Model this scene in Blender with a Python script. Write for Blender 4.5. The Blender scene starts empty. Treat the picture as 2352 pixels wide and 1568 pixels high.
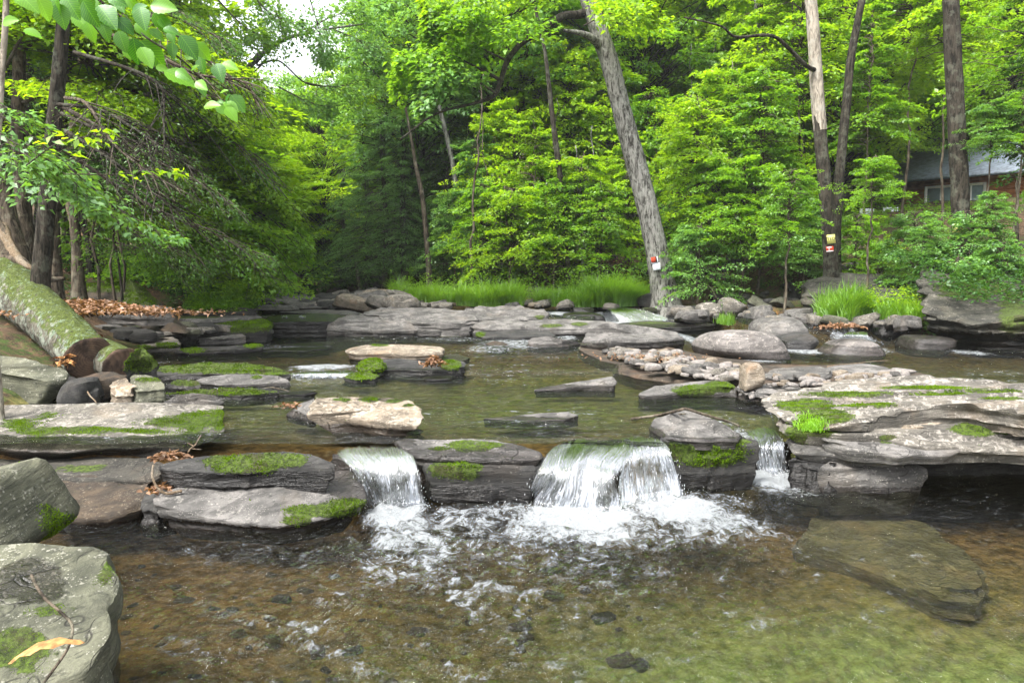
import bpy, math, random
import numpy as np
from mathutils import Vector
R = math.radians
rng = np.random.default_rng(7)
random.seed(7)
S = bpy.context.scene
COL = S.collection

# ------------------------------------------------------------------ camera, sky, sun, exposure
CAM_Z = 1.9
PITCH = R(5.35)
FPX = 1699.0                       # focal length in reference pixels (2352 px wide picture)
cam = bpy.data.cameras.new('camera')
cam.sensor_width = 36.0
cam.lens = 36.0 * FPX / 2352.0
cam.clip_start = 0.05
cam.clip_end = 600
camo = bpy.data.objects.new('camera', cam)
COL.objects.link(camo)
camo.location = (0, 0, CAM_Z)
camo.rotation_euler = (R(90) - PITCH, 0, 0)
S.camera = camo

SUN_EL, SUN_AZ = 56.0, 226.0       # azimuth clockwise from +Y: from the left, slightly behind the camera
w = bpy.data.worlds.new('World')
S.world = w
w.use_nodes = True
nt = w.node_tree
nt.nodes.clear()
wo = nt.nodes.new('ShaderNodeOutputWorld')
bg = nt.nodes.new('ShaderNodeBackground')
sky = nt.nodes.new('ShaderNodeTexSky')
sky.sky_type = 'NISHITA'
sky.sun_disc = False
sky.sun_elevation = R(SUN_EL)
sky.sun_rotation = R(SUN_AZ)
sky.dust_density = 4.0
sky.air_density = 1.0
hs = nt.nodes.new('ShaderNodeHueSaturation')
hs.inputs['Saturation'].default_value = 0.22
hs.inputs['Value'].default_value = 1.0
nt.links.new(sky.outputs[0], hs.inputs['Color'])
nt.links.new(hs.outputs[0], bg.inputs['Color'])
bg.inputs['Strength'].default_value = 0.15
nt.links.new(bg.outputs[0], wo.inputs['Surface'])

sl = bpy.data.lights.new('sun', 'SUN')
sl.energy = 1.9
sl.angle = R(18)
sl.color = (1.0, 0.96, 0.9)
so = bpy.data.objects.new('sun', sl)
COL.objects.link(so)
az = R(SUN_AZ)
sd = Vector((math.sin(az) * math.cos(R(SUN_EL)), math.cos(az) * math.cos(R(SUN_EL)), math.sin(R(SUN_EL))))
so.rotation_euler = (-sd).to_track_quat('-Z', 'Y').to_euler()

S.view_settings.view_transform = 'Standard'
S.view_settings.look = 'None'
S.view_settings.gamma = 1.0
S.view_settings.use_curve_mapping = False
S.view_settings.exposure = 2.0
S.render.engine = 'CYCLES'
S.cycles.max_bounces = 12
S.cycles.diffuse_bounces = 6
S.cycles.glossy_bounces = 3
S.cycles.transmission_bounces = 8
S.cycles.transparent_max_bounces = 10
S.cycles.caustics_reflective = False
S.cycles.caustics_refractive = False

# ------------------------------------------------------------------ pixel -> place helpers
CP, SP = math.cos(PITCH), math.sin(PITCH)
def ray(px, py):
    u = (px - 1176.0) / FPX
    v = (784.0 - py) / FPX
    return u, CP + v * SP, -SP + v * CP
def P(px, py, z):
    a, b, c = ray(px, py)
    t = (z - CAM_Z) / c
    return (a * t, b * t, z)
def PY(px, py, Y):
    a, b, c = ray(px, py)
    t = Y / b
    return (a * t, Y, CAM_Z + c * t)
def proj(V):
    V = np.asarray(V, float)
    x = V[..., 0]; y = V[..., 1]; z = V[..., 2] - CAM_Z
    d = np.maximum(y * CP - z * SP, 1e-3)
    up = y * SP + z * CP
    return 1176 + FPX * x / d, 784 - FPX * up / d

# ------------------------------------------------------------------ numpy noise
def _h(ix, iy, iz, seed):
    n = (ix * 374761393 + iy * 668265263 + iz * 2147483647 + seed * 1274126177) & 0xFFFFFFFF
    n = ((n ^ (n >> 13)) * 1274126177) & 0xFFFFFFFF
    n = n ^ (n >> 16)
    return (n & 0xFFFF) / 32767.5 - 1.0
def vnoise(x, y, z, seed=0):
    x = np.asarray(x, float); y = np.asarray(y, float); z = np.asarray(z, float)
    x, y, z = np.broadcast_arrays(x, y, z)
    xi = np.floor(x).astype(np.int64); yi = np.floor(y).astype(np.int64); zi = np.floor(z).astype(np.int64)
    fx = x - xi; fy = y - yi; fz = z - zi
    fx = fx * fx * (3 - 2 * fx); fy = fy * fy * (3 - 2 * fy); fz = fz * fz * (3 - 2 * fz)
    r = 0
    for dx in (0, 1):
        wx = fx if dx else 1 - fx
        for dy in (0, 1):
            wy = fy if dy else 1 - fy
            for dz in (0, 1):
                wz = fz if dz else 1 - fz
                r = r + wx * wy * wz * _h(xi + dx, yi + dy, zi + dz, seed)
    return r
def fbm(x, y, z, o=3, seed=0):
    r = 0; a = 1.0; s = 0
    for i in range(o):
        f = 2.03 ** i
        r = r + a * vnoise(x * f + 7.1 * i, y * f + 3.3 * i, z * f, seed + i)
        s += a; a *= 0.5
    return r / s
def sst(a, b, x):
    t = np.clip((x - a) / (b - a), 0, 1)
    return t * t * (3 - 2 * t)

# ------------------------------------------------------------------ mesh helpers
class Geo:
    def __init__(s):
        s.V = []; s.F = []; s.n = 0; s.A = {}
    def add(s, V, *Fs, **attrs):
        V = np.asarray(V, np.float64).reshape(-1, 3)
        for F in Fs:
            F = np.asarray(F, np.int64)
            if F.size: s.F.append(F + s.n)
        s.V.append(V)
        for k, a in attrs.items():
            s.A.setdefault(k, []).append(np.broadcast_to(np.asarray(a, float), (len(V),)))
        s.n += len(V)
    def mesh(s, name, mat=None, smooth=True, origin=(0, 0, 0), sharp=None, cols=None):
        V = np.nan_to_num(np.concatenate(s.V)) - np.asarray(origin)
        me = bpy.data.meshes.new(name)
        me.vertices.add(len(V))
        me.vertices.foreach_set('co', V.astype(np.float32).ravel())
        tot = sum(f.size for f in s.F)
        me.loops.add(tot)
        me.loops.foreach_set('vertex_index', np.concatenate([f.ravel() for f in s.F]).astype(np.int32))
        lt = np.concatenate([np.full(len(f), f.shape[1]) for f in s.F]).astype(np.int32)
        me.polygons.add(len(lt))
        me.polygons.foreach_set('loop_start', np.concatenate([[0], np.cumsum(lt)[:-1]]).astype(np.int32))
        me.polygons.foreach_set('loop_total', lt)
        me.update(calc_edges=True)
        for k, a in s.A.items():
            at = me.attributes.new(k, 'FLOAT', 'POINT')
            at.data.foreach_set('value', np.concatenate(a).astype(np.float32))
        if smooth:
            me.polygons.foreach_set('use_smooth', np.ones(len(lt), bool))
            if sharp: me.set_sharp_from_angle(angle=R(sharp))
        if mat: me.materials.append(mat)
        return me

def tag(o, label=None, cat=None, group=None, kind=None):
    if label: o['label'] = label
    if cat: o['category'] = cat
    if group: o['group'] = group
    if kind: o['kind'] = kind
    return o
def ob(name, me, parent=None, loc=(0, 0, 0), **kw):
    o = bpy.data.objects.new(name, me)
    COL.objects.link(o)
    o.location = loc
    if parent is not None: o.parent = parent
    return tag(o, **kw)
def empty(name, loc, **kw):
    o = bpy.data.objects.new(name, None)
    COL.objects.link(o)
    o.location = loc
    o.empty_display_size = 0.1
    return tag(o, **kw)

def frame(d):
    d = d / (np.linalg.norm(d, axis=-1, keepdims=True) + 1e-9)
    up = np.where(np.abs(d[..., 2:3]) > 0.93, np.array([1.0, 0, 0]), np.array([0, 0, 1.0]))
    a = np.cross(d, up); a /= np.linalg.norm(a, axis=-1, keepdims=True) + 1e-9
    b = np.cross(a, d)
    return a, b
def tube_vf(pts, rad, sides=8, cap=True, bump=0.0, seed=0, bscale=6.0, stretch=0.25):
    pts = np.asarray(pts, float); n = len(pts)
    rad = np.broadcast_to(np.asarray(rad, float), (n,))
    d = np.gradient(pts, axis=0)
    d /= np.linalg.norm(d, axis=1, keepdims=True) + 1e-9
    ref = np.array([1.0, 0.13, 0.07]) if abs(d[:, 2]).mean() > 0.6 else np.array([0.07, 0.1, 1.0])
    a = np.cross(d, ref); a /= np.linalg.norm(a, axis=1, keepdims=True) + 1e-9
    b = np.cross(a, d)
    th = np.linspace(0, 2 * np.pi, sides, endpoint=False)
    c, s_ = np.cos(th), np.sin(th)
    rr = np.repeat(rad[:, None], sides, 1)
    if bump:
        L = np.concatenate([[0], np.cumsum(np.linalg.norm(np.diff(pts, axis=0), axis=1))])
        nz = fbm(c[None] * bscale * rad.mean() * 3, s_[None] * bscale * rad.mean() * 3, L[:, None] * bscale * stretch, 3, seed)
        rr = rr * (1 + bump * nz)
    V = pts[:, None] + rr[..., None] * (a[:, None] * c[None, :, None] + b[:, None] * s_[None, :, None])
    V = V.reshape(-1, 3)
    i = np.arange(n - 1)[:, None] * sides; j = np.arange(sides)[None]; k = (j + 1) % sides
    F = np.stack([i + j, i + k, i + sides + k, i + sides + j], -1).reshape(-1, 4)
    T = np.zeros((0, 3), int)
    if cap:
        V = np.vstack([V, pts[0], pts[-1]])
        j = np.arange(sides); k = (j + 1) % sides
        T = np.vstack([np.stack([np.full(sides, n * sides), k, j], -1),
                       np.stack([np.full(sides, n * sides + 1), (n - 1) * sides + j, (n - 1) * sides + k], -1)])
    return V, F, T
def spline(pts, n):
    """Catmull-Rom through points of any dimension"""
    p = np.asarray(pts, float)
    if len(p) == 2:
        t = np.linspace(0, 1, n)[:, None]
        return p[0] * (1 - t) + p[1] * t
    q = np.vstack([2 * p[0] - p[1], p, 2 * p[-1] - p[-2]])
    t = np.linspace(0, len(p) - 1 - 1e-6, n)
    i = t.astype(int); f = (t - i)[:, None]
    a, b, c, d = q[i], q[i + 1], q[i + 2], q[i + 3]
    return 0.5 * ((2 * b) + (-a + c) * f + (2 * a - 5 * b + 4 * c - d) * f ** 2 + (-a + 3 * b - 3 * c + d) * f ** 3)

# ------------------------------------------------------------------ materials
class M:
    """tiny node-graph helper"""
    def __init__(s, name):
        s.m = bpy.data.materials.new(name); s.m.use_nodes = True
        s.t = s.m.node_tree; s.t.nodes.clear()
        s.out = s.n('ShaderNodeOutputMaterial')
    def n(s, typ, **kw):
        nd = s.t.nodes.new(typ)
        for k, v in kw.items():
            if hasattr(nd, k): setattr(nd, k, v)
        return nd
    def l(s, a, b):
        s.t.links.new(a, b)
    def val(s, sock, v):
        if isinstance(v, bpy.types.NodeSocket): s.l(v, sock)
        elif isinstance(v, (tuple, list)) and len(v) == 3 and sock.type == 'RGBA': sock.default_value = (*v, 1)
        else: sock.default_value = v
    def coord(s, rand=True, scale=(1, 1, 1), world=False, rot=None):
        if world:
            g = s.n('ShaderNodeNewGeometry').outputs['Position']
        else:
            g = s.n('ShaderNodeTexCoord').outputs['Object']
        if rot:
            m0 = s.n('ShaderNodeMapping'); s.l(g, m0.inputs['Vector']); m0.inputs['Rotation'].default_value = rot; g = m0.outputs[0]
        mp = s.n('ShaderNodeMapping'); s.l(g, mp.inputs['Vector'])
        mp.inputs['Scale'].default_value = scale
        if rand:
            oi = s.n('ShaderNodeObjectInfo')
            mu = s.n('ShaderNodeVectorMath', operation='SCALE')
            cb = s.n('ShaderNodeCombineXYZ')
            s.l(oi.outputs['Random'], cb.inputs[0]); s.l(oi.outputs['Random'], cb.inputs[1]); s.l(oi.outputs['Random'], cb.inputs[2])
            s.l(cb.outputs[0], mu.inputs[0]); mu.inputs['Scale'].default_value = 53.0
            s.l(mu.outputs[0], mp.inputs['Location'])
        return mp.outputs[0]
    def noise(s, vec, scale, detail=4, rough=0.55, dist=0.0):
        nd = s.n('ShaderNodeTexNoise'); s.l(vec, nd.inputs['Vector'])
        nd.inputs['Scale'].default_value = scale; nd.inputs['Detail'].default_value = detail
        nd.inputs['Roughness'].default_value = rough; nd.inputs['Distortion'].default_value = dist
        return nd.outputs['Fac']
    def voro(s, vec, scale, feature='F1', rnd=1.0):
        nd = s.n('ShaderNodeTexVoronoi'); nd.feature = feature; s.l(vec, nd.inputs['Vector'])
        nd.inputs['Scale'].default_value = scale; nd.inputs['Randomness'].default_value = rnd
        return nd.outputs['Distance']
    def ramp(s, fac, a, b, va=0.0, vb=1.0):
        nd = s.n('ShaderNodeMapRange'); s.l(fac, nd.inputs['Value']); nd.interpolation_type = 'SMOOTHSTEP'
        nd.inputs['From Min'].default_value = a; nd.inputs['From Max'].default_value = b
        nd.inputs['To Min'].default_value = va; nd.inputs['To Max'].default_value = vb
        return nd.outputs['Result']
    def math(s, op, a, b=0.0, clamp=False):
        nd = s.n('ShaderNodeMath', operation=op); nd.use_clamp = clamp
        s.val(nd.inputs[0], a); s.val(nd.inputs[1], b)
        return nd.outputs[0]
    def mix(s, f, a, b):
        nd = s.n('ShaderNodeMix'); nd.data_type = 'RGBA'
        s.val(nd.inputs[0], f); s.val(nd.inputs[6], a); s.val(nd.inputs[7], b)
        return nd.outputs[2]
    def attr(s, name):
        nd = s.n('ShaderNodeAttribute'); nd.attribute_name = name
        return nd.outputs['Fac']
    def bump(s, h, strength=0.5, dist=0.02, normal=None):
        nd = s.n('ShaderNodeBump'); s.l(h, nd.inputs['Height'])
        s.val(nd.inputs['Strength'], strength); nd.inputs['Distance'].default_value = dist
        if normal: s.l(normal, nd.inputs['Normal'])
        return nd.outputs[0]
    def bsdf(s, col, rough=0.8, normal=None, spec=0.3):
        p = s.n('ShaderNodeBsdfPrincipled')
        s.val(p.inputs['Base Color'], col); s.val(p.inputs['Roughness'], rough)
        s.val(p.inputs['Specular IOR Level'], spec)
        if normal: s.l(normal, p.inputs['Normal'])
        s.l(p.outputs[0], s.out.inputs['Surface'])
        return p

def rock_mat(name, c1, c2, lichen=(0.42, 0.40, 0.36), lich=0.5, warm=(0.30, 0.20, 0.13), warmamt=0.25, moss=(0.05, 0.075, 0.010), speck=0.5, strata=1.0):
    m = M(name)
    v = m.coord()
    vs = m.coord(scale=(0.7, 0.9, 7), rot=(R(-9), R(5), 0))
    n1 = m.noise(v, 3.0, 6, 0.6)
    n2 = m.noise(v, 22.0, 5, 0.65)
    n3 = m.noise(v, 90.0, 3, 0.6)
    ns = m.noise(vs, 5.0, 5, 0.6, 0.4)
    col = m.mix(m.ramp(n1, 0.35, 0.65), c1, c2)
    col = m.mix(m.ramp(ns, 0.45, 0.60, 0, 0.6), col, tuple(x * 0.45 for x in c1))
    nl = m.noise(vs, 16.0, 4, 0.65, 0.5)
    col = m.mix(m.ramp(nl, 0.56, 0.66, 0, 0.7 * min(1, strata)), col, tuple(x * 0.35 for x in c1))
    wv = m.noise(v, 1.7, 3, 0.5, 0.6)
    col = m.mix(m.ramp(wv, 0.55, 0.68, 0, warmamt), col, warm)
    # lichen: crisp blotches of two sizes, mostly on faces that look up
    geo = m.n('ShaderNodeNewGeometry')
    sx = m.n('ShaderNodeSeparateXYZ'); m.l(geo.outputs['Normal'], sx.inputs[0])
    upf = m.ramp(sx.outputs[2], -0.1, 0.7, 0.25, 1.0)
    lb = m.math('ADD', m.math('MULTIPLY', m.noise(v, 7.5, 7, 0.75, 0.2), 0.75), m.math('MULTIPLY', m.noise(v, 30.0, 4, 0.7), 0.25))
    lf = m.math('MULTIPLY', m.ramp(lb, 0.60 - 0.2 * lich, 0.66 - 0.2 * lich), upf)
    lf = m.math('MULTIPLY', lf, m.ramp(n2, 0.3, 0.5, 0.55, 1.0))
    col = m.mix(m.math('MULTIPLY', lf, min(1.0, 0.35 + lich * 0.6)), col, lichen)
    sp = m.ramp(m.math('ADD', m.voro(v, 24.0), m.ramp(n3, .3, .7, -.07, .07)), 0.17, 0.24, 1.0, 0.0)
    sp2 = m.math('MULTIPLY', m.ramp(m.voro(v, 62.0), 0.2, 0.28, 1.0, 0.0), m.ramp(m.noise(v, 5.0, 3), 0.48, 0.6))
    sp = m.math('MAXIMUM', m.math('MULTIPLY', sp, m.ramp(m.noise(v, 4.0, 2), 0.5, 0.58)), sp2)
    col = m.mix(m.math('MULTIPLY', sp, speck), col, tuple(min(0.6, x * 1.2) for x in lichen))
    col = m.mix(m.ramp(n3, 0.3, 0.75, 0.28, 0), col, (0.03, 0.03, 0.028))
    # thin dark cracks
    ck = m.n('ShaderNodeTexVoronoi'); ck.feature = 'DISTANCE_TO_EDGE'
    wv2 = m.n('ShaderNodeVectorMath', operation='ADD'); m.l(vs, wv2.inputs[0])
    nn = m.n('ShaderNodeTexNoise'); m.l(v, nn.inputs['Vector']); nn.inputs['Scale'].default_value = 3.0
    m.l(nn.outputs['Color'], wv2.inputs[1])
    m.l(wv2.outputs[0], ck.inputs['Vector']); ck.inputs['Scale'].default_value = 1.6
    crack = m.ramp(ck.outputs['Distance'], 0.0, 0.018, 1.0, 0.0)
    crack = m.math('MULTIPLY', crack, m.ramp(m.noise(v, 2.2, 2), 0.45, 0.6))
    col = m.mix(m.math('MULTIPLY', crack, 0.75), col, (0.015, 0.014, 0.012))
    # moss: a vertex mask broken up by noise
    ms = m.math('ADD', m.attr('moss'), m.ramp(m.noise(v, 9.0, 7, 0.75), 0.25, 0.75, -0.62, 0.55))
    mm = m.ramp(ms, 0.42, 0.58)
    mcol = m.mix(m.ramp(m.noise(v, 30.0, 4, 0.7), 0.35, 0.65), tuple(x * 0.3 for x in moss), tuple(x * 1.5 for x in moss))
    mcol = m.mix(m.ramp(m.noise(v, 5.0, 4, 0.6), 0.5, 0.65, 0, .75), mcol, (0.035, 0.03, 0.012))
    col = m.mix(mm, col, mcol)
    wet = m.ramp(m.math('ADD', m.attr('wet'), m.ramp(n2, 0.3, 0.7, -0.15, 0.15)), 0.3, 0.7)
    dk = m.n('ShaderNodeMix'); dk.data_type = 'RGBA'; dk.blend_type = 'MULTIPLY'
    m.l(wet, dk.inputs[0]); m.l(col, dk.inputs[6]); dk.inputs[7].default_value = (0.30, 0.28, 0.27, 1)
    rough = m.mix(m.math('MULTIPLY', wet, m.math('SUBTRACT', 1.0, mm)), (0.88, 0.88, 0.88), (0.22, 0.22, 0.22))
    h = m.math('ADD', m.math('MULTIPLY', n2, 0.6), m.math('MULTIPLY', n3, 0.35))
    h = m.math('ADD', h, m.math('MULTIPLY', ns, 1.3 * strata))
    h = m.math('SUBTRACT', h, m.math('MULTIPLY', nl, 0.8 * strata))
    h = m.math('SUBTRACT', h, m.math('MULTIPLY', crack, 0.6))
    h = m.math('ADD', h, m.math('MULTIPLY', m.math('MULTIPLY', mm, m.noise(v, 120.0, 3, 0.8)), 1.5))
    bn = m.bump(h, 0.65, 0.02)
    m.bsdf(dk.outputs[2], rough, bn, 0.35)
    return m.m

MAT = {}
MAT['pale'] = rock_mat('rock_pale', (0.085, 0.078, 0.066), (0.165, 0.15, 0.125), (0.38, 0.35, 0.31), 0.42, warmamt=0.35, warm=(0.22, 0.17, 0.12))
MAT['tan'] = rock_mat('rock_tan', (0.16, 0.13, 0.095), (0.26, 0.21, 0.155), (0.40, 0.35, 0.28), 0.5, warm=(0.33, 0.2, 0.11), warmamt=0.4)
MAT['grey'] = rock_mat('rock_grey', (0.065, 0.062, 0.058), (0.17, 0.16, 0.15), (0.32, 0.30, 0.27), 0.18, warm=(0.15, 0.12, 0.09))
MAT['cliff'] = rock_mat('rock_cliff', (0.022, 0.022, 0.017), (0.07, 0.066, 0.05), (0.22, 0.2, 0.17), 0.25, warm=(0.09, 0.07, 0.045))
MAT['green'] = rock_mat('rock_greenish', (0.065, 0.068, 0.044), (0.13, 0.13, 0.088), (0.36, 0.35, 0.29), 0.22, warmamt=0.12, warm=(0.13, 0.12, 0.07))
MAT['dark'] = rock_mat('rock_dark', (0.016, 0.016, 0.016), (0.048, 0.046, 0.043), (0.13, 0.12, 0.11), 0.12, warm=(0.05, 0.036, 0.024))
MAT['brown'] = rock_mat('rock_brown', (0.030, 0.022, 0.015), (0.075, 0.052, 0.032), (0.2, 0.17, 0.13), 0.1, warmamt=0.5, warm=(0.085, 0.045, 0.024))
MAT['pink'] = rock_mat('rock_smooth_pink', (0.105, 0.096, 0.09), (0.19, 0.172, 0.16), (0.42, 0.38, 0.34), 0.35, strata=0.6, warm=(0.19, 0.15, 0.12))
MAT['shade'] = rock_mat('rock_shade', (0.024, 0.022, 0.018), (0.062, 0.056, 0.044), (0.22, 0.2, 0.17), 0.12, warm=(0.07, 0.048, 0.03))  # brown rock, made darker to carry the shade on the block's face
MAT['silt'] = rock_mat('rock_silted', (0.085, 0.068, 0.032), (0.15, 0.12, 0.06), (0.17, 0.15, 0.08), 0.1, warm=(0.16, 0.10, 0.045), warmamt=0.5)
MAT['cobble'] = rock_mat('rock_cobble', (0.17, 0.155, 0.145), (0.33, 0.30, 0.275), (0.45, 0.42, 0.38), 0.15, strata=0.2)

def leaf_mat(name, c1, c2, trans=0.5, gloss=0.09, veins=False):
    m = M(name)
    oi = m.n('ShaderNodeObjectInfo')
    f = m.math('ADD', m.attr('tint'), m.math('MULTIPLY', m.math('SUBTRACT', oi.outputs['Random'], 0.5), 0.35), True)
    col = m.mix(f, c1, c2)
    if veins:
        v = m.coord(rand=False)
        sx = m.n('ShaderNodeSeparateXYZ'); m.l(v, sx.inputs[0])
        ax = m.math('ABSOLUTE', sx.outputs[0])
        k = m.math('SUBTRACT', m.math('MULTIPLY', sx.outputs[1], 11.0), m.math('MULTIPLY', ax, 9.0))
        k = m.math('PINGPONG', k, 0.5)
        vein = m.math('MAXIMUM', m.ramp(k, 0.0, 0.09, 1, 0), m.ramp(ax, 0.0, 0.014, 1, 0))
        col = m.mix(m.math('MULTIPLY', vein, 0.35), col, tuple(min(1, x * 2.2) for x in c2))
    d = m.n('ShaderNodeBsdfDiffuse'); m.l(col, d.inputs[0])
    tcol = m.n('ShaderNodeMix'); tcol.data_type = 'RGBA'; tcol.blend_type = 'MULTIPLY'; tcol.inputs[0].default_value = 1
    m.l(col, tcol.inputs[6]); tcol.inputs[7].default_value = (1.5, 1.35, 0.5, 1)
    t = m.n('ShaderNodeBsdfTranslucent'); m.l(tcol.outputs[2], t.inputs[0])
    mx = m.n('ShaderNodeMixShader'); mx.inputs[0].default_value = trans
    m.l(d.outputs[0], mx.inputs[1]); m.l(t.outputs[0], mx.inputs[2])
    g = m.n('ShaderNodeBsdfGlossy'); g.inputs['Roughness'].default_value = 0.42; g.inputs[0].default_value = (0.9, 1, 0.95, 1)
    m2 = m.n('ShaderNodeMixShader'); m2.inputs[0].default_value = gloss
    m.l(mx.outputs[0], m2.inputs[1]); m.l(g.outputs[0], m2.inputs[2])
    m.l(m2.outputs[0], m.out.inputs['Surface'])
    return m.m
MAT['leaf_bright'] = leaf_mat('leaf_bright', (0.13, 0.27, 0.014), (0.32, 0.52, 0.022), .6, .03)  # yellow-green that also paints the backlit glow of the upper foliage
MAT['leaf_mid'] = leaf_mat('leaf_mid', (0.09, 0.22, 0.018), (0.23, 0.44, 0.03), .58, .035)
MAT['leaf_cool'] = leaf_mat('leaf_cool', (0.08, 0.20, 0.045), (0.19, 0.38, 0.08), 0.5, 0.04)
MAT['leaf_dark'] = leaf_mat('leaf_dark', (0.02, 0.065, 0.014), (0.06, 0.15, 0.028), 0.4, 0.03)
MAT['hemlock'] = leaf_mat('needles', (0.06, 0.15, 0.04), (0.15, 0.30, 0.065), 0.45, 0.03)
MAT['leaf_big'] = leaf_mat('leaf_big', (0.03, 0.14, 0.010), (0.17, 0.40, 0.015), 0.55, 0.035, veins=True)
MAT['grass'] = leaf_mat('grass_blades', (0.07, 0.18, 0.012), (0.22, 0.42, 0.03), 0.45, 0.05)
MAT['moss'] = leaf_mat('moss_tufts', (0.035, 0.065, 0.006), (0.16, 0.29, 0.010), 0.4, 0.0)
MAT['fern'] = leaf_mat('fern_fronds', (0.10, 0.26, 0.012), (0.24, 0.48, 0.02), 0.5, 0.04)
MAT['litter'] = leaf_mat('dead_leaves', (0.10, 0.055, 0.030), (0.32, 0.18, 0.11), 0.2, 0.03)

def bark_mat(name, c1, c2, lich=(0.35, 0.36, 0.32), la=0.4, mossy=0.0, sc=1.0):
    m = M(name)
    v = m.coord(scale=(sc, sc, 0.22 * sc)); vv = m.coord()
    n1 = m.noise(v, 14.0, 6, 0.7, 0.8)
    n2 = m.noise(vv, 5.0, 5, 0.65)
    n3 = m.noise(v, 45.0, 4, 0.6)
    col = m.mix(m.ramp(n1, 0.38, 0.6), c1, c2)
    col = m.mix(m.math('MULTIPLY', m.ramp(n2, 0.5, 0.62), la), col, lich)
    if mossy:
        geo = m.n('ShaderNodeNewGeometry'); sx = m.n('ShaderNodeSeparateXYZ'); m.l(geo.outputs['Normal'], sx.inputs[0])
        f = m.math('ADD', m.math('MULTIPLY', sx.outputs[2], 0.35), m.noise(vv, 7.0, 6, 0.75, 0.3))
        f = m.ramp(f, 0.62, 0.74)
        mc = m.mix(m.ramp(m.noise(vv, 40.0, 4, 0.7), 0.35, 0.65), (0.02, 0.03, 0.006), (0.085, 0.115, 0.014))
        col = m.mix(m.math('MULTIPLY', f, mossy), col, mc)
        l2 = m.ramp(m.noise(vv, 11.0, 6, 0.7, 0.2), 0.56, 0.60)
        col = m.mix(m.math('MULTIPLY', l2, 0.55), col, (0.17, 0.23, 0.18))
        fis = m.ramp(m.noise(v, 22.0, 5, 0.7, 1.0), 0.56, 0.66); col = m.mix(m.math('MULTIPLY', fis, .7), col, (0.02, 0.016, 0.01))
    h = m.math('ADD', n1, m.math('MULTIPLY', n3, 0.4))
    m.bsdf(col, 0.92, m.bump(h, 0.9, 0.04), 0.15)
    return m.m
MAT['bark_oak'] = bark_mat('bark_grey', (0.028, 0.026, 0.022), (0.22, 0.215, 0.195), la=0.3)
MAT['bark_dark'] = bark_mat('bark_dark', (0.009, 0.008, 0.006), (0.048, 0.041, 0.031), (0.16, 0.17, 0.13), la=0.3)
MAT['bark_brown'] = bark_mat('bark_brown', (0.025, 0.02, 0.015), (0.115, 0.092, 0.068), (0.28, 0.27, 0.2), 0.3)
MAT['bark_pale'] = bark_mat('bark_pale', (0.14, 0.12, 0.095), (0.36, 0.32, 0.26), la=0.3)
MAT['bark_log'] = bark_mat('bark_mossy', (0.03, 0.026, 0.02), (0.13, 0.12, 0.095), (0.3, 0.34, 0.28), 0.5, mossy=0.9)
MAT['twig'] = bark_mat('twig_bark', (0.03, 0.024, 0.018), (0.11, 0.09, 0.07), la=0.2, sc=3)
MAT['driftwood'] = bark_mat('driftwood', (0.12, 0.085, 0.055), (0.28, 0.21, 0.14), la=0.2, sc=3)

def simple_mat(name, col, rough=0.7, var=0.25, scale=8.0, bumpd=0.004, metal=0.0):
    m = M(name)
    v = m.coord()
    n = m.noise(v, scale, 5, 0.6)
    c = m.mix(m.ramp(n, 0.3, 0.7), tuple(x * (1 - var) for x in col), tuple(min(1, x * (1 + var)) for x in col))
    p = m.bsdf(c, rough, m.bump(n, 0.5, bumpd))
    p.inputs['Metallic'].default_value = metal
    return m.m

# water: see-through sheet with a fresnel reflection; white froth and painted glints follow the vertex mask foam
def water_mat(name, tint, bs=1.0, flow=(1, 1, 1), bd=0.02, ior=1.36):
    m = M(name)
    v = m.coord(rand=False, scale=flow, world=True)
    n1 = m.noise(v, 5.0 * bs, 3, 0.55, 0.6)
    n2 = m.noise(v, 17.0 * bs, 4, 0.6, 0.5)
    n3 = m.noise(v, 55.0 * bs, 3, 0.6, 0.2)
    chop = m.attr('chop')
    h = m.math('ADD', m.math('MULTIPLY', n1, 1.0), m.math('MULTIPLY', n2, 0.6))
    h = m.math('ADD', h, m.math('MULTIPLY', n3, 0.2))
    h = m.math('MULTIPLY', h, m.math('ADD', chop, 0.12))
    bn = m.bump(h, 1.0, bd)
    fr = m.n('ShaderNodeFresnel'); fr.inputs['IOR'].default_value = ior; m.l(bn, fr.inputs['Normal'])
    tr = m.n('ShaderNodeBsdfTransparent'); tr.inputs[0].default_value = (*tint, 1)
    gl = m.n('ShaderNodeBsdfGlossy'); gl.inputs['Roughness'].default_value = 0.04; m.l(bn, gl.inputs['Normal'])
    mx = m.n('ShaderNodeMixShader'); m.l(fr.outputs[0], mx.inputs[0]); m.l(tr.outputs[0], mx.inputs[1]); m.l(gl.outputs[0], mx.inputs[2])
    vf = m.coord(rand=False, world=True)
    fb = m.noise(vf, 9.0, 7, 0.75, 1.2)
    fc = m.noise(vf, 42.0, 4, 0.7, 0.6)
    fo = m.math('ADD', m.attr('foam'), m.ramp(fb, 0.25, 0.75, -0.55, 0.45))
    fo = m.math('ADD', fo, m.ramp(fc, 0.25, 0.75, -0.2, 0.2))
    ff = m.ramp(fo, 0.18, 1.0)
    wd = m.n('ShaderNodeBsdfPrincipled')
    wd.inputs['Base Color'].default_value = (0.46, 0.49, 0.51, 1); wd.inputs['Roughness'].default_value = 0.5
    m.l(m.bump(m.math('ADD', fb, m.math('MULTIPLY', fc, 0.7)), 1.0, 0.09), wd.inputs['Normal'])
    m2 = m.n('ShaderNodeMixShader'); m.l(m.math('MULTIPLY', ff, 0.96), m2.inputs[0]); m.l(mx.outputs[0], m2.inputs[1]); m.l(wd.outputs[0], m2.inputs[2])
    m.l(m2.outputs[0], m.out.inputs['Surface'])
    return m.m
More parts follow.
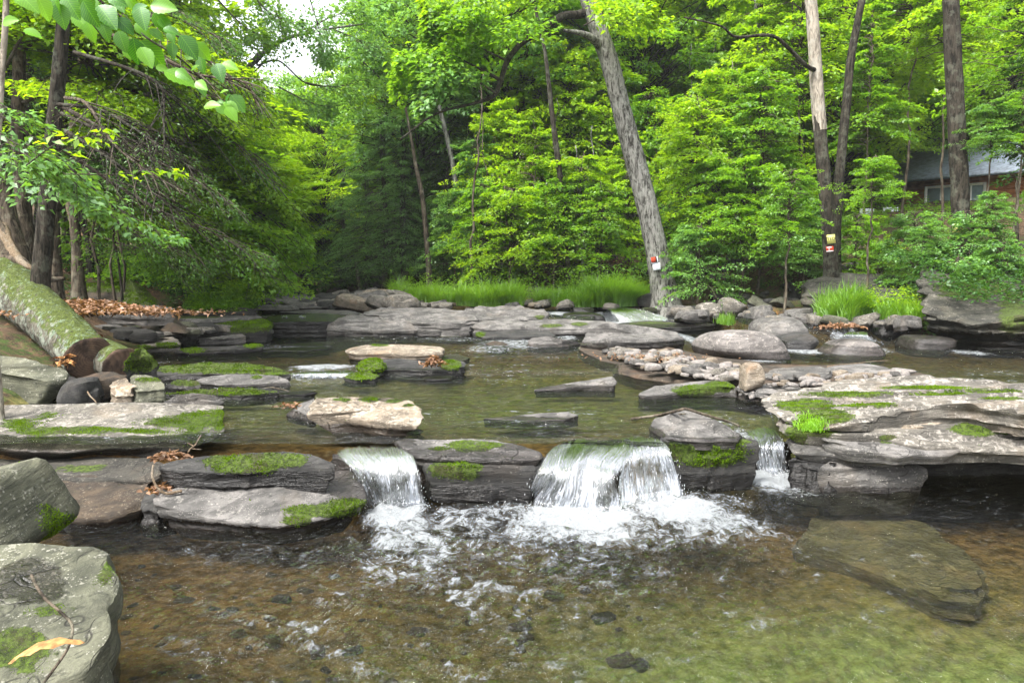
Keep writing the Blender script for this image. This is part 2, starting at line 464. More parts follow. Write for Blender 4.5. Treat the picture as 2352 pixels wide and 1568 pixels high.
MAT['water_low'] = water_mat('water_lower_pool', (0.82, 0.86, 0.72), 1.0, (1, .8, 1), 0.10)
MAT['water_mid'] = water_mat('water_stream', (0.64, 0.70, 0.56), 0.8, (0.45, 1, 1), 0.14, 1.42)

def fall_mat():
    m = M('falling_water')
    a = m.n('ShaderNodeAttribute'); a.attribute_name = 'fu'
    b = m.n('ShaderNodeAttribute'); b.attribute_name = 'fv'
    cb = m.n('ShaderNodeCombineXYZ'); m.l(a.outputs['Fac'], cb.inputs[0]); m.l(b.outputs['Fac'], cb.inputs[1])
    mp = m.n('ShaderNodeMapping'); m.l(cb.outputs[0], mp.inputs['Vector']); mp.inputs['Scale'].default_value = (1, 0.13, 1)
    v = mp.outputs[0]
    s1 = m.noise(v, 34.0, 4, 0.6, 0.25)
    s2 = m.noise(v, 95.0, 3, 0.6, 0.15)
    s3 = m.noise(v, 9.0, 2, 0.5)
    st = m.math('ADD', m.math('MULTIPLY', s1, 0.7), m.math('MULTIPLY', s2, 0.45))
    st = m.math('ADD', st, m.math('MULTIPLY', m.math('SUBTRACT', s3, 0.5), 0.5))
    fa = m.attr('fa')                         # how broken / white the sheet is here
    f = m.math('ADD', st, m.math('MULTIPLY', fa, 0.34))
    white = m.ramp(f, 0.84, 1.14)
    bn = m.bump(st, 1.0, 0.03)
    fr = m.n('ShaderNodeFresnel'); fr.inputs['IOR'].default_value = 1.34; m.l(bn, fr.inputs['Normal'])
    tr = m.n('ShaderNodeBsdfTransparent'); tr.inputs[0].default_value = (0.90, 0.93, 0.90, 1)
    gl = m.n('ShaderNodeBsdfGlossy'); gl.inputs['Roughness'].default_value = 0.08; m.l(bn, gl.inputs['Normal'])
    mx = m.n('ShaderNodeMixShader'); m.l(m.math('ADD', fr.outputs[0], 0.08, True), mx.inputs[0]); m.l(tr.outputs[0], mx.inputs[1]); m.l(gl.outputs[0], mx.inputs[2])
    wd = m.n('ShaderNodeBsdfPrincipled'); wd.inputs['Base Color'].default_value = (0.42, 0.45, 0.50, 1)
    wd.inputs['Roughness'].default_value = 0.3; m.l(bn, wd.inputs['Normal'])
    m2 = m.n('ShaderNodeMixShader'); m.l(white, m2.inputs[0]); m.l(mx.outputs[0], m2.inputs[1]); m.l(wd.outputs[0], m2.inputs[2])
    t3 = m.n('ShaderNodeBsdfTransparent'); m3 = m.n('ShaderNodeMixShader')
    fe = m.ramp(m.math('ADD', m.attr('fe'), m.math('MULTIPLY', m.math('SUBTRACT', s1, 0.5), 1.2)), 0.25, 0.75)
    m.l(fe, m3.inputs[0]); m.l(t3.outputs[0], m3.inputs[1]); m.l(m2.outputs[0], m3.inputs[2])
    m.l(m3.outputs[0], m.out.inputs['Surface'])
    return m.m
MAT['fall'] = fall_mat()
MAT['droplet'] = simple_mat('droplets', (0.85, 0.88, 0.92), 0.2, 0.05)

# ------------------------------------------------------------------ ground and water levels
def pw(x, xs, ys):
    return np.interp(x, xs, ys)
def xl_(Y): return pw(Y, [0, 3, 5, 6.5, 9, 12, 17, 25, 32, 42, 60], [-3.2, -3.6, -4.6, -5.2, -5.6, -6.2, -7.0, -8.6, -11, -20, -45])
def xr_(Y): return pw(Y, [0, 7, 9, 11.5, 13.4, 17, 18.5, 20, 22, 24, 30, 42, 60], [7.5, 8.5, 11.5, 11.5, 9.6, 8.6, 7.0, 5.2, 3.0, -3.0, -5.2, -13, -38])
def lip_(x): return pw(x, [-9, 1.55, 1.7, 2.7, 2.95, 12], [6.40, 6.40, 7.15, 7.15, 8.2, 8.2])
def wl(x, Y):
    x, Y = np.broadcast_arrays(np.asarray(x, float), np.asarray(Y, float))
    z = np.full(x.shape, 0.42)
    z = z - 0.13 * sst(1.55, 1.9, x) * sst(8.3, 7.2, Y) * sst(3.4, 2.7, x)
    s1 = pw(x, [-8, 0.5, 2.5, 3.2, 12], [10.4, 10.6, 10.6, 8.6, 8.6])
    z = z + 0.08 * sst(s1 - 0.12, s1 + 0.12, Y)
    s2 = pw(x, [-8, -4.5, -3, 0.8, 3.4, 4.2, 12], [17.3, 17.3, 13.2, 13.2, 13.6, 14.2, 14.2])
    z = z + 0.05 * sst(s2 - 0.5, s2 + 0.3, Y)
    s3 = pw(x, [-9, 2.0, 2.5, 5.0, 5.5, 12], [17.9, 17.9, 20.0, 20.0, 15.2, 15.2])
    z = z + 0.27 * sst(s3 - 0.12, s3 + 0.2, Y)
    z = z + 0.06 * sst(24, 24.3, Y) + 0.07 * sst(27, 27.4, Y) + 0.08 * sst(30.5, 31, Y)
    z = z + 0.05 * np.maximum(0, Y - 33)
    return z
def ground(x, Y):
    x, Y = np.broadcast_arrays(np.asarray(x, float), np.asarray(Y, float))
    low = Y < lip_(x)
    W = np.where(low, 0.0, wl(x, Y))
    # pool beds
    deep = 0.30 + 0.42 * np.exp(-((x - 2.6) / 2.6) ** 2 - ((Y - 3.4) / 1.6) ** 2) + 0.14 * sst(-2.5, 1.5, x)
    bedl = -deep + 0.05 * fbm(x * 1.6, Y * 1.6, 0, 4, 3)
    bedm = wl(x, Y) - 0.15 - 0.05 * fbm(x * 0.9, Y * 2.2, 0, 4, 4)
    tt = sst(lip_(x) - 0.06, lip_(x) + 0.05, Y)
    bed = bedl * (1 - tt) + bedm * tt
    nb = fbm(x * 0.35, Y * 0.35, 0, 4, 9)
    nf = fbm(x * 1.7, Y * 1.7, 0, 4, 11)
    # left bank
    dl = xl_(Y) - x
    hl = 0.12 + 0.55 * sst(0, 2.0, dl) + 0.5 * sst(2.0, 5, dl) + 0.16 * np.maximum(0, dl - 4) + 0.10 * np.maximum(0, dl - 9)
    # right bank
    dr = x - xr_(Y)
    back = np.maximum(sst(5.5, 9, x), sst(25.0, 29.5, Y))
    hr = 0.14 + 0.10 * sst(0, 1.5, dr) + back * (1.35 * sst(2.6, 6.5, dr) + 0.09 * np.maximum(0, dr - 6)) + 0.06 * np.maximum(0, dr - 14)
    Wb = wl(x, np.maximum(Y, 7.0))
    amp = sst(0, 1.5, np.maximum(dl, dr))
    hb = np.where(dl > 0, hl, hr) + Wb + amp * (0.22 * nb + 0.10 * nf)
    m = sst(-0.25, 0.25, np.maximum(dl, dr))
    h = bed * (1 - m) + hb * m
    h = h + 0.22 * np.maximum(0, Y - 62) + 0.1 * np.maximum(0, -Y) * 0
    h = h + 0.10 * np.maximum(0, np.abs(x) - 45)
    return h
def gz(x, Y): return float(ground(np.array([x]), np.array([Y]))[0])

def axis(lo, hi, a, b, fine, g=1.12):
    xs = list(np.arange(a, b + 1e-6, fine)); st = fine
    while xs[-1] < hi: st *= g; xs.append(xs[-1] + st)
    st = fine; left = [a]
    while left[-1] > lo: st *= g; left.append(left[-1] - st)
    return np.array(left[:0:-1] + xs)
def grid_vf(X, Y, Z):
    ny, nx = X.shape
    V = np.stack([X, Y, Z], -1).reshape(-1, 3)
    i = np.arange(ny - 1)[:, None] * nx; j = np.arange(nx - 1)[None]
    F = np.stack([i + j, i + j + 1, i + nx + j + 1, i + nx + j], -1).reshape(-1, 4)
    return V, F
gx = axis(-130, 130, -9, 9, 0.075); gy = axis(-25, 170, 1.5, 14, 0.06, 1.035)
X, Y = np.meshgrid(gx, gy)
Z = ground(X, Y)
V, F = grid_vf(X, Y, Z)
inst = (np.maximum(xl_(Y) - X, X - xr_(Y)) < 0.1).astype(float)
def ground_mat():
    m = M('ground_soil')
    v = m.coord(rand=False, world=True)
    n1 = m.noise(v, 1.3, 6, 0.65); n2 = m.noise(v, 9.0, 6, 0.7); n3 = m.noise(v, 40.0, 4, 0.7)
    bed = m.mix(m.ramp(n2, 0.35, 0.65), (0.050, 0.027, 0.009), (0.17, 0.094, 0.030))
    sand = m.mix(m.ramp(n2, 0.3, 0.7), (0.13, 0.19, 0.05), (0.32, 0.44, 0.15))
    bed = m.mix(m.math('MULTIPLY', m.attr('sand'), m.ramp(n1, 0.3, 0.55, 0.45, 1.0)), bed, sand)
    st = m.voro(v, 11.0); bed = m.mix(m.ramp(st, 0.1, 0.5, 0.4, 0.0), bed, (0.15, 0.12, 0.08))
    soil = m.mix(m.ramp(n2, 0.35, 0.65), (0.03, 0.021, 0.014), (0.12, 0.075, 0.045))
    soil = m.mix(m.ramp(n3, 0.5, 0.7), soil, (0.16, 0.10, 0.06))
    gr = m.mix(m.ramp(n3, 0.3, 0.7), (0.02, 0.045, 0.008), (0.06, 0.13, 0.018))
    soil = m.mix(m.math('MULTIPLY', m.ramp(m.noise(v, 0.5, 4, 0.6), 0.44, 0.56, 0, 0.75), m.ramp(m.noise(v, 6.0, 5, 0.75), 0.42, 0.58)), soil, gr)
    col = m.mix(m.attr('bed'), soil, bed)
    h = m.math('ADD', m.math('MULTIPLY', n2, 1.0), m.math('MULTIPLY', n3, 0.4))
    m.bsdf(col, 0.9, m.bump(h, 0.9, 0.05), 0.2)
    return m.m
g = Geo()
sand = np.exp(-((X - 2.4) / 2.3) ** 2 - ((Y - 3.2) / 1.5) ** 2) * 1.5 + 0.30 * sst(6.5, 8, Y) * sst(13, 9, Y) * inst
g.add(V, F, bed=inst.ravel(), sand=np.clip(sand, 0, 1).ravel())
ob('ground', g.mesh('ground', ground_mat()), kind='structure')

# ------------------------------------------------------------------ water sheets
def ell(X, Y, cx, cy, rx, ry, ang=0):
    c, s_ = math.cos(ang), math.sin(ang)
    dx = X - cx; dy = Y - cy
    u = (dx * c + dy * s_) / rx; v = (-dx * s_ + dy * c) / ry
    return np.sqrt(u * u + v * v)
def pell(px, py, z, rpx, rpy):
    """world-space ellipse (cx, cy, rx, ry) of a patch seen at this place"""
    c = P(px, py, z); a = P(px + rpx, py, z); b = P(px, py - rpy, z); d = P(px, py + rpy, z)
    return c[0], c[1], abs(a[0] - c[0]), abs(b[1] - d[1]) / 2
gx = axis(-9, 14, -2.9, 4.9, 0.032, 1.15); gy = axis(-12, 8.7, 1.6, 6.6, 0.03, 1.12)
X, Y = np.meshgrid(gx, gy)
foam = np.zeros(X.shape)
for (px, py, rx, ry, k) in [(910, 1180, 75, 38, 1.25), (925, 1225, 80, 50, 0.75), (985, 1270, 70, 60, 0.55), (900, 1300, 90, 50, 0.45), (985, 1310, 120, 50, .38), (1100, 1240, 200, 45, .42), (1500, 1215, 260, 45, .5), (1660, 1215, 150, 45, .5), (1290, 1270, 180, 40, .30), (560, 1270, 200, 40, .12), (1060, 1190, 130, 30, 0.6),
                            (1330, 1190, 170, 34, 1.3), (1380, 1225, 110, 32, 0.9), (1560, 1170, 120, 38, 1.15), (1640, 1200, 130, 35, 0.75), (1240, 1210, 110, 40, 0.65), (1180, 1180, 90, 30, 0.6),
                            (1775, 1100, 90, 22, 1.2), (1800, 1125, 80, 20, 0.5), (1660, 1150, 80, 22, 0.45)]:
    e = ell(X, Y, *pell(px, py, 0, rx, ry))
    foam = np.maximum(foam, k * sst(1.25, 0.45, e))
churn = np.maximum.reduce([np.exp(-ell(X, Y, *pell(px, py, 0, rx, ry)) ** 2 * 0.7) for (px, py, rx, ry) in [(950, 1220, 150, 90), (1380, 1200, 260, 70), (1600, 1190, 190, 60), (1780, 1105, 100, 30), (1000, 1400, 420, 170)]])
wx = X + .35 * fbm(X * .9, Y * .9, 4, 2, 41); wy = Y + .35 * fbm(X * .9, Y * .9, 8, 2, 42)
rd = np.hypot(wx - .3, wy - 6.4); th_ = np.arctan2(wx - .3, 6.4 - wy)
st_ = fbm(th_ * 7, rd * 13, 2, 3, 51) + .5 * fbm(wx * 22, wy * 26, 5, 2, 52)
zone = np.exp(-ell(X, Y, *pell(820, 1390, 0, 420, 150)) ** 1.6) + .55 * np.exp(-ell(X, Y, *pell(1500, 1330, 0, 700, 130)) ** 2)
foam = np.maximum(foam, np.clip(zone, 0, 1) * (.62 * sst(.22, .62, st_)))  # white flecks: drifting froth, plus sky glints painted the same way
calm = sst(1.4, 2.6, X) * 0.55
amp = 0.016 + 0.030 * churn + 0.020 * (1 - calm)
wx = X + .35 * fbm(X * .9, Y * .9, 4, 2, 41); wy = Y + .35 * fbm(X * .9, Y * .9, 8, 2, 42)
rd = np.hypot(wx - .3, wy - 6.2)
Zw = amp * (0.6 * fbm(X * 2.2, rd * 6.5, 0, 3, 21) + 0.8 * fbm(wx * 7, rd * 15, 1, 3, 22)) + 0.035 * np.clip(foam, 0, 1) * (0.4 + fbm(X * 7, Y * 7, 3, 3, 5))
V, F = grid_vf(X, Y, Zw)
g = Geo()
g.add(V, F, foam=foam.ravel(), chop=(np.clip(0.75 + 0.5 * churn - 0.55 * calm, 0.12, 1.2)).ravel())
ob('lower_pool_water', g.mesh('lower_pool_water', MAT['water_low']), kind='structure')

# middle and upper stream in one stepped sheet, cut along the lip
gx = axis(-24, 13, -5, 9.0, 0.06, 1.06)
us = np.concatenate([np.linspace(0, 1, 130) ** 1.0 * 5.0, 5 + np.linspace(0.03, 1, 190) * 13.0, 18 + np.linspace(0.02, 1, 60) * 30])
X = np.repeat(gx[None], len(us), 0)
Lp = np.repeat((lip_(gx) - 0.10)[None], len(us), 0)
Y = Lp + us[:, None]
foam = np.zeros(X.shape); chop = 0.30 + 0.45 * sst(0, 1, 0.5 + fbm(X * 0.7, Y * 0.45, 2, 3, 31))
foam = .58 * sst(.06, .50, fbm(X * 5, Y * 20, 2, 3, 61) + .4 * fbm(X * 22, Y * 60, 5, 2, 62) - .15) * sst(-.15, .45, fbm(X * .6, Y * .8, 7, 3, 63))  # streaks painted white for the sky reflections on the ripples
for (px, py, z, rx, ry, k, c) in [(745, 848, .47, 85, 7, .85, .6), (560, 965, .42, 70, 60, .05, .9), (870, 800, .5, 30, 8, .1, .5), (700, 875, .42, 90, 14, .25, .8), (640, 798, .5, 120, 10, .35, .8),
                                  (1180, 795, .5, 90, 12, .62, 1.), (1130, 805, .5, 70, 8, .5, 1.), (1300, 775, .55, 30, 8, .6, .8), (1450, 722, .8, 85, 8, 1.1, .9), (1560, 728, .8, 60, 7, .8, .8), (1290, 722, .8, 40, 6, .8, .8),
                                  (1590, 775, .6, 25, 18, .7, .8), (1850, 795, .58, 70, 9, .8, .8), (1970, 790, .6, 80, 9, .75, .8), (1960, 768, .65, 50, 8, .6, .8), (2230, 800, .58, 45, 7, .6, .7), (1700, 822, .56, 110, 4, .7, .5),
                                  (700, 692, .95, 100, 6, .8, .9), (640, 684, .97, 60, 5, .9, .9), (820, 685, .97, 60, 4, .6, .8), (690, 760, .5, 60, 4, .4, .4), (1010, 955, .42, 180, 40, .0, .65), (1650, 975, .38, 90, 30, .45, 1.), (1730, 1000, .34, 50, 25, .6, 1.),
                                  (1350, 1000, .42, 230, 20, .12, .8), (850, 1005, .42, 130, 20, .1, .7), (1300, 960, .42, 160, 20, .05, .6), (1250, 815, .48, 160, 14, .15, .6), (900, 770, .5, 180, 6, .1, .5), (1050, 785, .5, 90, 6, .3, .8)]:
    e = ell(X, Y, *pell(px, py, z, rx, ry))
    foam = np.maximum(foam, k * sst(1.3, 0.4, e)); chop = np.maximum(chop, c * sst(1.6, 0.3, e))
Z = wl(X, Y) + (0.003 + 0.014 * chop) * (fbm(X * 3, Y * 6, 0, 3, 33) + 0.6 * fbm(X * 8, Y * 16, 0, 2, 34)) + 0.02 * np.clip(foam, 0, 1)
V, F = grid_vf(X, Y, Z)
g = Geo()
g.add(V, F, foam=foam.ravel(), chop=chop.ravel())
ob('stream_water', g.mesh('stream_water', MAT['water_mid']), kind='structure')

# ------------------------------------------------------------------ rocks
def add_moss_tufts(V, F, mask, parent, origin, dens=9000, length=0.016, name='moss'):
    """short blades standing on the faces under the moss mask, one part of its rock"""
    A = V[F[:, 0]]; B = V[F[:, 1]]; C = V[F[:, 2]]; D = V[F[:, 3]]
    mk = mask[F].mean(1)
    N = np.cross(C - A, D - B); ar = np.linalg.norm(N, axis=1) * 0.5
    N = N / (2 * ar[:, None] + 1e-12)
    wgt = ar * np.clip(mk - 0.2 + .35 * fbm(A[:, 0] * 11, A[:, 1] * 11, A[:, 2] * 11, 3, 4), 0, 1) * 1.9
    n = int(min(15000, wgt.sum() * dens))
    if n < 30: return
    i = rng.choice(len(F), n, p=wgt / wgt.sum())
    u, v = rng.random((2, n, 1))
    p = (A[i] * (1 - u) + B[i] * u) * (1 - v) + (D[i] * (1 - u) + C[i] * u) * v
    nn = N[i] + rng.normal(0, 0.45, (n, 3)) + np.array([0, 0, 0.25])
    nn /= np.linalg.norm(nn, axis=1, keepdims=True)
    patch = 0.5 + 0.9 * fbm(p[:, 0] * 9, p[:, 1] * 9, p[:, 2] * 9, 2, 3)
    ln = length * np.clip(patch, 0.25, 1.5)[:, None] * rng.uniform(0.6, 1.3, (n, 1))
    sd_ = np.cross(nn, rng.normal(0, 1, (n, 3))); sd_ /= np.linalg.norm(sd_, axis=1, keepdims=True) + 1e-9
    wd = length * 0.32
    VV = np.stack([p - sd_ * wd - nn * 0.003, p + sd_ * wd - nn * 0.003, p + nn * ln], 1).reshape(-1, 3)
    FF = np.arange(3 * n).reshape(-1, 3)
    g = Geo()
    t = np.clip(0.5 + 0.5 * fbm(p[:, 0] * 5, p[:, 1] * 5, p[:, 2] * 5, 2, 8) + rng.normal(0, 0.15, n), 0, 1)
    g.add(VV, FF, tint=np.repeat(t, 3))
    ob(name, g.mesh(name, MAT['moss'], smooth=False, origin=origin), parent=parent, kind='stuff')

def finish_rock(V, F, mat, label, cat, zw, moss, group, name, rough, seed, sharp=38, tufts=True, wetzone=None, tuftlen=0.016, wetband=0.10):
    px, py = proj(V)
    mk = np.zeros(len(V))
    for (cx, cy, rx, ry) in moss:
        e = np.sqrt(((px - cx) / rx) ** 2 + ((py - cy) / ry) ** 2)
        mk = np.maximum(mk, sst(1.2, 0.6, e))
    wet = np.zeros(len(V))
    if zw is not None: wet = sst(zw + wetband, zw + wetband * 0.2, V[:, 2])
    if wetzone:
        for (cx, cy, rx, ry) in wetzone:
            e = np.sqrt(((px - cx) / rx) ** 2 + ((py - cy) / ry) ** 2)
            wet = np.maximum(wet, sst(1.25, 0.85, e))
    o0 = V.mean(0); o0[2] = V[:, 2].min()
    nz = sst(0.25, 0.75, mk)
    # moss cushions stand a little proud of the stone
    if len(moss):
        c = V.mean(0); d = V - c; d /= np.linalg.norm(d, axis=1, keepdims=True) + 1e-9
        V = V + d * (nz * tuftlen * 0.8 * (0.6 + 0.8 * fbm(V[:, 0] * 14, V[:, 1] * 14, V[:, 2] * 14, 2, 5)))[:, None]
    g = Geo()
    quads = F
    g.add(V, quads, moss=mk, wet=wet)
    o = ob(name, g.mesh(name, MAT[mat], origin=o0, sharp=sharp), loc=tuple(o0), label=label, cat=cat, group=group)
    if len(moss) and tufts:
        add_moss_tufts(V, quads, mk, o, o0, length=tuftlen, dens=9000 * (0.016 / tuftlen) ** 1.6)
    return o

def slab(label, top, zb, mat='grey', zw=None, moss=(), under=0.0, bev=0.02, amp=0.02, strata=0.02, dome=0.0, steps=0.0, beds=0.0, bfreq=5.0, n=110, group=None, cat='rock',
         name='rock', seed=None, world=False, rows=12, wetzone=None, tuftlen=0.016, tufts=True, wetband=0.10):
    """rock from the outline of its top seen from above; each point is (px, py, z)"""
    seed = seed if seed is not None else (abs(hash(label)) % 9999 if False else sum(map(ord, label)) * 7 % 9973)
    T = np.array(top if world else [P(*p) for p in top], float)
    # rounded, evenly spaced outline
    Q = np.vstack([T, T[:1]])
    L = np.concatenate([[0], np.cumsum(np.linalg.norm(np.diff(Q[:, :2], axis=0), axis=1))])
    s_ = np.linspace(0, L[-1], n, endpoint=False)
    B = np.stack([np.interp(s_, L, Q[:, k]) for k in range(3)], -1)
    for _ in range(1): B = 0.5 * B + 0.25 * (np.roll(B, 1, 0) + np.roll(B, -1, 0))
    size = math.sqrt(max(1e-4, (np.ptp(B[:, 0]) * np.ptp(B[:, 1]))))
    c = B.mean(0)
    wob = 0.05 * size * fbm(B[:, 0] / size * 6, B[:, 1] / size * 6, 0, 4, seed)
    dxy = B[:, :2] - c[:2]; ln = np.linalg.norm(dxy, axis=1, keepdims=True) + 1e-6
    B[:, :2] += dxy / ln * wob[:, None]
    rings = []
    RS = (0.0001, 0.14, 0.28, 0.42, 0.55, 0.67, 0.78, 0.87, 0.94, 0.98) if not beds else tuple(np.linspace(0.0001, .985, 44))
    for r in RS:
        q = c + (B - c) * r
        q = q.copy(); q[:, 2] += dome * (1 - r ** 2)
        rings.append(q)
    tin = min(bev * .6, 0.3 * (B[:, 2].min() - zb) + 0.001)
    q = B.copy(); q[:, 2] -= tin * 0.3; rings.append(q)
    H = B[:, 2] - tin * 0.3 - zb
    for k in range(1, rows + 1):
        t = k / rows
        q = B.copy(); q[:, 2] = B[:, 2] - tin * 0.3 - H * t
        sh = 1 + (0.012 if k < 3 else 0) - under * (t ** 1.1)
        q[:, :2] = c[:2] + (B[:, :2] - c[:2]) * sh
        if bev > 0: q[:, :2] += (dxy / ln) * bev * 0.3 * math.sin(math.pi * min(1, t * 1.6)) 
        rings.append(q)
    rings.append(np.array([[c[0], c[1], zb]] * n) + (rings[-1] - [c[0], c[1], zb]) * 0.02)
    V = np.array(rings)                             # (k, n, 3)
    K = len(rings)
    nt_ = len(RS)
    f = 1 / size
    x, y, z = V[..., 0], V[..., 1], V[..., 2]
    # top relief
    rel = amp * (fbm(x * 2.5 * f, y * 2.5 * f, seed, 4, seed) + 0.35 * fbm(x * 11 * f, y * 11 * f, seed, 3, seed + 1))
    if steps:
        q = fbm(x * 1.4 * f, y * 3.2 * f, seed + 2, 3, seed + 3) * 3.0
        rel = rel + steps * (np.floor(q) + sst(0.35, 0.65, q - np.floor(q)))
    if beds:
        q = (y + .22 * x) * bfreq + 1.3 * fbm(x * .9, y * 2.5, seed, 3, seed + 9)
        fr_ = q - np.floor(q); jit = 0.6 + 0.8 * np.abs(vnoise(np.floor(q) * 3.7, x * .8, seed, seed + 8))
        rel = rel + beds * jit * (sst(0, .22, fr_) - fr_)
    fade = np.ones((K, 1)); fade[nt_ + 2:] = 0.4
    V[..., 2] += rel * fade
    # sides: bedding planes push in and out
    sidew = np.zeros((K, 1)); sidew[nt_:] = 1.0; sidew[nt_ - 1] = 0.6
    lay = vnoise(x * 0.8 * f + seed, y * 0.8 * f, z * 32.0, seed + 4)
    lay = np.sign(lay) * np.abs(lay) ** 0.5
    lay2 = fbm(x * 5 * f, y * 5 * f, z * 9 + seed, 3, seed + 6)
    off = (strata * 1.5 * lay + amp * 1.3 * lay2) * sidew
    dd = (V[..., :2] - c[:2]); dl = np.linalg.norm(dd, axis=-1, keepdims=True) + 1e-6
    V[..., :2] += dd / dl * off[..., None]
    V = V.reshape(-1, 3)
    i = np.arange(K - 1)[:, None] * n; j = np.arange(n)[None]; k2 = (j + 1) % n
    F = np.stack([i + j, i + n + j, i + n + k2, i + k2], -1).reshape(-1, 4)
    # outward winding whichever way the outline ran
    area = np.sum(B[:, 0] * np.roll(B[:, 1], -1) - np.roll(B[:, 0], -1) * B[:, 1])
    if area < 0: F = F[:, ::-1]
    return finish_rock(V, F, mat, label, cat, zw, moss, group, name, 0, seed, wetzone=wetzone, tuftlen=tuftlen, tufts=tufts, wetband=wetband)

def ball_dirs(nu=56, nv=28):
    th = np.linspace(0, 2 * np.pi, nu, endpoint=False); ph = np.linspace(0.02, np.pi - 0.02, nv)
    D = np.stack([np.sin(ph)[:, None] * np.cos(th), np.sin(ph)[:, None] * np.sin(th), np.repeat(np.cos(ph)[:, None], nu, 1)], -1)
    i = np.arange(nv - 1)[:, None] * nu; j = np.arange(nu)[None]; k = (j + 1) % nu
    F = np.stack([i + j, i + nu + j, i + nu + k, i + k], -1).reshape(-1, 4)
    return D.reshape(-1, 3), F
def facet_rock(dims, seed, nf=13, p=9.0, rot=0, nu=56, nv=28, amp=0.05, tilt=0.0):
    """boulder: a soft-edged solid bounded by random planes, then weathered"""
    r_ = np.random.default_rng(seed)
    D, F = ball_dirs(nu, nv)
    N = r_.normal(0, 1, (nf, 3)); N /= np.linalg.norm(N, axis=1, keepdims=True)
    N = np.vstack([N, [[0, 0, 1], [0, 0, -1], [1, 0, 0.1], [-1, 0, 0.1], [0, 1, 0], [0, -1, 0.15]]])
    N /= np.linalg.norm(N, axis=1, keepdims=True)
    h = r_.uniform(0.82, 1.08, len(N)); h[nf:] = r_.uniform(0.85, 1.0, 6)
    q = np.maximum(D @ N.T, 0) / h
    rad = (np.sum(q ** p, 1)) ** (-1.0 / p)
    V = D * rad[:, None]
    V = V * (1 + amp * fbm(V[:, 0] * 2.2, V[:, 1] * 2.2, V[:, 2] * 2.2 + seed, 4, seed)[:, None])
    V = V * (1 + 0.25 * amp * vnoise(V[:, 0], V[:, 1], V[:, 2] * 14, seed + 3)[:, None])
    V = V * np.asarray(dims)
    if tilt:
        c, s_ = math.cos(tilt), math.sin(tilt)
        V = np.stack([V[:, 0] * c - V[:, 2] * s_, V[:, 1], V[:, 0] * s_ + V[:, 2] * c], -1)
    c, s_ = math.cos(rot), math.sin(rot)
    V = np.stack([V[:, 0] * c - V[:, 1] * s_, V[:, 0] * s_ + V[:, 1] * c, V[:, 2]], -1)
    return V, F
def boulder(label, box, Y, depth=None, mat='grey', zw=None, moss=(), sink=0.25, seed=1, tilt=0.0, rot=0.0, group=None, cat='rock', nf=13, p=9.0, wetzone=None, tuftlen=0.016, amp=0.05, wetband=0.1, tufts=True):
    """boulder that fills the box (px0, py0, px1, py1) when seen at distance Y; 'sink' is the share of its height below the box"""
    x0, y0, x1, y1 = box
    a = np.array(PY(x0, y1, Y)); b = np.array(PY(x1, y0, Y))
    wdt = b[0] - a[0]; hgt = (b[2] - a[2])
    dp = depth if depth else wdt * 0.7
    V, F = facet_rock((1, 1, 1), seed, nf, p, rot, tilt=tilt, amp=amp)
    for k, (lo, hi) in enumerate(((a[0], b[0]), (Y - dp * 0.3, Y + dp * 0.7), (a[2] - hgt * sink, b[2]))):
        v0, v1 = V[:, k].min(), V[:, k].max()
        V[:, k] = lo + (V[:, k] - v0) / (v1 - v0) * (hi - lo)
    for _ in range(4):
        qx, qy = proj(V)
        sx = (x1 - x0) / (qx.max() - qx.min()); V[:, 0] = V[:, 0] * sx
        qx, qy = proj(V); V[:, 0] += (x0 - qx.min()) * V[:, 1].mean() / FPX
        qx, qy = proj(V); j = qy.argmin(); zb_ = V[:, 2].min(); ztop = V[:, 2].max()
        dz = (qy.min() - y0) * V[j, 1] / FPX
        V[:, 2] = zb_ + (V[:, 2] - zb_) * (ztop + dz - zb_) / (ztop - zb_)
    return finish_rock(V, F[:, ::1], mat, label, cat, zw, moss, group, 'rock', 0, seed, sharp=50, wetzone=wetzone, tuftlen=tuftlen, wetband=wetband, tufts=tufts)
# ---- near left
slab('flat greenish boulder at the bottom left corner with a dark puddle on top',
     [(-500, 1275, .52), (-150, 1256, .52), (60, 1250, .52), (205, 1251, .51), (246, 1272, .47), (262, 1310, .43), (256, 1390, .40), (244, 1470, .33), (215, 1530, .27), (110, 1600, .24), (-60, 1720, .22), (-600, 1800, .3)],
     -.45, 'green', zw=0, bev=.06, amp=.012, strata=.012, under=.05, n=200, rows=16,
     moss=[(40, 1490, 85, 55), (105, 1403, 26, 16), (244, 1318, 12, 34), (70, 1415, 14, 16)], wetzone=[(72, 1335, 82, 52)], tuftlen=.012)
boulder('lichen spotted greenish boulder leaning above the bottom left corner', (-260, 1050, 182, 1262), 4.35, .9, 'green', zw=0, sink=.35, seed=36, tilt=.30, nf=9, p=14, amp=.035,
        moss=[(140, 1215, 48, 42), (160, 1240, 30, 22), (105, 1175, 16, 22)], tuftlen=.02)
slab('long pale lichen covered slab with moss on its right end, above the brown block',
     [(-500, 945, .58), (-150, 933, .57), (100, 929, .56), (250, 924, .56), (380, 926, .55), (508, 929, .54), (519, 950, .50), (514, 985, .44), (490, 1005, .41), (440, 1034, .36), (380, 1026, .37), (250, 1030, .36), (150, 1040, .35), (60, 1035, .36), (-150, 1012, .38), (-500, 1010, .4)],
     .24, 'pale', zw=.40, bev=.03, amp=.02, strata=.012, under=.24, n=230, wetband=.03,
     moss=[(420, 968, 90, 17), (470, 955, 50, 16), (440, 1000, 38, 22), (500, 965, 20, 30), (200, 988, 85, 11), (90, 990, 60, 12), (40, 975, 50, 14), (320, 990, 55, 7), (110, 955, 24, 10)], tuftlen=.016)
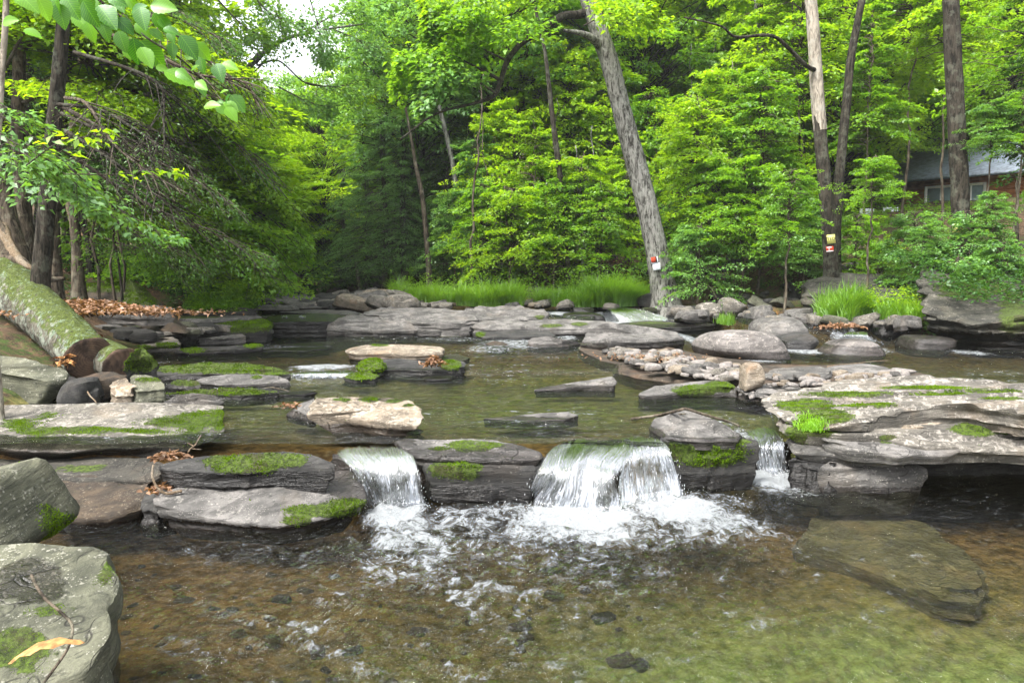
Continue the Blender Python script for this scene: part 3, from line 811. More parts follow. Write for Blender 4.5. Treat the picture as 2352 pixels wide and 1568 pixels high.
slab('thin pale flake wedged under the long pale slab', [(190, 1028, .30), (250, 1020, .31), (335, 1016, .31), (345, 1021, .30), (330, 1031, .28), (200, 1038, .27)], .22, 'pale', zw=None, bev=.008, amp=.006, strata=.004, rows=5)
slab('dark wedge stone between the pale slab and the brown block', [(180, 1030, .27), (345, 1024, .28), (372, 1020, .30), (388, 1034, .27), (384, 1047, .24), (330, 1056, .23), (210, 1050, .22)], .12, 'grey', zw=None, bev=.03, amp=.01)
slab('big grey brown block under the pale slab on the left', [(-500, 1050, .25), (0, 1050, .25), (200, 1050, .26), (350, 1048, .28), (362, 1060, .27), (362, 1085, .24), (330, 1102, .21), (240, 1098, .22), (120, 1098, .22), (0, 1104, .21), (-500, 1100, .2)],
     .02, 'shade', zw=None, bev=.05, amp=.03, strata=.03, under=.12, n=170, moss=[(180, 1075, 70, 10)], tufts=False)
slab('rust brown bulging rock at the water under the left ledge', [(60, 1100, .20), (200, 1094, .21), (340, 1098, .20), (352, 1130, .16), (320, 1160, .11), (250, 1186, .07), (150, 1190, .06), (90, 1160, .1), (50, 1130, .15)],
     -.12, 'brown', zw=None, bev=.08, amp=.03, strata=.01, under=.30, n=140)
slab('black wet slab with a mossy top beside the left waterfall', [(366, 1066, .40), (400, 1055, .43), (440, 1050, .44), (560, 1040, .46), (650, 1036, .47), (720, 1044, .46), (765, 1064, .42), (766, 1078, .38), (640, 1080, .36), (520, 1086, .355), (400, 1082, .36), (372, 1075, .38)],
     .04, 'dark', zw=.30, bev=.04, amp=.02, strata=.015, under=.12, n=170, moss=[(520, 1062, 60, 20), (610, 1058, 70, 20), (670, 1055, 36, 16), (560, 1080, 80, 9)], tuftlen=.022)
slab('large smooth flat slab with a mossy edge left of the first waterfall', [(352, 1158, .17), (372, 1132, .21), (430, 1112, .24), (500, 1100, .27), (640, 1086, .29), (760, 1076, .31), (812, 1082, .28), (836, 1125, .19), (834, 1150, .14), (760, 1180, .10), (700, 1195, .08), (640, 1207, .07), (560, 1196, .09), (440, 1183, .11)],
     -.10, 'grey', zw=0, bev=.03, amp=.014, strata=.012, under=.22, n=200, moss=[(740, 1172, 100, 17), (800, 1155, 45, 14), (680, 1196, 40, 12)], wetzone=[(810, 1110, 60, 40)], tuftlen=.018, wetband=.12)
slab('dark knob holding dead leaves at the left tip of the smooth flat slab', [(326, 1150, .13), (335, 1135, .16), (370, 1125, .19), (410, 1122, .2), (400, 1150, .14), (360, 1172, .1), (330, 1165, .11)], -.12, 'dark', zw=0, bev=.04, amp=.02, under=.1)
# ---- centre boulder and lip rocks
slab('pale tan overhanging boulder with moss cushions in mid stream', [(711, 952, .60), (716, 930, .66), (735, 914, .70), (800, 911, .70), (900, 914, .70), (945, 921, .68), (962, 940, .63), (966, 958, .59), (953, 978, .54), (900, 974, .55), (830, 956, .58), (770, 954, .58)],
     .33, 'tan', zw=.42, bev=.05, amp=.016, strata=.014, under=.55, n=180, moss=[(850, 918, 28, 6), (905, 921, 22, 5), (785, 918, 22, 5), (940, 930, 14, 4)], wetzone=[(880, 917, 60, 5)], wetband=.14, rows=16)
slab('thin grey slab leaning on the left side of the tan boulder', [(655, 950, .44), (690, 925, .54), (722, 912, .60), (728, 930, .58), (716, 952, .5), (680, 958, .43)], .36, 'grey', zw=.42, bev=.01, amp=.008, under=.1, rows=6)
slab('low rock at the lip right of the first waterfall with a mossy brow', [(905, 1012, .45), (935, 1006, .46), (960, 1012, .45), (1060, 1006, .475), (1140, 1012, .46), (1200, 1020, .45), (1243, 1036, .42), (1235, 1050, .38), (1180, 1052, .38), (1060, 1048, .38), (970, 1044, .38), (930, 1030, .41)],
     .28, 'grey', zw=.36, bev=.03, amp=.012, strata=.01, under=.06, n=150, moss=[(1080, 1024, 60, 15), (1010, 1030, 20, 6), (1130, 1022, 30, 8)], wetzone=[(1200, 1035, 60, 20), (925, 1015, 30, 15)], tuftlen=.014)
slab('dark block under the lip with bright moss on its left face', [(972, 1052, .33), (1060, 1050, .34), (1215, 1052, .34), (1228, 1062, .33), (1222, 1078, .3), (1150, 1076, .3), (1040, 1072, .31), (980, 1070, .31)],
     .0, 'dark', zw=.10, bev=.03, amp=.02, strata=.012, under=.08, n=140, moss=[(1048, 1078, 66, 27)], tuftlen=.022)
slab('small dark stone at the left foot of the wide waterfall lip', [(1212, 1052, .35), (1250, 1048, .36), (1272, 1060, .34), (1262, 1080, .28), (1222, 1078, .28)], .0, 'dark', zw=.2, bev=.03, amp=.015)
slab('rounded brown boulder the wide waterfall pours over', [(1225, 1072, .30), (1262, 1035, .37), (1330, 1016, .395), (1430, 1010, .39), (1515, 1012, .375), (1535, 1030, .31), (1505, 1040, .26), (1440, 1052, .25), (1330, 1075, .25), (1250, 1085, .23)],
     -.15, 'brown', zw=.5, bev=.06, amp=.012, strata=.01, under=.05, n=150)
slab('bedrock step behind the first waterfall', [(760, 1042, .36), (850, 1032, .38), (960, 1036, .37), (985, 1046, .34), (960, 1058, .31), (860, 1062, .30), (790, 1064, .29)], -.15, 'brown', zw=.5, bev=.04, amp=.012, strata=.015, under=.05, n=120)
slab('smooth grey dome sitting on the moss covered wall between the waterfalls', [(1493, 978, .46), (1505, 960, .52), (1545, 945, .58), (1575, 941, .60), (1640, 962, .55), (1700, 996, .47), (1690, 1008, .45), (1620, 1010, .45), (1525, 1004, .45)],
     .36, 'grey', zw=.44, bev=.03, amp=.01, strata=.006, n=130, dome=.03, wetband=.04)
slab('black block with a wall of hanging moss between two waterfalls', [(1515, 1006, .44), (1600, 1000, .45), (1700, 1000, .45), (1738, 1010, .42), (1740, 1022, .38), (1640, 1022, .40), (1530, 1020, .40)],
     -.02, 'dark', zw=.08, bev=.02, amp=.02, strata=.012, under=.06, n=140, moss=[(1625, 1040, 108, 34), (1640, 1015, 100, 12)], tuftlen=.026)
slab('bedrock step under the narrow right waterfall', [(1722, 1018, .26), (1760, 1010, .27), (1812, 1014, .26), (1822, 1028, .22), (1780, 1034, .2), (1730, 1032, .21)], -.15, 'brown', zw=.5, bev=.03, amp=.01, n=80)
slab('submerged brown slab under the green pool on the right', [(1838, 1240, -.30), (1850, 1190, -.27), (1990, 1172, -.25), (2115, 1196, -.26), (2205, 1255, -.27), (2275, 1310, -.28), (2250, 1360, -.32), (2150, 1352, -.34), (2040, 1308, -.34), (1930, 1272, -.33)],
     -.75, 'silt', zw=None, bev=.03, amp=.03, strata=.02, under=.05, n=150)
# ---- right ledge, built of its beds
slab('top bed of the wide right ledge, pale with long bands of moss', [(1762, 912, .62), (1800, 895, .66), (1900, 882, .70), (2000, 873, .74), (2110, 869, .77), (2230, 874, .78), (2352, 884, .79), (2700, 905, .80), (3000, 980, .75), (2700, 975, .72), (2352, 955, .70), (2210, 940, .68), (2120, 945, .65), (2030, 962, .60), (1960, 980, .55), (1860, 986, .52), (1800, 972, .54), (1772, 940, .58)],
     .50, 'pale', zw=None, bev=.03, amp=.022, strata=.03, steps=.012, beds=.05, bfreq=4.6, under=.05, n=300, rows=14,
     moss=[(1850, 930, 75, 16), (1900, 955, 70, 20), (1860, 975, 50, 16), (1950, 905, 130, 7), (2000, 930, 80, 6), (2120, 890, 110, 5), (2260, 898, 100, 5), (2150, 905, 80, 4), (2300, 915, 60, 4)], tuftlen=.018)
slab('second bed of the right ledge with dark olive stains on its face', [(1785, 965, .50), (1900, 955, .54), (2100, 935, .60), (2352, 940, .64), (2900, 960, .66), (2900, 1090, .34), (2600, 1052, .36), (2352, 1042, .37), (2230, 1036, .38), (2120, 1028, .40), (2040, 1010, .44), (1960, 1004, .46), (1880, 996, .47), (1810, 990, .48)],
     .26, 'pale', zw=None, bev=.04, amp=.03, strata=.03, steps=.012, beds=.05, bfreq=6.0, under=.16, n=280,
     moss=[(1830, 1000, 30, 30), (2260, 985, 90, 18), (2040, 1005, 22, 8), (1880, 990, 50, 14)], tuftlen=.014)
slab('pinkish pale flake lodged in the face of the right ledge', [(2062, 966, .56), (2100, 955, .58), (2150, 952, .58), (2172, 958, .57), (2165, 972, .54), (2115, 982, .52), (2080, 985, .51)], .44, 'tan', zw=None, bev=.02, amp=.012, rows=6)
slab('grey lower bed under the middle of the right ledge', [(1900, 985, .47), (2000, 990, .46), (2120, 1005, .44), (2200, 1030, .40), (2180, 1042, .37), (2060, 1040, .38), (1960, 1025, .41), (1890, 1008, .44)], .28, 'grey', zw=None, bev=.04, amp=.02, strata=.02, under=.1, n=120, moss=[(1935, 1003, 26, 8), (2040, 1012, 24, 8)])
slab('smooth wave shaped grey rock projecting under the right ledge', [(1806, 1010, .38), (1822, 994, .42), (1860, 987, .44), (1905, 996, .43), (1980, 1006, .41), (2060, 1018, .37), (2108, 1036, .33), (2112, 1046, .31), (2040, 1046, .31), (1960, 1046, .31), (1890, 1042, .32), (1830, 1036, .33)],
     .20, 'grey', zw=None, bev=.05, amp=.014, strata=.008, under=.22, n=150)
slab('rounded grey boulder lowest under the right ledge, at the water', [(1880, 1075, .22), (1905, 1058, .25), (2000, 1053, .26), (2085, 1055, .25), (2122, 1070, .21), (2128, 1082, .18), (2095, 1098, .13), (2010, 1106, .10), (1930, 1100, .12), (1890, 1092, .15)],
     -.2, 'grey', zw=0, bev=.06, amp=.014, strata=.008, under=.25, n=150, wetband=.09)
slab('dark wet rock between the right waterfall and the lowest boulder', [(1812, 1056, .25), (1850, 1048, .27), (1905, 1052, .26), (1925, 1066, .24), (1905, 1085, .18), (1860, 1080, .18), (1820, 1068, .2)], -.15, 'dark', zw=.3, bev=.04, amp=.02)
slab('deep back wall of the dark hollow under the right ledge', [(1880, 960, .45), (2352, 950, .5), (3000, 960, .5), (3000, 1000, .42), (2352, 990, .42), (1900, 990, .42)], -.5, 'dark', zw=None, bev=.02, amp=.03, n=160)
# ---- mid stream rocks
slab('grey slab with bright moss on its right half at the edge of the cobble bar', [(1466, 903, .47), (1500, 886, .52), (1560, 879, .55), (1625, 872, .57), (1680, 877, .57), (1694, 890, .54), (1672, 888, .54), (1600, 893, .51), (1530, 903, .48), (1480, 910, .45)],
     .30, 'grey', zw=.42, bev=.012, amp=.008, strata=.01, n=120, moss=[(1600, 897, 60, 15), (1650, 888, 38, 16)], wetband=.06)
slab('dark wedge stone just right of the mossy grey slab', [(1690, 888, .53), (1705, 878, .56), (1742, 880, .56), (1765, 893, .53), (1755, 905, .5), (1712, 906, .5)], .36, 'grey', zw=.44, bev=.03, amp=.01)
boulder('upright tan boulder standing on the cobble bar', (1697, 831, 1758, 889), 8.55, .30, 'tan', zw=None, sink=.15, seed=14, nf=9, p=12)
slab('long grey wavy slab right of the tan upright boulder', [(1757, 862, .58), (1775, 846, .62), (1830, 842, .64), (1880, 841, .65), (1912, 850, .62), (1905, 862, .60), (1850, 868, .58), (1790, 868, .57)], .48, 'grey', zw=None, bev=.03, amp=.01)
slab('low grey slab behind the cobbles, farther right', [(1880, 848, .60), (1920, 836, .63), (1990, 833, .64), (2040, 842, .62), (2060, 852, .60), (1990, 856, .59), (1900, 858, .58)], .46, 'grey', zw=.56, bev=.02, amp=.01, wetband=.03)
slab('flat grey step stone below the wavy slab', [(1735, 888, .56), (1760, 880, .58), (1830, 880, .58), (1838, 890, .56), (1800, 900, .54), (1745, 900, .54)], .44, 'grey', zw=None, bev=.02, amp=.006)
slab('dark tilted bar of rock in the middle of the pool', [(1228, 894, .44), (1290, 882, .49), (1350, 873, .53), (1405, 864, .57), (1416, 868, .57), (1412, 880, .52), (1340, 886, .48), (1270, 895, .44)], .34, 'grey', zw=.46, bev=.01, amp=.006, strata=.008, wetband=.05)
slab('thin flat rock just breaking the surface below the tilted bar', [(1112, 960, .43), (1170, 956, .44), (1240, 948, .46), (1300, 946, .47), (1330, 953, .45), (1290, 963, .44), (1200, 966, .43)], .34, 'grey', zw=.43, bev=.01, amp=.006, strata=.006, wetband=.025)
slab('pale tan slab across the stream with a dark stained front', [(795, 803, .65), (815, 795, .69), (840, 791, .71), (900, 790, .72), (960, 792, .70), (1014, 796, .69), (1016, 808, .65), (960, 812, .64), (880, 811, .64), (820, 812, .63)],
     .42, 'tan', zw=.5, bev=.03, amp=.014, strata=.012, under=.08, n=150, moss=[(872, 792, 22, 4)], wetband=.10)
slab('long low dark rock below the pale tan slab', [(835, 832, .55), (860, 826, .59), (920, 823, .60), (960, 828, .58), (1040, 834, .55), (1070, 840, .53), (1060, 850, .51), (960, 850, .51), (850, 848, .50)], .36, 'dark', zw=.46, bev=.02, amp=.01, n=120)
slab('round bright moss cushion on the left end of the low dark rock', [(828, 836, .58), (838, 826, .62), (858, 823, .63), (874, 828, .62), (879, 838, .58), (860, 846, .54), (836, 846, .54)], .40, 'dark', zw=None, bev=.05, amp=.01, moss=[(854, 836, 40, 24)], tuftlen=.035, dome=.02)
slab('mossy stump of rock at the right end of the low dark rock', [(1010, 832, .58), (1030, 826, .6), (1064, 830, .59), (1068, 842, .55), (1040, 846, .54), (1012, 844, .54)], .40, 'dark', zw=None, bev=.03, amp=.015, moss=[(1035, 838, 26, 14)], tuftlen=.03)
slab('pink grey flat rock awash behind the mossy stump', [(1012, 818, .53), (1050, 812, .54), (1075, 822, .52), (1060, 828, .51), (1015, 828, .51)], .44, 'grey', zw=.5, bev=.01, amp=.004)
slab('low moss mat in the riffle below the moss cushion', [(790, 866, .47), (820, 856, .51), (850, 854, .52), (868, 862, .49), (860, 870, .47), (815, 873, .46)], .36, 'dark', zw=None, bev=.02, amp=.02, moss=[(830, 863, 44, 11)], tuftlen=.03)
slab('thin dark rock in the riffle below the low dark rock', [(976, 866, .455), (1010, 862, .46), (1040, 864, .46), (1030, 870, .45), (985, 871, .45)], .38, 'dark', zw=.5, bev=.005, amp=.006)
slab('flat wet rock with dead leaves just left of the first waterfall', [(905, 985, .40), (940, 980, .42), (972, 986, .42), (960, 1000, .4), (920, 1000, .4)], .3, 'dark', zw=.5, bev=.01, amp=.005)
# ---- upper right boulders
slab('large dark boulder with a pale shoulder on its left end', [(1332, 790, .60), (1345, 762, .80), (1380, 742, .97), (1440, 745, .93), (1500, 752, .86), (1556, 762, .77), (1570, 774, .70), (1500, 780, .72), (1400, 775, .78), (1360, 786, .66)],
     .42, 'grey', zw=.54, bev=.05, amp=.02, strata=.01, under=-.02, n=130, wetband=.18)
slab('rounded dark boulder left of the pale shouldered one', [(1212, 786, .62), (1222, 776, .70), (1260, 772, .73), (1290, 778, .69), (1330, 786, .60), (1300, 794, .56), (1240, 796, .56)], .44, 'grey', zw=.54, bev=.05, amp=.015, wetband=.10)
slab('long flat dark rock above the middle riffle', [(1085, 764, .64), (1130, 758, .68), (1200, 757, .70), (1260, 762, .67), (1275, 772, .62), (1200, 774, .61), (1110, 774, .60)], .46, 'dark', zw=.5, bev=.02, amp=.012, moss=[(1103, 768, 12, 7)])
slab('small brown rock in the middle of the riffle', [(1114, 790, .57), (1130, 783, .61), (1155, 784, .61), (1166, 792, .57), (1140, 799, .54)], .42, 'brown', zw=.5, bev=.03, amp=.01)
boulder('big smooth pale dome at the head of the cobble bar', (1588, 757, 1818, 826), 12.3, 1.6, 'pink', zw=.56, sink=.3, seed=22, nf=7, p=5, amp=.03, wetband=.10)
boulder('pale boulder with dark layered front behind the smooth dome', (1716, 727, 1858, 782), 14.8, 1.4, 'grey', zw=.6, sink=.3, seed=41, nf=12, p=9)
boulder('dark rock at the right foot of the layered boulder', (1778, 762, 1882, 802), 13.4, .8, 'dark', zw=.6, sink=.3, seed=43, tilt=.3)
boulder('low brownish dome with a tapering right tail', (1872, 777, 2035, 820), 12.6, .9, 'pink', zw=.58, sink=.35, seed=45, nf=6, p=5, wetband=.12)
boulder('dark block at the top of the right hand cascade', (1972, 738, 2085, 778), 15.4, 1.0, 'dark', zw=.7, sink=.3, seed=47)
boulder('smooth dark grey rock right of the cascade', (2055, 768, 2198, 810), 13.6, 1.0, 'grey', zw=.7, sink=.3, seed=49, nf=6, p=5, wetband=.2)
slab('huge pale cliff boulder undercut at the right edge of the picture', [(2125, 712, 1.30), (2150, 672, 1.75), (2240, 640, 2.05), (2400, 610, 2.35), (2800, 600, 2.5), (2900, 640, 2.2), (2700, 690, 1.6), (2352, 705, 1.45), (2250, 720, 1.25), (2160, 726, 1.15)] and
     [(7.9, 14.3, 1.25), (8.3, 15.2, 1.75), (9.3, 16.5, 2.15), (12, 17.6, 2.5), (15, 17.5, 2.6), (15, 13.6, 1.9), (11.5, 12.6, 1.6), (9.6, 12.8, 1.35), (8.3, 13.3, 1.1)],
     .35, 'cliff', zw=.62, bev=.20, amp=.10, strata=.05, steps=.05, under=.12, n=190, world=True, moss=[(2230, 660, 90, 30), (2330, 720, 40, 60)], tufts=False, wetband=.35, rows=20)
slab('mossy grey boulder on the slope in front of the cabin', [(6.9, 17.2, 1.35), (7.2, 18.2, 1.75), (8.2, 18.9, 1.9), (9.4, 18.6, 1.85), (9.9, 17.4, 1.5), (9.2, 16.6, 1.3), (7.8, 16.5, 1.2)], .7, 'cliff', zw=None, bev=.15, amp=.08, strata=.04, n=130, world=True, moss=[(2080, 600, 70, 14)], tufts=False)
boulder('pale mossy boulder leaning right, left of the rubble bank', (1597, 694, 1660, 733), 18.3, 1.0, 'pale', zw=.85, sink=.3, seed=61, tilt=-.4)
boulder('taller pale boulder behind the leaning one', (1640, 682, 1716, 730), 18.8, 1.0, 'pale', zw=.85, sink=.3, seed=62, tilt=-.5)
boulder('long low mossy boulder right of the pale pair', (1708, 711, 1788, 734), 17.9, .7, 'pale', zw=.85, sink=.3, seed=63)
boulder('leaning slab at the foot of the tilted tree', (1462, 672, 1545, 712), 20.5, .7, 'dark', zw=.9, sink=.3, seed=64, tilt=.45)
boulder('second slab under the tilted tree, lying lower', (1500, 690, 1560, 716), 20.2, .6, 'grey', zw=.9, sink=.3, seed=65, tilt=.3)
boulder('moss topped dark rock at the right of the white rapid', (1466, 706, 1512, 732), 19.6, .6, 'dark', zw=.9, sink=.3, seed=66, moss=[(1490, 708, 30, 10)], tufts=False)
boulder('dark rock left of the white rapid', (1312, 706, 1366, 726), 19.4, .6, 'dark', zw=.9, sink=.3, seed=67)
boulder('wide dark rock between the small fall and the white rapid', (1290, 716, 1392, 738), 18.4, .7, 'dark', zw=.9, sink=.3, seed=68)
boulder('flat dark rock behind the white rapid', (1372, 698, 1440, 712), 21.0, .7, 'dark', zw=.9, sink=.3, seed=69)
boulder('pale angular rock half buried in the grass left of the tree', (1362, 680, 1428, 706), 21.6, .8, 'pale', zw=None, sink=.3, seed=70)
boulder('dark capped rock standing in the middle of the grass', (1205, 658, 1272, 684), 24.5, 1.0, 'grey', zw=None, sink=.4, seed=71)
# ---- bedrock ledge across the stream
slab('left end of the grey bedrock ledge with a black wet base', [(752, 752, .72), (765, 738, .85), (800, 724, .93), (850, 722, .93), (900, 728, .90), (940, 740, .84), (960, 752, .74), (880, 757, .70), (800, 759, .67)], .40, 'grey', zw=.52, bev=.04, amp=.012, beds=.05, bfreq=3.0, n=120, wetband=.16, under=-.03)
slab('long low front step of the bedrock ledge', [(848, 748, .76), (880, 742, .80), (960, 744, .79), (1050, 742, .80), (1085, 746, .76), (1080, 756, .70), (960, 759, .67), (860, 760, .67)], .40, 'grey', zw=.52, bev=.03, amp=.012, beds=.05, bfreq=3.0, n=120, wetband=.14, under=-.02)
slab('upper smooth bed of the bedrock ledge', [(835, 722, .94), (870, 708, 1.04), (940, 703, 1.06), (1010, 706, 1.04), (1070, 715, 1.0), (1100, 735, .88), (1050, 742, .83), (950, 738, .86), (880, 730, .9)], .5, 'grey', zw=None, bev=.03, amp=.02, steps=.02, beds=.05, bfreq=3.0, n=140, under=-.02)
slab('grey upper bed of the ledge, right half', [(1060, 716, 1.02), (1090, 706, 1.06), (1200, 705, 1.06), (1255, 712, 1.02), (1262, 726, .92), (1180, 732, .88), (1090, 730, .9)], .5, 'grey', zw=None, bev=.03, amp=.02, steps=.02, beds=.05, bfreq=3.0, n=120, moss=[(1240, 728, 14, 6)], tufts=False)
slab('middle front step of the bedrock ledge', [(1085, 745, .80), (1110, 736, .86), (1180, 734, .87), (1215, 742, .82), (1205, 752, .74), (1120, 757, .70)], .40, 'grey', zw=.52, bev=.03, amp=.012, wetband=.14)
slab('right front step of the ledge with mossy patches', [(1195, 748, .78), (1215, 736, .86), (1300, 732, .88), (1400, 738, .85), (1440, 748, .78), (1340, 756, .70), (1230, 758, .69)], .42, 'grey', zw=.54, bev=.03, amp=.015, moss=[(1265, 748, 28, 5), (1330, 744, 20, 5)], tufts=False, n=120)
slab('low mossy shelf right of the ledge', [(1400, 744, .72), (1480, 736, .76), (1600, 736, .76), (1640, 744, .72), (1560, 752, .67), (1440, 754, .66)], .5, 'dark', zw=.66, bev=.02, amp=.02, moss=[(1500, 744, 60, 6)], tufts=False)
slab('black wet wall with two thin trickles', [(612, 728, .88), (660, 722, .91), (760, 720, .92), (800, 726, .90), (790, 738, .84), (700, 738, .84), (620, 740, .82)], .45, 'dark', zw=1.2, bev=.02, amp=.012, strata=.02, n=120)
slab('lower black step under the trickling wall', [(625, 750, .62), (650, 744, .66), (760, 742, .68), (780, 750, .64), (740, 757, .60), (640, 760, .57)], .40, 'dark', zw=1.2, bev=.02, amp=.015)
# ---- left ledge tiers
slab('thick mossy bedrock end at the left of the trickling wall', [(380, 742, .86), (470, 730, .93), (560, 724, .97), (605, 728, .95), (621, 742, .86), (618, 752, .80), (540, 752, .79), (440, 752, .78)], .40, 'dark', zw=.45, bev=.05, amp=.03, strata=.02, n=150, under=.03, moss=[(560, 745, 70, 22), (600, 740, 30, 25), (450, 740, 50, 8)], tuftlen=.03)
slab('long pale edged upper bed of the left bank', [(215, 728, .98), (300, 720, 1.02), (400, 718, 1.03), (520, 720, 1.02), (590, 722, 1.0), (600, 728, .96), (480, 734, .93), (340, 734, .93), (230, 736, .92)], .78, 'grey', zw=None, bev=.015, amp=.015, strata=.02, n=150, moss=[(380, 728, 150, 4)], tufts=False)
slab('dark mossy bed below the pale edged bed', [(250, 748, .84), (330, 740, .89), (480, 740, .88), (500, 748, .83), (400, 754, .78), (270, 756, .77)], .5, 'dark', zw=.5, bev=.02, amp=.025, strata=.02, n=130, moss=[(300, 750, 80, 10)], tufts=False)
slab('grey squared block low in the left bank', [(322, 764, .72), (336, 752, .82), (398, 750, .83), (402, 758, .77), (398, 768, .70), (340, 770, .69)], .42, 'grey', zw=None, bev=.015, amp=.012)
slab('small dark block next to the squared block', [(402, 768, .70), (415, 758, .76), (448, 759, .75), (450, 768, .69), (420, 774, .66)], .42, 'dark', zw=None, bev=.03, amp=.015)
slab('upper left bed poking out of the leaf litter', [(220, 708, 1.22), (280, 700, 1.28), (360, 700, 1.28), (400, 708, 1.22), (330, 716, 1.16), (240, 718, 1.14)], .9, 'grey', zw=None, bev=.03, amp=.03, strata=.02)
slab('dark block at the foot of the leaf pile', [(110, 702, 1.26), (160, 694, 1.32), (230, 696, 1.31), (262, 706, 1.2), (200, 716, 1.14), (120, 714, 1.16)], .85, 'grey', zw=None, bev=.03, amp=.03, strata=.02)
slab('dark bed under the moss bank near the bend', [(380, 712, 1.12), (460, 704, 1.16), (560, 706, 1.15), (590, 714, 1.08), (500, 720, 1.03), (400, 720, 1.03)], .8, 'dark', zw=None, bev=.02, amp=.02, strata=.02, moss=[(480, 712, 90, 6)], tufts=False)
slab('pale flat slab with a mossy skirt, upper of the left shore slabs', [(250, 786, .66), (330, 776, .70), (395, 773, .71), (413, 780, .68), (408, 790, .63), (330, 796, .61), (265, 797, .6)], .5, 'pale', zw=None, bev=.01, amp=.012, n=110, moss=[(385, 793, 30, 8), (330, 797, 30, 5)], tuftlen=.025)
slab('thin pale slab just behind the upper shore slab', [(255, 775, .70), (300, 768, .74), (352, 766, .75), (356, 772, .71), (300, 778, .68)], .55, 'pale', zw=None, bev=.01, amp=.01)
slab('narrow mossy shelf reaching into the pool', [(405, 806, .56), (450, 797, .60), (520, 796, .60), (596, 788, .63), (604, 796, .59), (540, 804, .55), (440, 812, .53)], .38, 'dark', zw=.5, bev=.015, amp=.012, n=120, moss=[(445, 804, 30, 8), (580, 794, 24, 7)], tuftlen=.03)
slab('thin dark flake lying on the upper pool edge', [(455, 778, .62), (520, 770, .66), (560, 766, .68), (566, 771, .65), (510, 778, .61)], .5, 'grey', zw=None, bev=.006, amp=.008)
slab('long mossy bar pointing at the small riffle', [(320, 850, .56), (380, 838, .62), (470, 834, .64), (560, 834, .64), (640, 846, .59), (666, 858, .52), (600, 862, .51), (480, 860, .52), (360, 862, .51)], .34, 'dark', zw=.44, bev=.02, amp=.02, n=160, moss=[(500, 846, 170, 14), (620, 854, 50, 10)], tuftlen=.028)
slab('dry grey slab below the mossy bar', [(455, 872, .52), (480, 862, .56), (560, 858, .57), (640, 862, .55), (664, 874, .49), (600, 880, .47), (500, 884, .46)], .34, 'grey', zw=.44, bev=.02, amp=.01, n=130, moss=[(590, 866, 14, 5)], wetband=.04)
slab('short mossy stub left of the dry grey slab', [(376, 886, .50), (400, 876, .55), (450, 874, .56), (460, 884, .51), (430, 890, .48)], .34, 'grey', zw=.42, bev=.02, amp=.012, moss=[(430, 880, 40, 7)], tuftlen=.025)
slab('low moss strip at the pool edge', [(380, 903, .47), (450, 896, .51), (560, 890, .54), (620, 892, .53), (634, 900, .49), (540, 908, .47), (440, 910, .45)], .34, 'dark', zw=.42, bev=.01, amp=.015, n=140, moss=[(500, 900, 140, 10)], tuftlen=.024)
slab('thin dark sill of rock right of the moss strip', [(630, 902, .455), (700, 896, .47), (728, 899, .46), (700, 905, .45), (640, 907, .445)], .36, 'dark', zw=.5, bev=.005, amp=.006)
slab('grey double humped rock at the pool edge above the pale slab', [(374, 922, .50), (400, 908, .57), (440, 903, .59), (500, 906, .57), (510, 915, .52), (500, 924, .49), (440, 926, .48)], .34, 'grey', zw=.42, bev=.03, amp=.015, n=110, wetband=.05)
slab('tan green block right under the log end', [(296, 880, .66), (305, 858, .76), (345, 862, .73), (380, 880, .66), (378, 896, .6), (310, 900, .6)], .36, 'green', zw=None, bev=.04, amp=.015, under=.04, moss=[(345, 872, 40, 6)], n=110)
slab('small tan boulder under the sawn stub', [(250, 900, .6), (258, 876, .7), (290, 866, .73), (305, 885, .66), (300, 905, .58), (265, 912, .56)], .36, 'tan', zw=None, bev=.05, amp=.015)
slab('bright moss covered hump beside the log end', [(290, 830, .86), (300, 810, .95), (325, 800, .98), (345, 812, .92), (358, 830, .82), (340, 845, .74), (300, 848, .74)], .4, 'dark', zw=None, bev=.06, amp=.03, moss=[(320, 820, 60, 40)], tuftlen=.03)
slab('smooth rounded greenish boulder under the fallen log', [(-300, 830, .90), (0, 816, .93), (60, 822, .90), (110, 838, .84), (152, 850, .78), (156, 868, .70), (110, 876, .68), (40, 868, .70), (-60, 862, .72), (-300, 870, .7)],
     .30, 'green', zw=None, bev=.08, amp=.02, strata=.01, under=.25, n=150)
# ---- moss bank and rubble
slab('bright moss covered hump above the leaf pile', [(150, 640, 1.72), (220, 634, 1.78), (300, 642, 1.74), (340, 660, 1.56), (350, 680, 1.36), (325, 682, 1.38), (260, 664, 1.52), (170, 655, 1.60)], .80, 'brown', zw=None, bev=.08, amp=.08, under=-.75, n=150, rows=22, moss=[(240, 648, 130, 26), (330, 676, 50, 34), (300, 690, 30, 14)], tuftlen=.05)
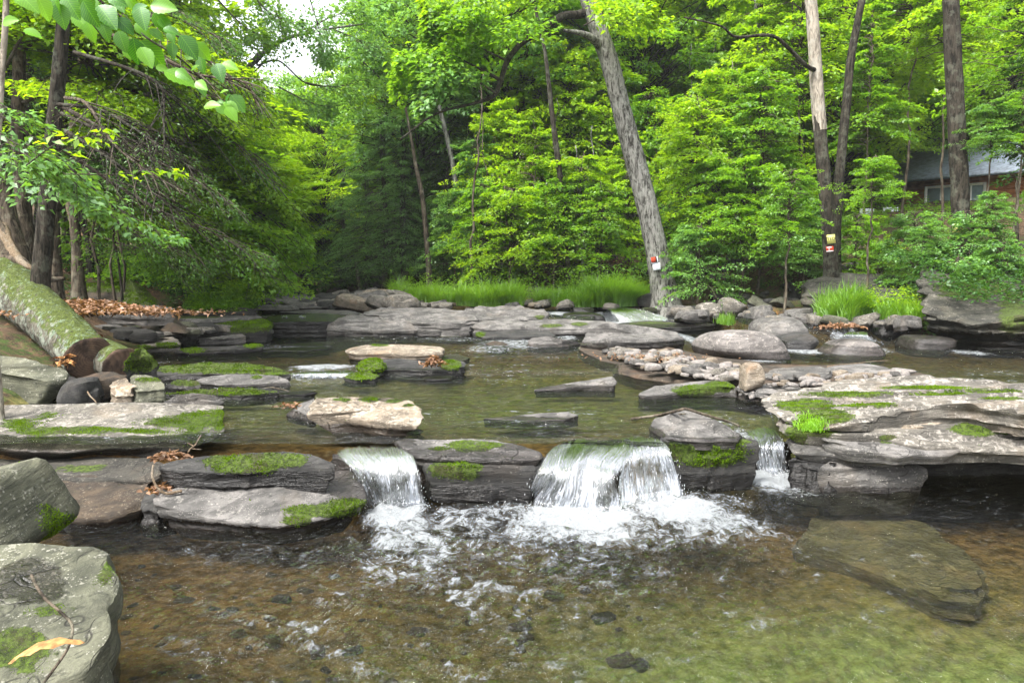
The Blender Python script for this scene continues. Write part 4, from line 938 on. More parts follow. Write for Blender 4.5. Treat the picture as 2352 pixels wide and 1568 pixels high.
# random stones: (region in px, water level, how many, size in m, materials)
proto = {}
def stone_mesh(k, mat, flat):
    key = (k, mat, flat)
    if key not in proto:
        V, F = facet_rock((1, .8, flat), 300 + k, 9, 5 if mat == 'cobble' else 18, nu=22, nv=12, amp=.05)
        g = Geo(); g.add(V, F, moss=np.zeros(len(V)), wet=sst(-0.15, -0.55, V[:, 2] / flat))
        proto[key] = g.mesh('stone', MAT[mat], sharp=50)
    return proto[key]
def scatter_stones(label, group, cat, name, mats, region, n, smin, smax, flat=.45, lift=0.25, seed=0, zfun=None, tilt=.25):
    r_ = random.Random(seed)
    for i in range(n):
        q_ = region(r_)
        if len(q_) == 4: x, y, z0 = q_[1:]; z0 = gz(x, y)
        else:
            px, py, z0 = q_; x, y, _ = P(px, py, z0)
        z = zfun(x, y) if zfun else z0
        s_ = smin * (smax / smin) ** (r_.random() ** 1.4)
        me = stone_mesh(r_.randrange(5), r_.choice(mats), flat)
        o = ob(name, me, loc=(x, y, z + s_ * flat * lift), label=label, cat=cat, group=group)
        o.scale = (s_ * r_.uniform(.8, 1.3), s_ * r_.uniform(.7, 1.1), s_ * r_.uniform(.7, 1.2))
        o.rotation_euler = (r_.uniform(-tilt, tilt), r_.uniform(-tilt, tilt), r_.uniform(0, 6.3))
def strip(pts):
    """region along a polyline of (px, py, z, half height px)"""
    def f(r_):
        k = r_.randrange(len(pts) - 1); t = r_.random(); a, b = pts[k], pts[k + 1]
        q = [a[j] + (b[j] - a[j]) * t for j in range(4)]
        return q[0], q[1] + r_.uniform(-1, 1) * q[3], q[2]
    return f
def world_strip(x0, x1, y0, y1):
    return lambda r_: ('w', r_.uniform(x0, x1), r_.uniform(y0, y1), 0)
# gravel base of the cobble bar
slab('low gravel bar the pale cobbles lie on', [(1330, 800, .53), (1400, 792, .55), (1500, 790, .56), (1620, 815, .56), (1750, 835, .57), (2000, 838, .58), (2120, 860, .58), (2100, 880, .57), (1900, 905, .54), (1750, 905, .50), (1640, 880, .50), (1520, 865, .49), (1430, 850, .49), (1380, 825, .51)],
     .2, 'brown', zw=None, bev=.01, amp=.02, n=160, name='gravel_bar', cat='gravel bar')
cb = strip([(1390, 800, .55, 10), (1440, 822, .55, 12), (1500, 832, .56, 20), (1560, 842, .56, 22), (1640, 858, .56, 18), (1700, 862, .56, 14)])
scatter_stones('rounded pale grey cobble on the low bar in mid stream', 'pale cobbles on the mid stream bar', 'stone', 'cobble', ['cobble', 'cobble', 'grey', 'pale', 'tan'], cb, 210, .05, .15, .5, .7, 5)
cb = strip([(1760, 880, .58, 12), (1900, 878, .60, 12), (1990, 868, .61, 14), (2090, 866, .60, 8)])
scatter_stones('rounded cobble between the wavy slab and the right ledge', 'cobbles behind the right ledge', 'stone', 'cobble', ['cobble', 'cobble', 'grey', 'tan'], cb, 90, .04, .11, .5, .8, 6)
cb = strip([(1690, 905, .50, 6), (1760, 912, .50, 6)])
scatter_stones('small cobble at the lower tip of the bar', 'cobbles at the lower tip of the bar', 'stone', 'cobble', ['cobble', 'grey'], cb, 16, .025, .06, .5, .3, 7)
scatter_stones('pale angular rock at the waterline below the long grass', 'pale rocks along the grass', 'rock', 'rock', ['pale', 'pale', 'tan', 'grey'],
               strip([(880, 700, .97, 9), (1000, 698, 1.0, 7), (1120, 698, 1.0, 4), (1260, 700, 1.0, 4), (1420, 700, .97, 6)]), 46, .12, .30, .45, .1, 8)
scatter_stones('pale rock heaped at the left end of the bedrock ledge', 'rocks heaped behind the ledge', 'rock', 'rock', ['pale', 'pale', 'grey', 'tan'],
               strip([(800, 700, .98, 6), (870, 698, 1.0, 10), (940, 700, 1.05, 6)]), 24, .2, .6, .5, .3, 9)
scatter_stones('small wet rock in the far riffles below the bend', 'rocks in the far riffles', 'rock', 'riffle_rock', ['grey', 'dark', 'pale'],
               strip([(600, 688, 1.0, 12), (700, 690, 1.0, 12), (820, 688, 1.0, 8)]), 50, .15, .6, .35, .1, 10)
scatter_stones('dark flat rock at the foot of the far bank', 'rocks at the foot of the far bank', 'rock', 'rock', ['dark', 'grey', 'brown'],
               world_strip(-11, -4, 31, 36), 30, .2, .7, .5, .2, 11)
scatter_stones('dark angular rock lying between the tilted tree and the rubble bank', 'rocks by the tilted tree', 'rock', 'rock', ['dark', 'grey', 'grey', 'pale'],
               strip([(1530, 718, .85, 14), (1600, 722, .85, 10), (1700, 728, .82, 10), (1850, 735, .8, 8), (2080, 745, .8, 8)]), 46, .12, .42, .55, .25, 12)
scatter_stones('dark rock on the earthy slope under the saplings', 'rocks on the earthy slope', 'rock', 'slope_rock', ['dark', 'dark', 'grey', 'brown'],
               world_strip(1.5, 8.5, 24.5, 28), 40, .15, .5, .6, .1, 13, zfun=gz)
scatter_stones('flat dark rock in the rubble bank under the twin trunks', 'rubble bank rocks', 'rock', 'rubble_rock', ['dark', 'grey', 'dark', 'green'],
               world_strip(5.4, 9.5, 17.5, 21.5), 80, .12, .45, .4, .15, 14, zfun=gz, tilt=.5)
scatter_stones('grey stone at the foot of the grass clump on the right shore', 'stones on the right shore', 'rock', 'rock', ['pale', 'grey', 'green'],
               strip([(1860, 735, .85, 6), (1980, 738, .85, 6), (2100, 742, .85, 8)]), 26, .12, .38, .55, .2, 15)
scatter_stones('flat ledge stone stepping down the left shore', 'ledge stones on the left shore', 'rock', 'ledge_stone', ['grey', 'dark', 'green', 'pale'],
               strip([(230, 752, .85, 18), (300, 770, .75, 12), (420, 762, .75, 10), (520, 760, .7, 8)]), 34, .15, .42, .28, .3, 16, tilt=.08)
scatter_stones('stone lying on the bed of the lower pool', 'stones under the lower pool', 'stone', 'pool_stone', ['brown', 'dark', 'brown'],
               lambda r_: (r_.uniform(250, 1500), r_.uniform(1260, 1600), -.3), 90, .02, .09, .4, .0, 17, zfun=gz)
scatter_stones('dark rock in the shaded gap under the left ledge', 'rocks under the left ledge', 'rock', 'rock', ['dark', 'brown'],
               strip([(-100, 900, .5, 16), (240, 905, .5, 10)]), 10, .2, .4, .6, .2, 18)

slab('long dark sill under the water line behind the pale tan slab', [(640, 791, .515), (720, 785, .53), (840, 782, .535), (900, 786, .52), (830, 792, .51), (700, 795, .505)], .38, 'dark', zw=.9, bev=.01, amp=.008, wetband=.1)
slab('short dark sill left of the pale tan slab', [(590, 803, .52), (680, 797, .53), (760, 798, .52), (700, 805, .51)], .38, 'dark', zw=.9, bev=.01, amp=.008)
slab('smooth rock back at the head of the upper black wall', [(640, 716, .93), (720, 711, .96), (800, 712, .97), (840, 720, .93), (760, 724, .9)], .6, 'grey', zw=.9, bev=.02, amp=.012, wetband=.04)
slab('thin flat shelf crossing the upper pool', [(600, 702, .98), (680, 698, 1.0), (760, 699, 1.0), (790, 704, .97), (700, 707, .95)], .7, 'grey', zw=.92, bev=.02, amp=.012, wetband=.04)
slab('low dark shelf left of the white rapid', [(1180, 722, .86), (1240, 716, .9), (1250, 728, .84), (1200, 732, .8)], .5, 'dark', zw=.6, bev=.02, amp=.015)
scatter_stones('flat slab lying half awash in the upper stream', 'flat slabs in the upper stream', 'rock', 'flat_rock', ['grey', 'pale', 'grey', 'dark'],
               strip([(620, 706, .92, 5), (760, 700, .95, 6), (900, 700, .97, 5)]), 24, .3, .9, .22, .2, 31, tilt=.06)
scatter_stones('angular slab tipped up among the pale rocks at the head of the ledge', 'tipped slabs behind the ledge', 'rock', 'tipped_rock', ['pale', 'tan', 'grey', 'pink'],
               strip([(830, 694, 1.0, 8), (880, 692, 1.02, 8), (960, 700, 1.05, 4)]), 18, .25, .6, .35, .5, 32, tilt=.45)
# ------------------------------------------------------------------ falling water
def waterfall(rows, label, nu=130, nv=70, seed=1, fas=None, bulge=0.0):
    """rows: polylines of (px, py, z) from the lip down to the pool"""
    R_ = [spline([P(*p) for p in r], nu) for r in rows]
    K = len(R_)
    t = np.linspace(0, K - 1, nv)
    R_ = np.array(R_)
    G = np.zeros((nv, nu, 3))
    for j in range(nu):
        G[:, j] = spline(R_[:, j], nv)
    v = t / (K - 1)
    width = np.concatenate([[0], np.cumsum(np.linalg.norm(np.diff(R_[1], axis=0), axis=1))])
    hgt = np.linalg.norm(R_[-1] - R_[0], axis=1).mean()
    U = np.repeat(width[None], nv, 0); Vv = np.repeat((v * hgt)[:, None], nu, 1)
    fa = np.repeat(np.interp(v, [0, .3, .55, 1], fas or [0.15, 0.4, 0.9, 1.15])[:, None], nu, 1)
    fa = fa + .55 * fbm(U * 4.5, Vv * .8, seed, 3, seed + 2) * np.interp(v, [0, .3, 1], [.5, 1, .7])[:, None]
    G[..., 1] += (.035 + bulge) * fbm(U * 5, Vv * 2.5, seed + 1, 3, seed + 3) * np.interp(v, [0, .3, .8, 1], [.1, 1, 1, .6])[:, None]
    G[-6:, :, 1] -= .04 * np.abs(fbm(U[-6:] * 12, 0, seed, 2, seed))
    g0 = Geo()
    for layer, (off, s2) in enumerate([(0, 0), (0.035, 40)]):
        H = G.copy()
        rid = fbm(U * 26, Vv * 2.2, seed + s2, 3, seed + s2) * 0.016 + fbm(U * 7, Vv * 2, seed, 2, seed + 5) * 0.02
        amp = np.interp(v, [0, .35, 1], [0.5, 0.9, 1.5])[:, None]
        H[..., 1] += off - rid * amp
        H[..., 2] += rid * 0.5 * np.interp(v, [0, .4, 1], [1, .6, 0])[:, None] - off * 0.4
        H[..., 0] += fbm(U * 9, Vv * 5, seed + 3, 2, seed) * 0.008 * amp
        Vx, F = grid_vf(H[..., 0], H[..., 1], H[..., 2])
        uu = U / width[-1]; fe = sst(0, .16, uu + .05 * fbm(uu * 3, Vv * 6, seed, 2, 1)) * sst(0, .16, 1 - uu + .05 * fbm(uu * 3, Vv * 6, seed + 5, 2, 1)) * np.interp(v, [0, .18], [.0, 1])[:, None]
        g0.add(Vx, F, fu=(U + s2).ravel(), fv=Vv.ravel(), fa=(fa - 0.25 * layer).ravel(), fe=fe.ravel())
    o = ob('waterfall', g0.mesh('waterfall', MAT['fall']), label=label, cat='waterfall')
    # loose threads and drops thrown off the sheet
    r_ = np.random.default_rng(seed)
    n = 90
    iu = r_.integers(0, nu, n); iv = (np.clip(r_.beta(3, 1.4, n), 0, .999) * nv).astype(int)
    c = G[iv, iu] + r_.normal(0, 1, (n, 3)) * [.012, .018, .012] + [0, -.03, 0]
    ln = r_.uniform(.005, .018, n); wd = r_.uniform(.001, .0022, n)
    g1 = Geo()
    q = np.array([[0, 0, 1], [1, 0, 0], [0, 1, 0], [-1, 0, 0], [0, -1, 0], [0, 0, -1]], float)
    f = np.array([[0, 1, 2], [0, 2, 3], [0, 3, 4], [0, 4, 1], [5, 2, 1], [5, 3, 2], [5, 4, 3], [5, 1, 4]])
    VV = c[:, None] + q[None] * np.stack([wd, wd, ln], -1)[:, None]
    FF = (f[None] + 6 * np.arange(n)[:, None, None]).reshape(-1, 3)
    g1.add(VV.reshape(-1, 3), FF)
    ob('droplets', g1.mesh('droplets', MAT['droplet']), parent=o, kind='stuff')
    return o
waterfall([[(735, 1030, .425), (780, 1024, .43), (850, 1018, .43), (905, 1020, .43), (938, 1028, .43)],
           [(768, 1060, .37), (800, 1050, .39), (860, 1046, .39), (915, 1048, .39), (955, 1052, .385)],
           [(800, 1085, .31), (830, 1078, .32), (875, 1076, .32), (930, 1080, .31), (970, 1086, .30)],
           [(815, 1120, .17), (845, 1120, .17), (885, 1122, .17), (935, 1122, .17), (980, 1122, .17)],
           [(830, 1160, -.02), (855, 1164, -.02), (895, 1166, -.02), (940, 1166, -.02), (988, 1164, -.02)]], 'left waterfall pouring beside the black mossy slab', seed=3)
waterfall([[(1262, 1030, .42), (1310, 1006, .43), (1380, 1002, .43), (1440, 1004, .43), (1468, 1008, .43)],
           [(1240, 1052, .40), (1300, 1026, .415), (1380, 1028, .41), (1440, 1034, .405), (1462, 1036, .40)],
           [(1222, 1088, .28), (1285, 1074, .34), (1350, 1062, .36), (1415, 1084, .31), (1452, 1072, .32)],
           [(1208, 1120, .15), (1262, 1128, .15), (1345, 1134, .15), (1420, 1136, .14), (1448, 1130, .14)],
           [(1190, 1140, -.02), (1240, 1165, -.02), (1335, 1182, -.02), (1420, 1180, -.02), (1452, 1170, -.02)]], 'left half of the widest waterfall, fanning over the brown boulder', nu=160, seed=7, bulge=.03)
waterfall([[(1412, 1000, .43), (1470, 998, .43), (1505, 1003, .43), (1524, 1010, .43)],
           [(1414, 1022, .41), (1475, 1018, .415), (1514, 1020, .41), (1538, 1028, .40)],
           [(1414, 1060, .335), (1480, 1048, .35), (1528, 1044, .35), (1553, 1054, .33)],
           [(1412, 1108, .165), (1485, 1098, .17), (1540, 1092, .17), (1566, 1098, .16)],
           [(1410, 1166, -.02), (1490, 1156, -.02), (1548, 1146, -.02), (1584, 1140, -.02)]], 'right half of the widest waterfall, a thinner curtain set back', nu=110, seed=8, fas=[.2, .55, 1.0, 1.25])
waterfall([[(1700, 985, .345), (1740, 975, .36), (1775, 975, .36)],
           [(1726, 1012, .30), (1765, 1006, .31), (1800, 1005, .31)],
           [(1732, 1036, .23), (1768, 1032, .24), (1806, 1030, .24)],
           [(1742, 1088, -.02), (1778, 1092, -.02), (1818, 1088, -.02)]], 'narrow waterfall at the left end of the wide right ledge', nu=70, seed=9)
waterfall([[(655, 856, .50), (740, 852, .50), (826, 850, .50)], [(655, 861, .48), (740, 858, .48), (826, 857, .48)], [(655, 870, .42), (740, 868, .42), (826, 868, .42)]],
          'low riffle step left of the bright moss cushion', nu=90, nv=24, seed=11, fas=[0, .4, .8, 1.0])
waterfall([[(1245, 712, .86), (1275, 710, .87), (1312, 711, .86)], [(1245, 717, .82), (1278, 716, .83), (1314, 716, .82)], [(1240, 731, .62), (1278, 732, .62), (1318, 731, .62)]],
          'small fall at the right end of the bedrock ledge', nu=50, nv=24, seed=12)
waterfall([[(1385, 708, .98), (1420, 705, .99), (1460, 708, .98)], [(1395, 716, .92), (1440, 714, .93), (1500, 716, .9)], [(1400, 738, .68), (1470, 740, .68), (1560, 738, .68)]],
          'white rapid slanting down beside the moss topped rock', nu=70, nv=24, seed=13, fas=[.1, .45, .7, .85])
waterfall([[(648, 724, .92), (662, 724, .92)], [(648, 729, .88), (662, 729, .88)], [(646, 742, .72), (664, 742, .72)]], 'left one of the thin trickles on the black wall', nu=12, nv=14, seed=14)
waterfall([[(688, 724, .92), (700, 724, .92)], [(688, 729, .88), (700, 729, .88)], [(689, 744, .70), (701, 744, .70)]], 'right one of the thin trickles on the black wall', nu=12, nv=14, seed=15)
waterfall([[(1942, 762, .80), (1970, 760, .80), (2000, 762, .8)], [(1930, 772, .74), (1965, 770, .75), (2000, 772, .73)], [(1910, 788, .57), (1965, 790, .57), (2030, 792, .57)]],
          'fan shaped cascade behind the brownish dome', nu=60, nv=20, seed=16)
# splash drops over the froth masked by foam
r_ = np.random.default_rng(5)
pts = []
for (px, py, rx, ry, n) in [(905, 1165, 80, 26, 500), (1380, 1175, 190, 20, 900), (1790, 1095, 60, 14, 260), (1560, 1160, 80, 24, 300)]:
    e = pell(px, py, 0, rx, ry)
    a = r_.normal(0, .5, (n, 2))
    pts.append(np.stack([e[0] + a[:, 0] * e[2], e[1] + a[:, 1] * e[3], .01 + np.abs(r_.normal(0, .035, n))], -1))
pts = np.concatenate(pts); n = len(pts)
q = np.array([[0, 0, 1], [1, 0, 0], [0, 1, 0], [-1, 0, 0], [0, -1, 0], [0, 0, -1]], float)
f = np.array([[0, 1, 2], [0, 2, 3], [0, 3, 4], [0, 4, 1], [5, 2, 1], [5, 3, 2], [5, 4, 3], [5, 1, 4]])
g = Geo()
g.add((pts[:, None] + q[None] * r_.uniform(.0012, .0038, (n, 1, 1))).reshape(-1, 3), (f[None] + 6 * np.arange(n)[:, None, None]).reshape(-1, 3))
ob('splash_drops', g.mesh('splash_drops', MAT['droplet']), label='fine splash drops thrown up where the falls hit the pool', cat='water drops', kind='stuff')

# ------------------------------------------------------------------ leaves, crowns, boughs
def unit(v): return v / (np.linalg.norm(v, axis=-1, keepdims=True) + 1e-9)
def leaves(g, pos, dirv, nrm, size, ratio=.6, fold=.12, tint=None):
    n = len(pos)
    d = unit(dirv); s_ = unit(np.cross(d, nrm)); nn = np.cross(s_, d)
    size = np.broadcast_to(np.asarray(size, float), (n,))[:, None]
    V = np.stack([pos, pos + d * size * .42 + s_ * size * ratio * .5 + nn * size * fold,
                  pos + d * size - nn * size * fold * .6, pos + d * size * .42 - s_ * size * ratio * .5 + nn * size * fold], 1).reshape(-1, 3)
    if tint is None: tint = rng.random(n)
    g.add(V, np.arange(4 * n).reshape(-1, 4), tint=np.repeat(tint, 4))

def spray_field(r_, base, direction, length, width, n, lsize, ratio, droop=.25, thick=.04, ntwig=5, up=None):
    """flat leafy spray: returns leaf arrays and twig paths"""
    d = unit(np.asarray(direction, float)); up = np.array([0, 0, 1.0]) if up is None else up
    s_ = unit(np.cross(d, up)); u = np.cross(s_, d)
    t = r_.random(n) ** .75; prof = np.sin(np.pi * np.clip(t * .86 + .12, 0, 1)) ** .7
    side = r_.uniform(-1, 1, n)
    # leaves gather along side twigs
    k = np.round(t * ntwig * 2) / (ntwig * 2)
    t2 = np.clip(k + .10 * np.abs(side) + r_.normal(0, .018, n), 0, 1.05)
    w_ = side * prof * width
    pos = base + d * (t2 * length)[:, None] + s_ * w_[:, None] + u * (-droop * length * t2 ** 2 - .25 * droop * np.abs(w_) + r_.normal(0, thick, n))[:, None]
    ld = d * .7 + s_ * (np.sign(side) * .8)[:, None] + r_.normal(0, .35, (n, 3)) + np.array([0, 0, -.25])
    nr = u + r_.normal(0, .38, (n, 3))
    return pos, ld, nr

def crown_mesh(name, kind, seed, Rr, Hh, nspray, nleaf, lsize, ratio=.62, mat='leaf_mid'):
    r_ = np.random.default_rng(seed)
    g = Geo(); tw = Geo()
    for i in range(nspray):
        if kind == 'broad':
            ph = r_.uniform(0, 2 * np.pi); h = r_.beta(1.5, 1.3)
            prof = math.sqrt(max(.05, 1 - (2 * h - .85) ** 2 * .8)) if h > .42 else .55 + h
            rr = Rr * prof * (r_.random() ** .45) * r_.uniform(.75, 1.12)
            c = np.array([math.cos(ph) * rr, math.sin(ph) * rr, h * Hh])
            dv = np.array([math.cos(ph + r_.normal(0, .6)), math.sin(ph + r_.normal(0, .6)), r_.uniform(-.25, .45)])
            L = Rr * r_.uniform(.28, .45); Wd = L * r_.uniform(.4, .6); dr = r_.uniform(.1, .4); up = unit(np.array([r_.normal(0, .3), r_.normal(0, .3), 1]))
            start = np.array([0, 0, max(0, h * Hh - rr * .75)])
        elif kind == 'layer':
            ph = r_.uniform(0, 2 * np.pi); h = r_.random()
            Lmax = Rr * (1 - .55 * h) * r_.uniform(.6, 1.1)
            rr = Lmax * r_.uniform(.05, .55)
            c = np.array([math.cos(ph) * rr, math.sin(ph) * rr, h * Hh])
            dv = np.array([math.cos(ph + r_.normal(0, .45)), math.sin(ph + r_.normal(0, .45)), r_.uniform(-.25, .4)])
            L = Lmax * r_.uniform(.4, .75); Wd = L * r_.uniform(.3, .6); dr = r_.uniform(.05, .45); up = unit(np.array([r_.normal(0, .22), r_.normal(0, .22), 1]))
            start = np.array([0, 0, max(0, h * Hh - .25 * rr)])
        else:                               # hemlock
            ph = r_.uniform(0, 2 * np.pi); h = r_.random() ** 1.15
            Lmax = Rr * (1.02 - h) ** .8 * r_.uniform(.7, 1.1) + .3
            rr = Lmax * r_.choice([.0, .35, .62])
            c = np.array([math.cos(ph) * rr, math.sin(ph) * rr, h * Hh - .12 * rr])
            dv = np.array([math.cos(ph + r_.normal(0, .2)), math.sin(ph + r_.normal(0, .2)), r_.uniform(-.25, .05)])
            L = Lmax * .48; Wd = L * .34; dr = r_.uniform(.2, .4); up = np.array([0, 0, 1.0])
            start = np.array([0, 0, h * Hh])
        n = int(nleaf * r_.uniform(.6, 1.4))
        pos, ld, nr = spray_field(r_, c, dv, L, Wd, n, lsize, ratio, dr, thick=.02 * Rr if kind == 'broad' else .012 * Rr, up=up)
        tn = np.clip(r_.normal(.5, .16) + r_.normal(0, .16, n), 0, 1)
        leaves(g, pos, ld, nr, lsize * r_.uniform(.7, 1.35) * r_.uniform(.6, 1.25, n), ratio, tint=tn)
        d = unit(dv)
        mid = (start + c) / 2 + np.array([0, 0, .06 * Rr])
        path = spline([start, mid, c, c + d * L * .45 + [0, 0, -dr * L * .2], c + d * L * .9 + [0, 0, -dr * L * .8]], 7)
        Vt, Ft, Tt = tube_vf(path, np.linspace(.010 * Rr, .0015 * Rr, 7), 3, cap=False)
        tw.add(Vt, Ft)
    return g.mesh(name, MAT[mat], smooth=False), tw.mesh(name + '_limbs', MAT['bark_dark'])
CR = {
    'broadA': crown_mesh('crown_a', 'broad', 1, 4.2, 8.5, 190, 135, .18),
    'broadB': crown_mesh('crown_b', 'broad', 2, 4.6, 7.5, 190, 135, .20),
    'broadC': crown_mesh('crown_c', 'broad', 3, 3.6, 9.5, 180, 135, .17),
    'layerA': crown_mesh('crown_d', 'layer', 4, 2.2, 3.4, 120, 95, .105),
    'layerB': crown_mesh('crown_e', 'layer', 5, 2.6, 2.8, 95, 125, .105),
    'layerC': crown_mesh('crown_f', 'layer', 6, 1.7, 4.2, 95, 110, .105),
    'hemA': crown_mesh('crown_g', 'hemlock', 7, 3.4, 11.0, 330, 130, .13, .26),
    'hemB': crown_mesh('crown_h', 'hemlock', 8, 2.9, 9.0, 300, 130, .12, .26),
}
_tr = {}
def trunk_unit(k):
    """a slightly crooked unit trunk: height 1, radius 1 at the foot"""
    if k not in _tr:
        r_ = np.random.default_rng(50 + k)
        z = np.linspace(0, 1, 22)
        x = .018 * np.cumsum(r_.normal(0, .35, 22)); y = .018 * np.cumsum(r_.normal(0, .35, 22))
        _tr[k] = (x - x[0], y - y[0], z)
    return _tr[k]
def tree(name, label, group, base, height, rad, crown, cmat, scale=1.0, cz=None, lean=(0, 0), bark='bark_dark', rot=None, k=0, cat='tree', limbs=True, sink=.3, r_=random):
    e = empty(name, base, label=label, cat=cat, group=group)
    x, y, z = trunk_unit(k)
    H = height + sink
    pts = np.stack([x * H + lean[0] * z * H, y * H + lean[1] * z * H, z * H - sink], -1)
    rr = rad * (1 - .72 * z) * (1 + .5 * np.exp(-z * H / .5))
    V, F, T = tube_vf(pts, rr, 12, bump=.12, seed=k, bscale=9)
    g = Geo(); g.add(V, F, T)
    ob('trunk', g.mesh('trunk', MAT[bark]), parent=e)
    if crown:
        me, lm = CR[crown]
        ch = cz if cz is not None else height * .35
        f = min(1, (ch + sink) / H)
        cx, cy = np.interp(f, z, pts[:, 0]), np.interp(f, z, pts[:, 1])
        a = rot if rot is not None else r_.uniform(0, 6.28)
        for nm, m_, mt in (('crown', me, cmat), ('limbs', lm, bark)):
            if nm == 'limbs' and not limbs: continue
            o = ob(nm, m_, parent=e, loc=(cx, cy, ch))
            o.rotation_euler = (lean[1] * -.5, lean[0] * .5, a)
            sc = scale if hasattr(scale, '__len__') else (scale, scale, scale)
            o.scale = sc
            o.material_slots[0].link = 'OBJECT'; o.material_slots[0].material = MAT[mt]
            if nm == 'crown': o['kind'] = 'stuff'
    return e

def bough(parent, path, n, width, lsize, mat, ratio=.6, ntw=10, rad=.02, droop=.3, seed=0, bark='twig', fine=True, origin=(0, 0, 0), thick=.03, taper=True, name='bough', leafy=(0.15, 1.0)):
    """a limb along a path of (px, py, Y) with side twigs and flat leaves, as two parts"""
    r_ = np.random.default_rng(seed)
    W = spline([PY(*p) for p in path], 26)
    g = Geo()
    V, F, T = tube_vf(W, np.linspace(rad, rad * .18, 26), 6, bump=.1, seed=seed); g.add(V, F, T)
    lf = Geo()
    per = max(1, n // ntw) if n else 0
    for i in range(ntw):
        t = leafy[0] + (leafy[1] - leafy[0]) * (i + r_.random() * .6) / ntw
        t = min(t, .98)
        j = t * 25; a = int(j); p = W[a] + (W[min(25, a + 1)] - W[a]) * (j - a)
        d = unit(W[min(25, a + 1)] - W[max(0, a - 1)])
        sd_ = unit(np.cross(d, [0, 0, 1])) * (1 if i % 2 else -1)
        L = width * (math.sin(math.pi * min(1, .25 + .8 * t)) ** .6 if taper else 1) * r_.uniform(.7, 1.2)
        dv = unit(d * r_.uniform(.5, 1.0) + sd_ * r_.uniform(.5, 1.0) + [0, 0, r_.uniform(-.3, .1)])
        pts = spline([p, p + dv * L * .5 + [0, 0, -.03 * L], p + dv * L + [0, 0, -droop * L]], 7)
        V, F, T = tube_vf(pts, np.linspace(rad * .38, rad * .09, 7), 4, cap=False); g.add(V, F)
        if fine:
            for q in range(5):
                b = pts[1 + q]; s2 = unit(np.cross(dv, [0, 0, 1])) * (1 if q % 2 else -1)
                e_ = b + unit(dv + s2 * r_.uniform(.5, 1.1) + r_.normal(0, .2, 3)) * L * r_.uniform(.2, .45) + [0, 0, -droop * L * .25]
                V, F, T = tube_vf(spline([b, e_], 4), np.linspace(rad * .14, rad * .05, 4), 3, cap=False); g.add(V, F)
        if per:
            pos, ld, nr = spray_field(r_, p, dv, L, L * .42, per, lsize, ratio, droop, thick)
            leaves(lf, pos, ld, nr, lsize * r_.uniform(.65, 1.25, per), ratio, tint=np.clip(r_.normal(.5, .12) + r_.normal(0, .18, per), 0, 1))
    ob('limb', g.mesh('limb', MAT[bark], origin=origin), parent=parent)
    if lf.n: ob('foliage', lf.mesh('foliage', MAT[mat], smooth=False, origin=origin), parent=parent, kind='stuff')

def path_tree(name, label, pts, wpx, Y, bark, sides=28, bump=.12, cat='tree', sink=.4, bscale=8, yslope=0.0, flare=.45):
    """trunk that follows (px, py) points at distance Y; returns the empty"""
    W = np.array([PY(px, py, Y + yslope * i) for i, (px, py) in enumerate(pts)])
    rad = np.array(wpx) / 2 * Y / FPX * .87
    b0 = W[0].copy(); gzv = gz(b0[0], b0[1])
    W = np.vstack([[W[0, 0], W[0, 1], min(gzv, W[0, 2]) - sink], W]); rad = np.concatenate([[rad[0] * 1.15], rad])
    A = spline(np.column_stack([W, rad]), 90)
    rr = A[:, 3] * (1 + flare * np.exp(-np.maximum(0, A[:, 2] - gzv) / .35))
    e = empty(name, tuple(A[0, :3]), label=label, cat=cat)
    V, F, T = tube_vf(A[:, :3], rr, sides, bump=bump, seed=int(pts[0][0]), bscale=bscale)
    g = Geo(); g.add(V, F, T)
    ob('trunk', g.mesh('trunk', MAT[bark], origin=A[0, :3]), parent=e)
    return e, A
def limb(e, path, w0, w1, bark, sides=10):
    W = spline([PY(*p) for p in path], 30); Yb = path[0][2]
    V, F, T = tube_vf(W, np.linspace(w0, w1, 30) / 2 * Yb / FPX, sides, bump=.12, seed=3)
    g = Geo(); g.add(V, F, T)
    o = ob('limb', g.mesh('limb', MAT[bark], origin=e.location), parent=e)
    return o
def hang_crown(e, crown, px, py, Y, scale, mat, rot=0, tilt=(0, 0)):
    me, lm = CR[crown]
    c = Vector(PY(px, py, Y)) - e.location
    for nm, m_, mt in (('crown', me, mat), ('limbs', lm, 'twig')):
        o = ob(nm, m_, parent=e, loc=c)
        o.scale = scale if hasattr(scale, '__len__') else (scale,) * 3
        o.rotation_euler = (tilt[0], tilt[1], rot)
        o.material_slots[0].link = 'OBJECT'; o.material_slots[0].material = MAT[mt]
        if nm == 'crown': o['kind'] = 'stuff'

# ---- the tilted tree with its signs
Yt = 20.5
t1, A1 = path_tree('oak_tree', 'thick grey barked tree tilting left over the stream with two signs nailed to it',
                   [(1527, 690), (1522, 650), (1505, 560), (1485, 470), (1462, 380), (1440, 300), (1420, 220), (1402, 150), (1375, 70), (1352, 0), (1325, -90), (1290, -220), (1250, -380), (1220, -520)],
                   [74, 64, 56, 54, 52, 50, 47, 47, 44, 42, 38, 32, 25, 18], Yt, 'bark_oak', sides=48, bump=.10, bscale=14)
limb(t1, [(1345, 30, Yt), (1325, 35, Yt), (1290, 38, Yt - .3), (1245, 68, Yt - .8), (1200, 98, Yt - 1.2), (1165, 140, Yt - 1.4), (1150, 185, Yt - 1.5), (1133, 222, Yt - 1.6), (1080, 240, Yt - 1.8), (1000, 262, Yt - 2), (920, 320, Yt - 2.2)], 20, 3, 'bark_dark')
limb(t1, [(1150, 185, Yt - 1.5), (1115, 165, Yt - 1.6), (1075, 145, Yt - 1.8), (1050, 130, Yt - 2)], 8, 2, 'bark_dark')
limb(t1, [(1386, 115, Yt), (1360, 88, Yt - .3), (1330, 76, Yt - .5), (1295, 70, Yt - .6)], 22, 6, 'bark_oak')
